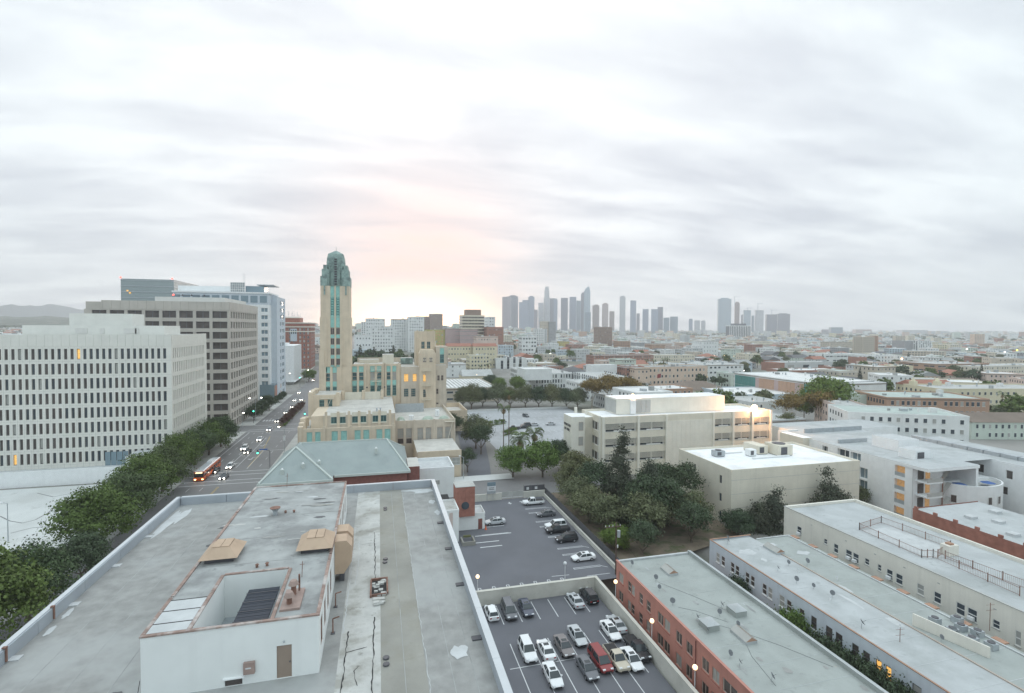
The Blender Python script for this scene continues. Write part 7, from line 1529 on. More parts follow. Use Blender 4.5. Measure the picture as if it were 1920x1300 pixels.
# planted islands of the far lot
b = MB(); b.prism([(47, 226), (57, 230), (58, 232.5), (48, 229.5)], -.1, .18, 0, 1); b.prism([(49.5, 203.5), (58, 210.5), (57.5, 213), (50, 206.5)], -.1, .18, 0, 1); struct('planted_island', b, ['concrete', 'grass'])
for i, (x, y) in enumerate(((49.5, 228), (52.5, 229.3), (55.5, 230.8), (51.5, 206.2), (53.5, 208.3), (55.8, 210.4))): tree('shrub', x, y, .1, .9, i, ('shrub on the upper planted island of the pale lot' if i < 3 else 'shrub on the lower planted island of the pale lot'), 'shrubs on the upper lot island' if i < 3 else 'shrubs on the lower lot island')
t = thing('lot_edge_wall', 'long low pale wall along the back of the far parking lot', 'wall', (72, 268, 0)); MB().box(44, 102, 267.8, 268.2, 0, 1.0).build('wall_body', 'concrete_pale', t); MB().box(43.6, 44, 250, 268.2, 0, 1.0).build('end_wall', 'concrete_pale', t)
# ================================================================== MIDDLE DISTANCE BUILDINGS
WALLC = {'white': (0.74, 0.75, 0.74), 'cream': (0.66, 0.61, 0.50), 'pale yellow': (0.66, 0.60, 0.44), 'beige': (0.55, 0.49, 0.41), 'pink': (0.62, 0.50, 0.44), 'peach': (0.66, 0.52, 0.42), 'brick': (0.36, 0.20, 0.155), 'tan brick': (0.46, 0.30, 0.22), 'pale grey': (0.55, 0.56, 0.56), 'grey': (0.37, 0.37, 0.38), 'brown': (0.30, 0.225, 0.19), 'mauve': (0.47, 0.36, 0.35), 'pale green': (0.56, 0.62, 0.55), 'pale blue': (0.50, 0.57, 0.62), 'yellow green': (0.45, 0.42, 0.18), 'teal': (0.10, 0.26, 0.24), 'dark': (0.10, 0.11, 0.13)}
ROOFC = {'white': (0.70, 0.70, 0.69), 'pale grey': (0.47, 0.475, 0.465), 'grey': (0.33, 0.335, 0.33), 'sage': (0.44, 0.50, 0.47), 'red tile': (0.36, 0.17, 0.125), 'brown': (0.22, 0.175, 0.145), 'dark': (0.15, 0.15, 0.155)}
for k, c_ in WALLC.items(): mat('wall_' + k, c_, 0.85, 0.06, 0.2, streak=0.15)
for k, c_ in ROOFC.items(): mat('cover_' + k, c_, 0.85, 0.08, 0.15, stain=tuple(v * .8 for v in c_), sscale=0.08, samt=0.5)
def gable_pts(w_, d, z, rise, ov=.4):
    return [(-ov, -ov, z), (w_ + ov, -ov, z), (w_ + ov, d + ov, z), (-ov, d + ov, z)]
def house(x, y, z, w_, d, h, rot, wc, rc, storeys, roof='flat', label='', group=None, win=True, wstep=3.2, wsz=(1.1, 1.5), dark='glass', name='apartment_house', cat='building', bits=True, frames=False, deep=True):
    t = thing(name, label, cat, (x, y, z), R(rot), group, world=False)
    b = MB(); b.box(0, w_, 0, d, -3, h); b.build('wall', 'wall_' + wc, t)
    if roof == 'flat':
        b = MB(); b.box(.3, w_ - .3, .3, d - .3, h - .2, h + .02); b.build('roof', 'cover_' + rc, t)
        b = MB(); parapet(b, -.05, w_ + .05, -.05, d + .05, h + .003, h + .55, .3); b.build('parapet', 'wall_' + wc, t)
        if storeys > 1 and int(x + y) % 2: b = MB(); b.box(-.22, w_ + .22, -.22, -.055, h - .5, h - .1); b.box(-.22, -.055, -.05, d, h - .5, h - .1); b.build('cornice', 'cover_' + ('white' if int(x) % 2 else 'brown'), t)
        if bits:
            g = random.Random(int(x * 13 + y * 7))
            for k in range(min(9, 1 + int(w_ * d / 220) + g.randint(0, 2))):
                bx, by, s_ = g.uniform(1.5, max(1.6, w_ - 3.5)), g.uniform(1.5, max(1.6, d - 3.5)), g.choice((.5, .8, 1.2, 2.2))
                MB().box(bx, bx + s_, by, by + s_ * g.uniform(.7, 1.4), h + .02, h + g.uniform(.8, 2.2)).build('rooftop_box', ('cover_white', 'metal_grey', 'cover_grey')[k % 3], t)
    else:
        rise = min(w_, d) * .22; e = gable_pts(w_, d, h, rise); b = MB()
        if w_ >= d: r0, r1 = (d * .5 if roof == 'hip' else 0, d / 2, h + rise), (w_ - (d * .5 if roof == 'hip' else 0), d / 2, h + rise)
        else: r0, r1 = (w_ / 2, w_ * .5 if roof == 'hip' else 0, h + rise), (w_ / 2, d - (w_ * .5 if roof == 'hip' else 0), h + rise)
        if w_ >= d: b.poly([e[0], e[1], r1, r0]); b.poly([e[1], e[2], r1]); b.poly([e[2], e[3], r0, r1]); b.poly([e[3], e[0], r0])
        else: b.poly([e[0], e[1], r0]); b.poly([e[1], e[2], r1, r0]); b.poly([e[2], e[3], r1]); b.poly([e[3], e[0], r0, r1])
        b.poly(e); b.build('roof', 'cover_' + rc, t)
    if win:
        b = MB(); fh = h / storeys
        for s_ in range(storeys):
            zc = s_ * fh + fh * .52; z0, z1 = zc - wsz[1] / 2, zc + wsz[1] / 2
            for (Lg, f) in ((w_, 'S'), (d, 'W'), (d, 'E')):
                n = max(1, int((Lg - 1) / wstep)); 
                for k in range(n):
                    u = (Lg - (n - 1) * wstep) / 2 + k * wstep
                    if (k * 7 + s_ * 3 + int(x)) % 11 == 0: continue
                    pl = {'S': 0, 'W': 0, 'E': w_}[f]
                    a0, a1 = fpt(f, pl, u - wsz[0] / 2, z0, -.06), fpt(f, pl, u + wsz[0] / 2, z1, -.06)
                    if f == 'S': b.quad((a0[0], a0[1], z0), (a1[0], a0[1], z0), (a1[0], a0[1], z1), (a0[0], a0[1], z1), 2 if (k * 5 + s_ * 7 + int(y)) % 4 == 0 else 0); b.box(a0[0] - .08, a1[0] + .08, -.2, -.005, z0 - .14, z0 - .02, 1); b.box(a0[0] - .08, a1[0] + .08, -.14, -.005, z1 + .01, z1 + .12, 1)
                    else:
                        b.quad((a0[0], a0[1], z0), (a0[0], a1[1], z0), (a0[0], a1[1], z1), (a0[0], a0[1], z1), 0)
        o = b.build('window', [dark, 'frame_white', 'glass_blind'], t); o['kind'] = 'stuff'
    return t
FOOT = []
def put(px, py, zt, w_, d, rot, wc, rc, st, label, **k):
    x, y, _ = P(px, py, zt); gz = ground_z(x, y)
    if k.pop('elev', False): pass
    ex = k.pop('hh', None); h = zt - gz if ex is None else ex
    house(x, y, zt - h, w_, d, h, rot, wc, rc, st, label=label, **k)
    c, s = math.cos(R(rot)), math.sin(R(rot)); FOOT.append((x + (w_ * c - d * s) / 2, y + (w_ * s + d * c) / 2, math.hypot(w_, d) / 2 * .86))
    return x, y
def putd(px0, px1, py, D, d, wc, rc, st, label, **k):
    x, y, zt = PD(px0, py, D); gz = ground_z(x, y); w_ = (px1 - px0) / FOC * D
    house(x, y, gz, w_, d, zt - gz, 0, wc, rc, st, label=label, **k); FOOT.append((x + w_ / 2, y + d / 2, math.hypot(w_, d) / 2 * .86))
OW = dict(wstep=2.4, wsz=(1.0, 2.2))
put(997, 702, 11, 31, 62, 0, 'white', 'pale grey', 3, 'white office with two rows of slit windows and a big rooftop room', name='white_office', wstep=2.1, wsz=(1.1, 2.5))
x, y = P(1040, 694, 15)[:2]; house(x - 22, y, 11, 20, 20, 4.3, 0, 'white', 'white', 1, label='white rooftop hall on the slit-windowed office', win=False, name='rooftop_hall', bits=False)
put(1122, 712, 11, 26, 50, 0, 'white', 'pale grey', 2, 'white columned office with tall dark window strips', name='columned_office', wstep=3.3, wsz=(1.7, 8.0), dark='glass', bits=False)
x, y = P(1108, 690, 14)[:2]; house(x, y, 11, 22, 10, 4.5, 0, 'white', 'white', 1, label='white rooftop block on the columned office', win=False, name='rooftop_hall', bits=False)
t_x, t_y = 36.5, 303; house(t_x, t_y, 0, 34, 58, 8, 0, 'beige', 'pale grey', 2, label='long low beige hall with a grey skylight-striped roof', name='low_hall', wstep=5, wsz=(3.6, 1.2), bits=False); FOOT.append((t_x + 17, t_y + 29, 34))
t = thing('roof_lights', 'parallel pale glazing strips on the long low beige hall roof', 'skylights', (50, 330, 8))
for k in range(13): MB().box(38 + k * 2.4, 39.3 + k * 2.4, 306, 356, 8.1, 8.5).build('glazing_strip', 'cover_white', t)
put(1545, 722, 14, 44, 74, 0, 'white', 'white', 3, 'long hall with a teal glass wall and a bright white roof', name='teal_glass_hall', win=False)
tg = bpy.data.objects['teal_glass_hall']
for k in range(22):
    for j in range(2): MB().box(-.16, -.02, .6 + k * 3.3, 3.7 + k * 3.3, .6 + j * 6.3, 6.7 + j * 6.3).build('glass_panel', 'wall_teal' if k < 4 or k > 15 else ('wall_tan brick' if k % 5 else 'wall_mauve'), tg)
put(1545, 722, 13.8, 45, 6, 0, 'dark', 'dark', 4, 'dark gridded end block of the teal glass hall', name='gridded_block', wstep=3, wsz=(2.4, 1.6), bits=False)
put(1372, 742, 6.5, 60, 38, -8, 'pale blue', 'white', 1, 'low white-roofed market with a pale blue mural wall', name='market_hall', wstep=6, wsz=(3, 1.2))
put(1268, 733, 5.5, 36, 22, -4, 'cream', 'brown', 1, 'cream hall with a broad brown hipped roof', roof='hip', name='hip_roofed_hall')
put(1590, 775, 14, 38, 20, -28, 'white', 'sage', 4, 'white hotel with a dark cornice and paired windows', name='corniced_hotel', frames=True, wstep=2.8)
put(1575, 764, 13, 12, 30, -28, 'pink', 'pale grey', 4, 'pinkish wing left of the corniced white hotel', name='hotel_wing')
put(1663, 747, 13, 44, 26, -20, 'tan brick', 'sage', 3, 'long tan brick school with a sage green roof and rows of windows', name='brick_school', wstep=2.3, wsz=(1.2, 1.9))
put(1590, 742, 12, 17, 20, -20, 'pale green', 'sage', 3, 'pale cream green block beside the tan brick school', name='pale_block', wstep=8)
put(1822, 792, 7, 28, 14, -15, 'pale green', 'brown', 2, 'pale green house with a long grey brown gabled roof', roof='gable', name='gabled_house', wstep=2.6, wsz=(.9, 1.6))
put(1762, 731, 13, 70, 24, -12, 'pale yellow', 'pale grey', 3, 'pale yellow mission-style school wing', name='mission_wing', wstep=3.2)
put(1715, 724, 11, 26, 14, -12, 'pale yellow', 'red tile', 2, 'pale yellow mission-style chapel with a red tiled roof', roof='gable', name='mission_chapel')
t = thing('chapel_towers', 'pair of small pale yellow bell towers on the mission-style chapel', 'bell towers', (0, 0, 0))
for px in (1712, 1757):
    x, y, _ = P(px, 726, 12); b = MB(); b.box(x - 1.4, x + 1.4, y - 1.4, y + 1.4, 6, 15.5); b.build('tower', 'wall_pale yellow', t); MB().tube((x, y, 15.5), (x, y, 17.4), 1.2, 8, 0, .3).build('dome', 'wall_pale yellow', t)
put(1758, 684, 12, 66, 40, 0, 'tan brick', 'pale grey', 3, 'long orange brown building with horizontal bands', name='banded_building', wstep=5, wsz=(4.4, 1.2))
put(1820, 688, 11, 110, 26, 0, 'cream', 'pale grey', 3, 'long cream apartment row at the right edge', name='long_row')
put(1632, 668, 12, 48, 26, 0, 'white', 'pale grey', 3, 'white three-storey block with small dark windows', name='white_block', wsz=(1.4, 2.0), wstep=5)
put(1540, 665, 11, 74, 24, 0, 'white', 'pale grey', 2, 'long white building with continuous dark window bands', name='banded_school', wstep=6, wsz=(5, 1.4))
put(1610, 671, 11.5, 12, 14, 0, 'brick', 'pale grey', 3, 'brick red stair end of the long white banded building', name='brick_end', win=False)
putd(1722, 1755, 640, 900, 30, 'white', 'pale grey', 9, 'tall white tower block with vertical window columns', name='white_tower_block', wstep=4, wsz=(1.6, 2.2))
putd(1697, 1721.6, 640, 905, 24, 'grey', 'pale grey', 9, 'plain grey slab left of the tall white tower block', name='grey_slab', win=False)
put(1556, 642, 17, 80, 24, 0, 'beige', 'pale grey', 5, 'beige apartment slab above the white school', name='beige_slab', wstep=4)
put(1205, 690, 14, 58, 22, 0, 'peach', 'grey', 3, 'peach apartment house with arched top windows', name='peach_apartments', wstep=3.4, wsz=(1.3, 1.9))
put(1192, 692, 14, 12, 22, 0, 'peach', 'grey', 3, 'peach brown wing between the brick end and the peach house', name='peach_wing')
put(1173, 689, 14.5, 16, 20, 0, 'brick', 'grey', 4, 'red brick block left of the peach apartments', name='brick_block', wstep=3, wsz=(1.1, 1.6))
put(1278, 686, 13, 62, 22, 0, 'white', 'pale grey', 3, 'white apartments with dark balconies right of the peach house', name='balcony_apartments', wstep=4.2, wsz=(2, 1.4))
putd(1316, 1352, 640, 800, 26, 'white', 'white', 4, 'bright white box building in the middle distance', name='white_box', wstep=5)
put(1222, 646, 15, 66, 26, 0, 'tan brick', 'grey', 3, 'brown brick box beside the red car lights', name='brown_box', wstep=3, wsz=(1, 1.4))
put(1212, 667, 12, 66, 20, 0, 'cream', 'pale grey', 3, 'cream apartments behind the row of palms', name='cream_apartments')
put(1112, 668, 13, 76, 20, 0, 'brick', 'grey', 4, 'long pink brick apartment block', name='pink_brick_block', wstep=3, wsz=(1.1, 1.5))
putd(1122, 1150, 614, 980, 22, 'brown', 'dark', 7, 'tall brown block above the long pink brick building', name='brown_block', wstep=5, wsz=(1.2, 1.5))  # block added in place of a brown ghost reflected in the window glass
put(1090, 662, 10, 36, 16, 0, 'cream', 'pale grey', 2, 'cream two-storey house left of the pink brick block', name='cream_house')
put(1068, 647, 16, 24, 20, 0, 'brick', 'grey', 4, 'reddish brick apartment house left of centre', name='red_house')
put(1052, 641, 19, 16, 20, 0, 'yellow green', 'grey', 5, 'narrow yellow lit apartment house', name='yellow_house', dark='glass_warm2')
put(1098, 634, 20, 46, 24, 0, 'white', 'white', 4, 'white commercial block behind the dark trees', name='commercial_block')
put(1460, 681, 8, 72, 20, 0, 'pale grey', 'pale grey', 1, 'long pale grey warehouse with a dark red end', name='warehouse', wstep=20, wsz=(8, 3))
put(1452, 682, 8.2, 13, 19, 0, 'brick', 'brick' if False else 'red tile', 1, 'dark red end bay of the pale grey warehouse', name='red_bay', win=False, bits=False)
put(1472, 696, 7.5, 60, 26, -6, 'brick', 'white', 1, 'low red walled shop with a white roof', name='red_shop', wstep=12, wsz=(2, 1.6))
put(1383, 681, 9, 18, 14, 0, 'pale blue', 'grey', 2, 'small pale blue gabled house', roof='gable', name='blue_house')
put(1375, 641, 14, 110, 20, 0, 'cream', 'pale grey', 3, 'long cream apartment row with a flat roof', name='cream_row')
put(837, 684, 12.5, 17, 22, 0, 'white', 'pale grey', 3, 'small white apartment house with side balconies', name='small_white_house', wstep=6)
put(880, 668, 15, 38, 18, 0, 'cream', 'pale grey', 4, 'cream Spanish apartment row left part', name='spanish_row', wstep=3.2)
put(930, 673, 13, 32, 22, 0, 'white', 'pale grey', 3, 'white Spanish court with tall dark openings', name='spanish_court', wstep=6.5, wsz=(2.4, 6))
putd(838, 885, 650, 520, 14, 'pale yellow', 'red tile', 4, 'left red-tiled apartment row of two', roof='gable', name='tiled_row', wstep=3)
putd(887.5, 933, 650, 520, 14, 'pale yellow', 'red tile', 4, 'right red-tiled apartment row of two', roof='gable', name='tiled_row', wstep=3)
put(868, 706, 7, 24, 20, 0, 'pale yellow', 'pale grey', 1, 'low house with a pale yellow gable', roof='gable', name='yellow_gable_house')
put(985, 666, 11, 30, 16, 0, 'pink', 'pale grey', 2, 'pinkish low block with a blank end wall', name='pink_block', win=False)
putd(835, 862, 617, 720, 40, 'mauve', 'grey', 5, 'windowless mauve block in front of the banded round office', name='mauve_block', win=False)
putd(862.3, 896, 618, 718, 36, 'mauve', 'grey', 5, 'wider mauve block with faint horizontal lines', name='mauve_block', wstep=50, wsz=(38, .4))
putd(797, 834.5, 619, 716, 16, 'yellow green', 'grey', 6, 'yellow green lit apartment slab beside the mauve blocks', name='lit_slab', wstep=4, wsz=(2, 2), dark='glass_warm2')
putd(664, 697, 629, 560, 20, 'white', 'pale grey', 4, 'white lower apartment block nearest the tower shaft', name='white_apartments', wstep=3.2)
putd(685, 721, 598, 780, 24, 'white', 'white', 8, 'white apartment tower with a small lit window, leftmost of the group', name='white_apartments', wstep=3.4)
putd(695, 738, 615, 600, 20, 'white', 'white', 9, 'long white apartment slab in the middle of the white group', name='white_apartments', wstep=3.0) 
putd(733, 763, 599, 690, 24, 'white', 'white', 12, 'tallest white stepped apartment tower right of the deco tower', name='white_apartments', wstep=3.0)
putd(765, 795, 595, 676, 22, 'white', 'white', 12, 'right-hand white stepped apartment tower with balconies', name='white_apartments', wstep=3.0)
putd(806, 830, 589, 1300, 30, 'brown', 'brown', 8, 'brownish block on the skyline under the sunrise', name='brown_block', wstep=4)
putd(784, 806, 594, 1310, 30, 'brown', 'brown', 6, 'lower reddish block left of the brownish skyline block', name='brown_block', wstep=4)
putd(915, 929, 595, 820, 30, 'white', 'grey', 10, 'white and grey slab right of the banded office', name='white_slab', wstep=4, wsz=(1.4, 1.8))
putd(914, 945, 614, 712, 24, 'brick', 'grey', 5, 'low brick range right of the banded office', name='brick_range')
putd(893, 935, 632, 600, 18, 'pink', 'pale grey', 4, 'pinkish beige apartments under the banded office', name='beige_apartments')
putd(979, 1008, 632, 700, 18, 'white', 'white', 5, 'white gridded apartment block in the left middle distance', name='gridded_apartments', wstep=4, wsz=(2.4, 2))
putd(1018, 1029, 603, 1150, 24, 'beige', 'pale grey', 8, 'pale beige apartment block below the downtown towers', name='beige_block', wstep=3.5)
putd(1029.5, 1043, 604, 1150, 22, 'grey', 'pale grey', 8, 'grey apartment block beside the pale beige one', name='grey_block', wstep=3.5)
# banded office with the rounded end
x, y, z60 = PD(866, 591, 720); gz = ground_z(x, y); t = thing('banded_office', 'round-ended office with dark and white bands and a brown rooftop block', 'building', (x, y, gz), 0, world=False)
Wd = (913 - 866) / 960 * 720; H_ = z60 - gz; n = 20
def outline(o): return [(-o, 26), (-o, -o)] + [(Wd - 14 + (14 + o) * math.sin(R(90 * k / 8)), 14 - (14 + o) * math.cos(R(90 * k / 8))) for k in range(9)] + [(Wd + o, 26)]
b = MB(); b.prism(outline(-.6), -3, H_ - .5); b.build('glass_core', 'glass_brown', t)
for k in range(11):
    z0 = H_ - 4.4 * k - 2.2; MB().prism(outline(0), z0, z0 + 2.2).build('floor_band', 'wall_cream', t)
for k in range(12): MB().box(1 + k * 2.1, 1.3 + k * 2.1, -.3, .1, 0, H_ - 2.3).build('column', 'wall_cream', t)
MB().box(7, Wd - 7, 4, 24, H_, H_ + 8, 0, 0).build('rooftop_block', 'wall_brown', t); FOOT.append((x + 25, y + 15, 30))
# graffiti wall with its painted letters, and the dry field before it
x0, y0, _ = P(1040, 674, 4.5); x1 = P(1088, 673, 4.5)[0]
t = thing('graffiti_wall', 'long wall painted with pale blue and white graffiti letters', 'wall', (x0, y0, 0)); MB().box(x0, x1, y0, y0 + .4, -2, 5.0).build('wall_body', 'wall_brown', t)
g = random.Random(2); k = 0
for i in range(14):
    a = x0 + (x1 - x0) * (i + .06) / 14; c = x0 + (x1 - x0) * (i + .9) / 14
    b = MB(); b.box(a, c, y0 - .12, y0 - .02, 0, 3.4 + g.uniform(0, 1)); b.build('painted_letter', g.choice(('paint_white', 'stucco_blue', 'glass_blue', 'paint_white')), t)
b = MB(); b.quad((x0 - 6, y0 - 40, .06), (x1 + 4, y0 - 40, .06), (x1 + 4, y0 - 1, .06), (x0 - 6, y0 - 1, .06)); struct('dry_field', b, 'dry_grass'); FOOT.append(((x0 + x1) / 2, y0 - 18, 26))
t = thing('flagpole', 'flagpole with a red flag beside the brown hipped roof', 'flagpole', (P(1239, 750, 0)[0], P(1239, 750, 0)[1], 0)); fx, fy, _ = P(1239, 750, 0)
MB().tube((fx, fy, 0), (fx, fy, 17), .12, 5).build('pole', 'paint_white', t); b = MB(); b.quad((fx, fy, 14), (fx - 3, fy - .5, 13.6), (fx - 3, fy - .5, 16), (fx, fy, 16.6)); b.build('flag', 'car_red', t)

# ================================================================== GENERIC QUARTERS
STREETX = [100 * k + 24 for k in range(-60, 90)]
def blocked(x, y, r=12):
    if y < 150 and x > -60: return True
    if -66 < x < -22 and y < 1500: return True
    if -140 < x < 110 and y < 275: return True
    if -140 < x <= -60 and y < 560: return True
    if -22 <= x < 38 and y < 285: return True
    if x < 230 and y < 152: return True
    if -32 < x < 26 and 275 < y < 545: return True      # the park
    for fx, fy, fr in FOOT:
        if (x - fx) ** 2 + (y - fy) ** 2 < (fr + r) ** 2: return True
    return False
g = random.Random(21)
cand = []
for by in range(0, 120):
    for bx in range(-70, 110):
        for ly in (0, 1):
            for lx in (0, 1, 2):
                x = bx * 104 + 26 + lx * 30; y = 150 + by * 78 + ly * 32 
                if y > 5200: continue
                px, f = to_px(x, y)
                if f < 120 or px < -120 or px > 2040: continue
                r = math.hypot(x, y)
                th = math.degrees(math.atan2(x, y))
                cand.append((r, x + g.uniform(-3, 3), y + g.uniform(-3, 3)))
cand.sort()
wk = ['white', 'white', 'white', 'cream', 'cream', 'cream', 'pale yellow', 'beige', 'beige', 'pink', 'peach', 'tan brick', 'pale grey', 'pale grey', 'pale grey', 'grey', 'pale green', 'white', 'white', 'brick', 'pale blue']
LM = [(-40, 560, 'brick hotel'), (0, 420, 'park trees'), (105, 400, 'slit-windowed white office'), (150, 330, 'columned office'), (260, 270, 'teal glass hall'), (190, 160, 'corniced white hotel'), (245, 170, 'tan brick school'), (300, 190, 'mission-style chapel'), (210, 310, 'brown hipped hall'), (175, 370, 'peach apartments'), (160, 480, 'long pink brick block'), (380, 420, 'long white banded school'), (470, 420, 'orange brown banded building'), (600, 560, 'tall white tower block'), (300, 560, 'bright white box building'), (90, 560, 'red-tiled rows'), (70, 800, 'mauve blocks'), (330, 420, 'pale grey warehouse'), (560, 330, 'long cream row')]
n_th = 0; tree_slots = []; far = []
for r, x, y in cand:
    if blocked(x, y): 
        continue
    q = g.random()
    if q < .17: tree_slots.append((x, y)); continue
    if q < .20: continue
    th = math.degrees(math.atan2(x, y)); rot = (-33 if th > 50 and r > 260 else 0) + g.choice((0, 0, 0, 2))
    w_, d = g.uniform(15, 25), g.uniform(16, 24)
    st = g.choice((1, 2, 2, 2, 3, 3, 3, 4) if th > 14 else (2, 3, 3, 4, 4, 5)); 
    if r > 900 and g.random() < .05: st = g.choice((5, 6, 8, 10))
    if th < -16 and r > 600: st = 2
    h = st * 3.3 + .8; wc = g.choice(wk); rf = g.random(); roof, rc = ('flat', g.choice(('pale grey', 'pale grey', 'white', 'grey', 'sage', 'white'))) if rf < .74 else (g.choice(('hip', 'gable')), g.choice(('red tile', 'brown', 'dark', 'grey')))
    if roof != 'flat': st = min(st, 2); h = st * 3.2
    if n_th < 230 and r < 1500:
        lm = min(LM, key=lambda l: (l[0] - x) ** 2 + (l[1] - y) ** 2)
        pl, fl = to_px(lm[0], lm[1]); pb, fb = to_px(x, y)
        side = ('left of' if pb < pl - 25 else 'right of' if pb > pl + 25 else ('behind' if fb > fl else 'in front of')); far_ = ' well' if math.hypot(lm[0] - x, lm[1] - y) > 90 else ''
        sw = ('one', 'two', 'three', 'four', 'five', 'six', 'seven', 'eight', 'nine', 'ten')[st - 1]
        lb = f"{wc} {sw}-storey house, {rc} {roof} roof,{far_} {side} the {lm[2]}"
        house(x - w_ / 2, y - d / 2, ground_z(x, y), w_, d, h, rot, wc, rc, st, roof, lb, 'houses of the middle distance', wstep=g.choice((2.8, 3.2, 3.8)), wsz=(g.choice((1.0, 1.3)), 1.5)); n_th += 1
        if g.random() < .75: tree_slots.append((x + w_ / 2 + g.uniform(2, 4), y + g.uniform(-10, 10)))
    else:
        far.append((x, y, w_, d, h, rot, wc, rc, roof, r)); 
        if g.random() < .8: tree_slots.append((x + w_ / 2 + g.uniform(2, 5), y + g.uniform(-14, 14)))
# distant quarters as one mass
b = MB(); mats_ = ['wall_' + k for k in WALLC] + ['cover_' + k for k in ROOFC] + ['glass']; MI = {k: i for i, k in enumerate(mats_)}
for x, y, w_, d, h, rot, wc, rc, roof, r in far:
    z = ground_z(x, y); c, s = math.cos(R(rot)), math.sin(R(rot)); T = lambda a, e, zz: (x + (a * c - e * s), y + (a * s + e * c), z + zz)
    x0, x1, y0, y1 = -w_ / 2, w_ / 2, -d / 2, d / 2; m = MI['wall_' + wc]
    b.quad(T(x0, y0, -3), T(x1, y0, -3), T(x1, y0, h), T(x0, y0, h), m); b.quad(T(x0, y0, -3), T(x0, y1, -3), T(x0, y1, h), T(x0, y0, h), m); b.quad(T(x1, y0, -3), T(x1, y1, -3), T(x1, y1, h), T(x1, y0, h), m); b.quad(T(x0, y1, -3), T(x1, y1, -3), T(x1, y1, h), T(x0, y1, h), m)
    m = MI['cover_' + rc]
    if roof == 'flat':
        b.quad(T(x0, y0, h), T(x1, y0, h), T(x1, y1, h), T(x0, y1, h), m)
        if r < 2500: b.box(x - 2, x + 1.5, y - 1, y + 2, z + h, z + h + 1.8, MI['cover_white'])
    else: e = 4; b.quad(T(x0, y0, h), T(x1, y0, h), T(x1 - e, 0, h + 3), T(x0 + e, 0, h + 3), m); b.quad(T(x0, y1, h), T(x1, y1, h), T(x1 - e, 0, h + 3), T(x0 + e, 0, h + 3), m); b.poly([T(x0, y0, h), T(x0, y1, h), T(x0 + e, 0, h + 3)], m); b.poly([T(x1, y0, h), T(x1, y1, h), T(x1 - e, 0, h + 3)], m)
    if r < 2000:
        for f_ in range(max(1, int(h / 3.3))):
            zc = 1.2 + f_ * 3.3
            for k in range(int(w_ / 3.6)): a = x0 + 1.6 + k * 3.6; b.quad(T(a, y0 - .12, zc), T(a + 1.4, y0 - .12, zc), T(a + 1.4, y0 - .12, zc + 1.5), T(a, y0 - .12, zc + 1.5), MI['glass'])
            if r < 1300:
                for k in range(int(d / 3.6)): a = y0 + 1.6 + k * 3.6; b.quad(T(x0 - .12, a, zc), T(x0 - .12, a + 1.4, zc), T(x0 - .12, a + 1.4, zc + 1.5), T(x0 - .12, a, zc + 1.5), MI['glass'])
o = b.build('distant_houses', mats_); tag(o, 'sea of low pale houses and apartment blocks reaching to the horizon', 'houses', kind='stuff')
# trees of the quarters
mat('dry_grass', (0.42, 0.36, 0.22), 0.95, 0.15, 0.3)
FT_ = []
for i, (nm, lm_, rr, hh, n_) in enumerate((('distant_tree', 'leaf_dark', 4.4, 5.6, 420), ('distant_tree', 'leaf_olive', 4.0, 5.2, 380), ('distant_tree', 'leaf_ficus', 4.8, 5.8, 420), ('distant_cypress', 'leaf_cypress', 2.4, 7.5, 300))):
    t = thing(nm, 'x', 'tree', (0, 0, 0)); MB().tube((0, 0, -.5), (0, 0, hh * .8), .25, 5, 0, .15).build('trunk', 'bark', t)
    lb = crown_lobes(40 + i, rr, hh, 5) if i < 3 else [(0, 0, z, 2.2 * (1 - z / 13), 2.2 * (1 - z / 13), 1.6) for z in (2, 4, 6, 8, 10)]
    link('crown', leaf_mesh('crown', 50 + i, lb, n_, .62, lm_), t); FT_.append(t)
tree_slots.sort(key=lambda p: math.hypot(*p))
ns = 0; rest = []; used_first = [False] * 4
park = [(g.uniform(-21, 24), g.uniform(430, 540)) for _ in range(44)]
for k_, (x, y) in enumerate(park + tree_slots):
    isp = k_ < len(park); r = math.hypot(x, y)
    if not isp and blocked(x, y, 3): continue
    if ns < 265:
        i = g.choice((0, 0, 1, 1, 2, 3)) if not isp else g.choice((0, 0, 2, 3)); s = g.uniform(.75, 1.35) * (1.6 if isp else 1); z = ground_z(x, y)
        sz = 'large ' if s > 1.18 else 'small ' if s < .92 else ''
        l_ = min(LM, key=lambda l: (l[0] - x) ** 2 + (l[1] - y) ** 2); pl, fl = to_px(l_[0], l_[1]); pb, fb = to_px(x, y)
        rel = ('well ' if math.hypot(l_[0] - x, l_[1] - y) > 80 else '') + ('left of' if pb < pl - 22 else 'right of' if pb > pl + 22 else 'behind' if fb > fl else 'in front of')
        kd = ('dark round tree', 'olive tree', 'fresh green tree', 'slim dark conifer')[i]
        dp = 'nearer' if y < 465 else 'farther' if y > 505 else 'middle'
        sd = 'left' if x < -4 else 'right' if x > 16 else 'central'
        lb = sz + kd + (f' in the {dp} {sd} part of the park behind the deco building' if isp else f' among houses {rel} the {l_[2]}')
        gr = 'trees of the park' if isp else 'trees among the houses'
        if not used_first[i]: used_first[i] = True; t = FT_[i]; t.location = (x, y, z); t.scale = (s, s, s); t['label'] = lb; t['group'] = gr
        else: dup(FT_[i], (x, y, z), g.uniform(0, 6), lb, gr, s)
        ns += 1
    else: rest.append((x, y, r))
hill = [(g.uniform(-1, 1), g.uniform(0, 1)) for _ in range(0)]
rest += [(x, y, math.hypot(x, y)) for x, y in ((math.sin(R(a)) * r, math.cos(R(a)) * r) for a, r in ((g.uniform(-34, -4) if g.random() < .55 else g.uniform(-4, 62), g.uniform(900, 6400)) for _ in range(6500))) if not blocked(x, y, 3)]
gr_ = np.random.default_rng(9); V, M_ = [], []
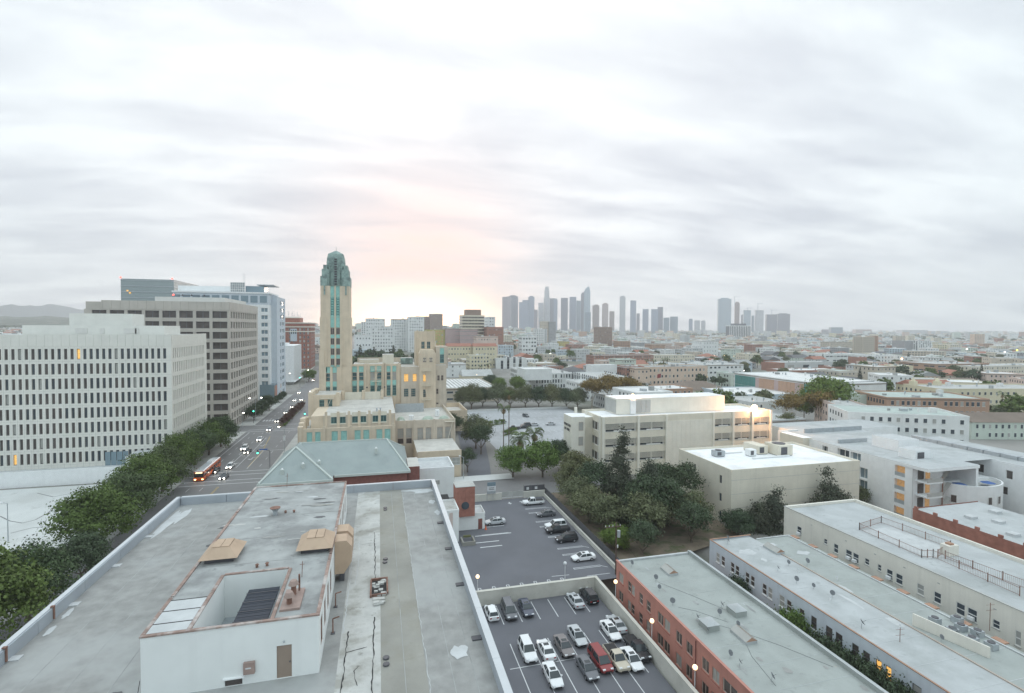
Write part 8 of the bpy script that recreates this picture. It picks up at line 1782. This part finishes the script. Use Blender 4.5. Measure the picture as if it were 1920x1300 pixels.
for i, (x, y, r) in enumerate(rest):
    n_ = 60 if r < 1300 else 34 if r < 2500 else 18; s = g.uniform(2.6, 5.2) * (1 if r < 2500 else 1.7); z = ground_z(x, y) + s * .9
    d = gr_.normal(size=(n_, 3)); d /= np.linalg.norm(d, axis=1)[:, None]; c = np.array([x, y, z]) + d * s * np.array([1, 1, .85]) * gr_.uniform(.6, 1, (n_, 1))
    u = np.cross(d, gr_.normal(size=(n_, 3))); u /= np.linalg.norm(u, axis=1)[:, None]; v = np.cross(d, u); q = s * (.42 if r < 2500 else .6)
    V.append(np.stack([c - u * q, c - v * q, c + u * q, c + v * q], 1).reshape(-1, 3)); M_.append(np.full(n_, i % 3))
V = np.concatenate(V); M_ = np.concatenate(M_); nq = len(M_)
me = bpy.data.meshes.new('distant_trees'); me.vertices.add(4 * nq); me.vertices.foreach_set('co', V.ravel().astype(np.float32)); me.loops.add(4 * nq); me.loops.foreach_set('vertex_index', np.arange(4 * nq, dtype=np.int32)); me.polygons.add(nq)
me.polygons.foreach_set('loop_start', np.arange(0, 4 * nq, 4, dtype=np.int32)); me.polygons.foreach_set('loop_total', np.full(nq, 4, dtype=np.int32))
for k in ('leaf_dark', 'leaf_olive', 'leaf_cypress'): me.materials.append(MATS[k])
me.polygons.foreach_set('material_index', M_.astype(np.int32)); me.update(calc_edges=True); tag(link('distant_trees', me), 'dark tree crowns scattered among the far houses', 'trees', kind='stuff')
# palms in the middle distance
pm = make_palm(13, 14, 'x', 2.6); first = True
for px, py, s, lb in ((1212, 700, .95, 'leftmost of the tall palms behind the peach house'), (1225, 704, 1.05, 'second of the tall palms behind the peach house'), (1244, 703, 1.1, 'third of the tall palms behind the peach house'), (1251, 703, 1.15, 'fourth of the tall palms behind the peach house'), (1878, 782, .9, 'short thick palm before the pale yellow school'), (900, 716, .9, 'palm left of the skylit roof'), (915, 716, 1.0, 'second palm left of the slit-windowed office'), (690, 700, .8, 'palm at the left edge of the park'), (708, 698, .8, 'palm in the left part of the park'), (745, 700, .9, 'palm in the right part of the park'), (1800, 700, .8, 'palm above the mission-style wing'), (1590, 735, .6, 'small palm beside the pale cream block')):
    x, y, _ = P(px, py, 0)
    if first: pm.location = (x, y, ground_z(x, y)); pm.scale = (s, s, s); pm['label'] = lb; first = False
    else: dup(pm, (x, y, ground_z(x, y)), px, lb, None, s)
g8 = random.Random(77); nt_ = 0
spots = [(1690, 712), (1708, 716), (1726, 718), (1744, 716), (1640, 748), (1655, 752), (1800, 722), (1822, 724), (1600, 705), (1572, 702), (1395, 700), (1420, 690), (1345, 690), (1340, 712), (1800, 765), (1900, 800), (1905, 770), (1868, 798)] + [(g8.uniform(1280, 1915), g8.uniform(672, 790)) for _ in range(60)]
for px, py in spots:
    x, y, _ = P(px, py, 0)
    if nt_ < 45 and not any((x - fx) ** 2 + (y - fy) ** 2 < (fr * .92) ** 2 for fx, fy, fr in FOOT):
        kd = g8.choice((0, 0, 1, 2)); l_ = min(LM, key=lambda l: (l[0] - x) ** 2 + (l[1] - y) ** 2); pl, fl = to_px(l_[0], l_[1]); s = g8.uniform(.9, 1.6)
        dup(FT_[kd], (x, y, ground_z(x, y)), px, ('dark round', 'olive', 'fresh green')[kd] + (' street tree ' if nt_ % 2 else ' garden tree ') + ('left of' if px < pl - 15 else 'right of' if px > pl + 15 else 'beside') + ' the ' + l_[2], 'trees among the houses', s); nt_ += 1
# points of light among the houses
kk = 0
for px, py, m, s, lb in ((998, 662, 'lamp_glow', 2.0, 'left warm sign light by the avenue'), (1002, 667, 'lamp_glow', 2.4, 'yellowish lit canopy by the avenue'), (984, 661, 'lamp_glow', 1.7, 'amber lit shop left of the canopy'), (1032, 664, 'lamp_white', 2.0, 'white glare of a petrol station'), (1276, 648, 'lamp_white', 1.9, 'bright white light beside the brown box'), (1213, 624, 'signal_red', 1.8, 'nearest red tail lights on the far avenue'), (1222, 627, 'signal_red', 1.5, 'second red tail lights on the far avenue'), (1229, 630, 'signal_red', 1.4, 'third red tail lights on the far avenue'), (1233, 634, 'signal_red', 1.3, 'fourth red tail lights on the far avenue'), (1691, 673, 'lamp_orange', 1.8, 'warm orange lamp beside the white three-storey block'), (1618, 679, 'lamp_orange', 1.0, 'orange lamp on the brick red end'), (1813, 655, 'lamp_white', 1.7, 'white lamp above the far dark trees'), (1907, 657, 'lamp_yellow', 2.0, 'round yellow green lit sign at the right edge'), (1868, 658, 'lamp_white', 1.3, 'left of two white lamps by the yellow sign'), (1884, 660, 'lamp_white', 1.4, 'right of two white lamps by the yellow sign'), (1326, 707, 'lamp_glow', .5, 'small yellow lamp by the brown hipped roof'),
                       (879, 682, 'lamp_glow', .6, 'amber street light among the olive trees'), (894, 703, 'lamp_glow', .6, 'amber street light by the yellow gable'), (1840, 636, 'lamp_white', 1.6, 'far white lamp on the right horizon'), (1665, 622, 'lamp_white', 3.0, 'far glare on the right horizon'), (1682, 621, 'lamp_white', 2.5, 'second far glare on the right horizon'), (1395, 695, 'lamp_white', .5, 'small shop light by the blue house'), (786, 668, 'lamp_glow', 1.2, 'small lit billboard behind the deco roof'), (1268, 664, 'lamp_glow', .9, 'street light left of the white balcony apartments'), (1340, 667, 'lamp_glow', .8, 'first of the amber lights along the middle street'), (1358, 667, 'lamp_glow', .8, 'second of the amber lights along the middle street'), (1376, 668, 'lamp_glow', .8, 'third of the amber lights along the middle street'), (1392, 668, 'lamp_glow', .8, 'last of the amber lights along the middle street'), (67, 598, 'lamp_orange', 6, 'orange light on the far left hillside'), (1790, 610 + 12, 'lamp_white', 2, 'faint light on the far right plain'), (1640, 640, 'lamp_white', 1.3, 'white light left of the tall white block'), (1712, 664, 'lamp_white', .9, 'white light beside the orange lamp'), (1508, 648, 'lamp_white', 1.1, 'white light above the warehouse'), (1491, 648, 'lamp_white', 1.0, 'white light left above the warehouse')):
    zt = 9 if s < 2.5 else 12; x, y, _ = P(px, py, zt + 0 * kk); z = ground_z(x, y)
    t = thing('light_mast', lb, 'light', (x, y, z)); MB().tube((x, y, z), (x, y, zt), .15, 4).build('mast', 'metal_grey', t); MB().ball((x, y, zt), s * .55, 8, 5).build('lamp', m, t); kk += 1

# ================================================================== DOWNTOWN
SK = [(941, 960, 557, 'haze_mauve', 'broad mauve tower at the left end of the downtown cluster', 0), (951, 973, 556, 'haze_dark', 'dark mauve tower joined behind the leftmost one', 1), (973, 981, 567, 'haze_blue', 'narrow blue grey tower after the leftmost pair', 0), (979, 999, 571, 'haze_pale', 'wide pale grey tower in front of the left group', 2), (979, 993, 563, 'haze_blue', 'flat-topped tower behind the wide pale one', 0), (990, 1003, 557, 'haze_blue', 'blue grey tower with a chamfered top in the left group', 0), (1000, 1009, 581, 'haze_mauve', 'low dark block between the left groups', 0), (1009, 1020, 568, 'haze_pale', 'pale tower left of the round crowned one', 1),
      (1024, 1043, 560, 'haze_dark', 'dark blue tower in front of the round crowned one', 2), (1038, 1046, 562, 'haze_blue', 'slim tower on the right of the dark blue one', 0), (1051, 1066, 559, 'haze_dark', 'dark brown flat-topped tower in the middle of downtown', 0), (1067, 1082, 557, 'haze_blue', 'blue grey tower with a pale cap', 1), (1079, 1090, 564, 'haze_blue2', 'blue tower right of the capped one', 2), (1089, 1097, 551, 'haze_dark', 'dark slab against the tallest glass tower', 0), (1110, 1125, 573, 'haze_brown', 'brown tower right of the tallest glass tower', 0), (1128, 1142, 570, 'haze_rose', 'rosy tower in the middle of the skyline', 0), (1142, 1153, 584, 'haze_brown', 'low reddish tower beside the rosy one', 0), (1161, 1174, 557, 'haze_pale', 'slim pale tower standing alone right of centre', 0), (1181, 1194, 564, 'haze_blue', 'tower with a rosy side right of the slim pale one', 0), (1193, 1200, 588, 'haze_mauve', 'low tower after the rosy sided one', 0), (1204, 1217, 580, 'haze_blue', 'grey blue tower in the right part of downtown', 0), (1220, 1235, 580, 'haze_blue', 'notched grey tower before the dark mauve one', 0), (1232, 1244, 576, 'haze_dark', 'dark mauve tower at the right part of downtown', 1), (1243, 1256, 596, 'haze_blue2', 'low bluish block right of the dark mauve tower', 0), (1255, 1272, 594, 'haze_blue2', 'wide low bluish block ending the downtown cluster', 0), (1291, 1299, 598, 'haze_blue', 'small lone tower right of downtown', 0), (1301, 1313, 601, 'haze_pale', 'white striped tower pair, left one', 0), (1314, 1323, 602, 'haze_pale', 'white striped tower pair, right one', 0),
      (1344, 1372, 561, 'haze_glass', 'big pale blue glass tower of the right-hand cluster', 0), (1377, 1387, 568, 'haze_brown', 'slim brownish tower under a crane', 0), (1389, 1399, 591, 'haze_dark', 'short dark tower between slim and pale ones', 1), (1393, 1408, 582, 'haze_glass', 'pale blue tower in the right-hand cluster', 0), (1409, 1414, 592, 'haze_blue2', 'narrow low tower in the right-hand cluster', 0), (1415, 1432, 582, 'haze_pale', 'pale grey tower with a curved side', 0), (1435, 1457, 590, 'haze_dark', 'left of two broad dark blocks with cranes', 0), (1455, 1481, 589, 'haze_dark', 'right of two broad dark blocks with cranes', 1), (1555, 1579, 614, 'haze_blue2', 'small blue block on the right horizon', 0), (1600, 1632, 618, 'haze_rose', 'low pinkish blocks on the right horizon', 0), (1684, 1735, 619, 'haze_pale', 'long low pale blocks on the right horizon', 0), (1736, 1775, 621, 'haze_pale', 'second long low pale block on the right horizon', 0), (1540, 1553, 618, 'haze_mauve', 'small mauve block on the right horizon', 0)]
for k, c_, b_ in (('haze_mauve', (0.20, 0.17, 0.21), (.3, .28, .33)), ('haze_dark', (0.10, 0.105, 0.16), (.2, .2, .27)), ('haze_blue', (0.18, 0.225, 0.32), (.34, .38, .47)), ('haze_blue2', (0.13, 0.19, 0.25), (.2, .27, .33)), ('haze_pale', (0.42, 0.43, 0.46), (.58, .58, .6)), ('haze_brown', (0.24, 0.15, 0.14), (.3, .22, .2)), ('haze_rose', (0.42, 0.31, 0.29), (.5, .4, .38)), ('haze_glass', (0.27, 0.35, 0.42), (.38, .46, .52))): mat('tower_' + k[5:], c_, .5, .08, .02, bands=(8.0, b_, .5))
def skytower(x0, x1, yt, m, label, layer, name='downtown_tower'):
    dep = 3900 + layer * 160; wpx = (x1 - x0) / FOC * dep; cx, cy, zt = PD((x0 + x1) / 2, yt, dep)
    z0 = ground_z(cx, cy) - 5; t = thing(name, label, 'tower', (cx, cy, z0), R(-YAW - 36 + 22), 'downtown towers', world=False)
    w_, d = wpx * .80, wpx * .50; h = zt - z0
    MB().box(-w_ / 2, w_ / 2, -d / 2, d / 2, 0, h).build('shaft', m, t); MB().box(-w_ * .3, w_ * .3, -d * .3, d * .3, h, h + max(3, h * .03)).build('roof_house', m, t) if int(x0) % 3 == 0 else None
    n = max(2, int(w_ / 12))
    for k in range(n + 1): MB().box(-w_ / 2 + w_ * k / n - .6, -w_ / 2 + w_ * k / n + .6, -d / 2 - .8, -d / 2 - .02, 0, h).build('rib', m, t)
    return t, w_, d, h
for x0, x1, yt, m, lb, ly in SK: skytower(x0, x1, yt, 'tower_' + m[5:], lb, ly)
# the two landmark towers
def ringtower(px, levels, m, label, dep, nseg=16):
    cx, cy, _ = PD(px, 600, dep); z0 = ground_z(cx, cy) - 5; t = thing('downtown_tower', label, 'tower', (cx, cy, z0), 0, 'downtown towers', world=False)
    for (wpx, ya, yb) in levels:
        r = wpx / FOC * dep / 2; za, zb = PD(px, ya, dep)[2] - z0, PD(px, yb, dep)[2] - z0
        MB().tube((0, 0, max(0, za)), (0, 0, zb), r, nseg, 0, r * .97).build('tier', m, t)
    return t
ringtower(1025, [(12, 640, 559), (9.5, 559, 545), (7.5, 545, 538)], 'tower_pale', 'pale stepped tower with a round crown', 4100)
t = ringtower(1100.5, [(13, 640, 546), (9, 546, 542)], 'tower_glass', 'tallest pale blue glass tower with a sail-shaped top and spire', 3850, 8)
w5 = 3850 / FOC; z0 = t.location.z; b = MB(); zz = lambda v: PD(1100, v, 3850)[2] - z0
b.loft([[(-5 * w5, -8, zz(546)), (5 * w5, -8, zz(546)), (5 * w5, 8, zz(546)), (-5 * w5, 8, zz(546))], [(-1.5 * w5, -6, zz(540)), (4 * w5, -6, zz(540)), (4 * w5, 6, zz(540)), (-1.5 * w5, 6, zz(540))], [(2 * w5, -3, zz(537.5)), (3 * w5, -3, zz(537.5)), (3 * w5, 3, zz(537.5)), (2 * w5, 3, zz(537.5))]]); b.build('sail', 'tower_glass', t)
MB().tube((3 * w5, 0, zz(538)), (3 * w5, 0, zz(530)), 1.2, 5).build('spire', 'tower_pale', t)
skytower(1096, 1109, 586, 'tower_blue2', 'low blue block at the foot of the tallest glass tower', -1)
x, y, z = PD(1388, 612, 2300); t = thing('striped_office', 'low dark office with white vertical stripes below the right-hand towers', 'building', (x, y, 0), R(-YAW), world=False)
MB().box(-48, 48, 0, 40, 0, z).build('wall', 'wall_dark', t); MB().box(-49, 49, -1, 41, z, z + 3).build('cornice', 'wall_white', t); MB().box(-30, 30, 8, 32, z + 3, z + 12).build('rooftop_block', 'wall_dark', t)
for k in range(13): MB().box(-48 + k * 7.8, -45.6 + k * 7.8, -1.2, -.05, 0, z).build('stripe', 'wall_white', t)
for i, (px, ya, yb, lb) in enumerate(((1377.5, 568, 556, 'crane above the slim brownish tower'), (1402, 582, 577, 'crane on the pale blue tower'), (1421, 582, 569, 'tallest crane above the pale grey tower'), (1447, 590, 581, 'crane above the broad dark blocks'))):
    dep = 3880; cx, cy, zb = PD(px, ya, dep); zt = PD(px, yb, dep)[2]; t = thing('tower_crane', lb, 'crane', (cx, cy, zb - 20)); MB().tube((cx, cy, zb - 20), (cx, cy, zt), 1.4, 4).build('mast', 'tower_blue2', t); MB().tube((cx - 14, cy, zt - 4), (cx + 38, cy - 12, zt - 3), 1.1, 4).build('jib', 'tower_blue2', t)

# ================================================================== HILLS
b = MB(); g = random.Random(31); NA = 90
def hills(name, a0, a1, r0, r1, hf, m, seed, rg=1.0):
    g = random.Random(seed); ph = [g.uniform(0, 6.28) for _ in range(8)]; b = MB(); NR = 9
    for j in range(NR + 1):
        for i in range(NA + 1):
            a = a0 + (a1 - a0) * i / NA; q = j / NR; r = r0 + (r1 - r0) * q; e = math.sin(math.pi * min(1, q * 1.25 * .5 + .0) ) if False else math.sin(q * math.pi) ** .8
            n_ = .72 + .13 * rg * math.sin(a * .9 + ph[0]) + rg * .10 * math.sin(a * 2.3 + ph[1] + q * 3) + rg * .06 * math.sin(a * 5.1 + ph[2] + q * 5) + rg * .03 * math.sin(a * 11 + ph[3] + q * 9)
            x, y = r * math.sin(R(a)), r * math.cos(R(a)); b.v.append((x, y, ground_z(x, y) - 4 + hf(a) * e * n_))
    b.f = [(j * (NA + 1) + i, j * (NA + 1) + i + 1, (j + 1) * (NA + 1) + i + 1, (j + 1) * (NA + 1) + i) for j in range(NR) for i in range(NA)]; b.m = [0] * len(b.f)
    return struct(name, b, m)
mat('hill_green', (0.075, 0.088, 0.062), 0.95, 0.3, 0.01, stain=(0.20, 0.19, 0.165), sscale=0.02, samt=0.8)
mat('mountain', (0.09, 0.10, 0.11), 0.95, 0.2, 0.003)
hills('hills', -38, 4, 2700, 5200, lambda a: 84 * (1 - sstep(-24, -2, a)), 'hill_green', 4, .3)
hills('mountains', -40, -8, 5900, 7300, lambda a: 270 * (1 - sstep(-27, -15, a)), 'mountain', 8, .35)

# ================================================================== AIR
hz = MB().box(-6000, 8000, -200, 7500, -6, 760).build('haze', 'ground_city'); hz['kind'] = 'stuff'
m = bpy.data.materials.new('haze_air'); m.use_nodes = True; t_ = m.node_tree; t_.nodes.clear(); v = t_.nodes.new('ShaderNodeVolumePrincipled'); v.inputs['Color'].default_value = (0.97, 0.975, 0.99, 1); v.inputs['Density'].default_value = 0.00016; v.inputs['Anisotropy'].default_value = 0.2
o_ = t_.nodes.new('ShaderNodeOutputMaterial'); t_.links.new(v.outputs[0], o_.inputs['Volume']); hz.data.materials.clear(); hz.data.materials.append(m)
tag(hz, 'thin pale haze over the whole city', 'haze')
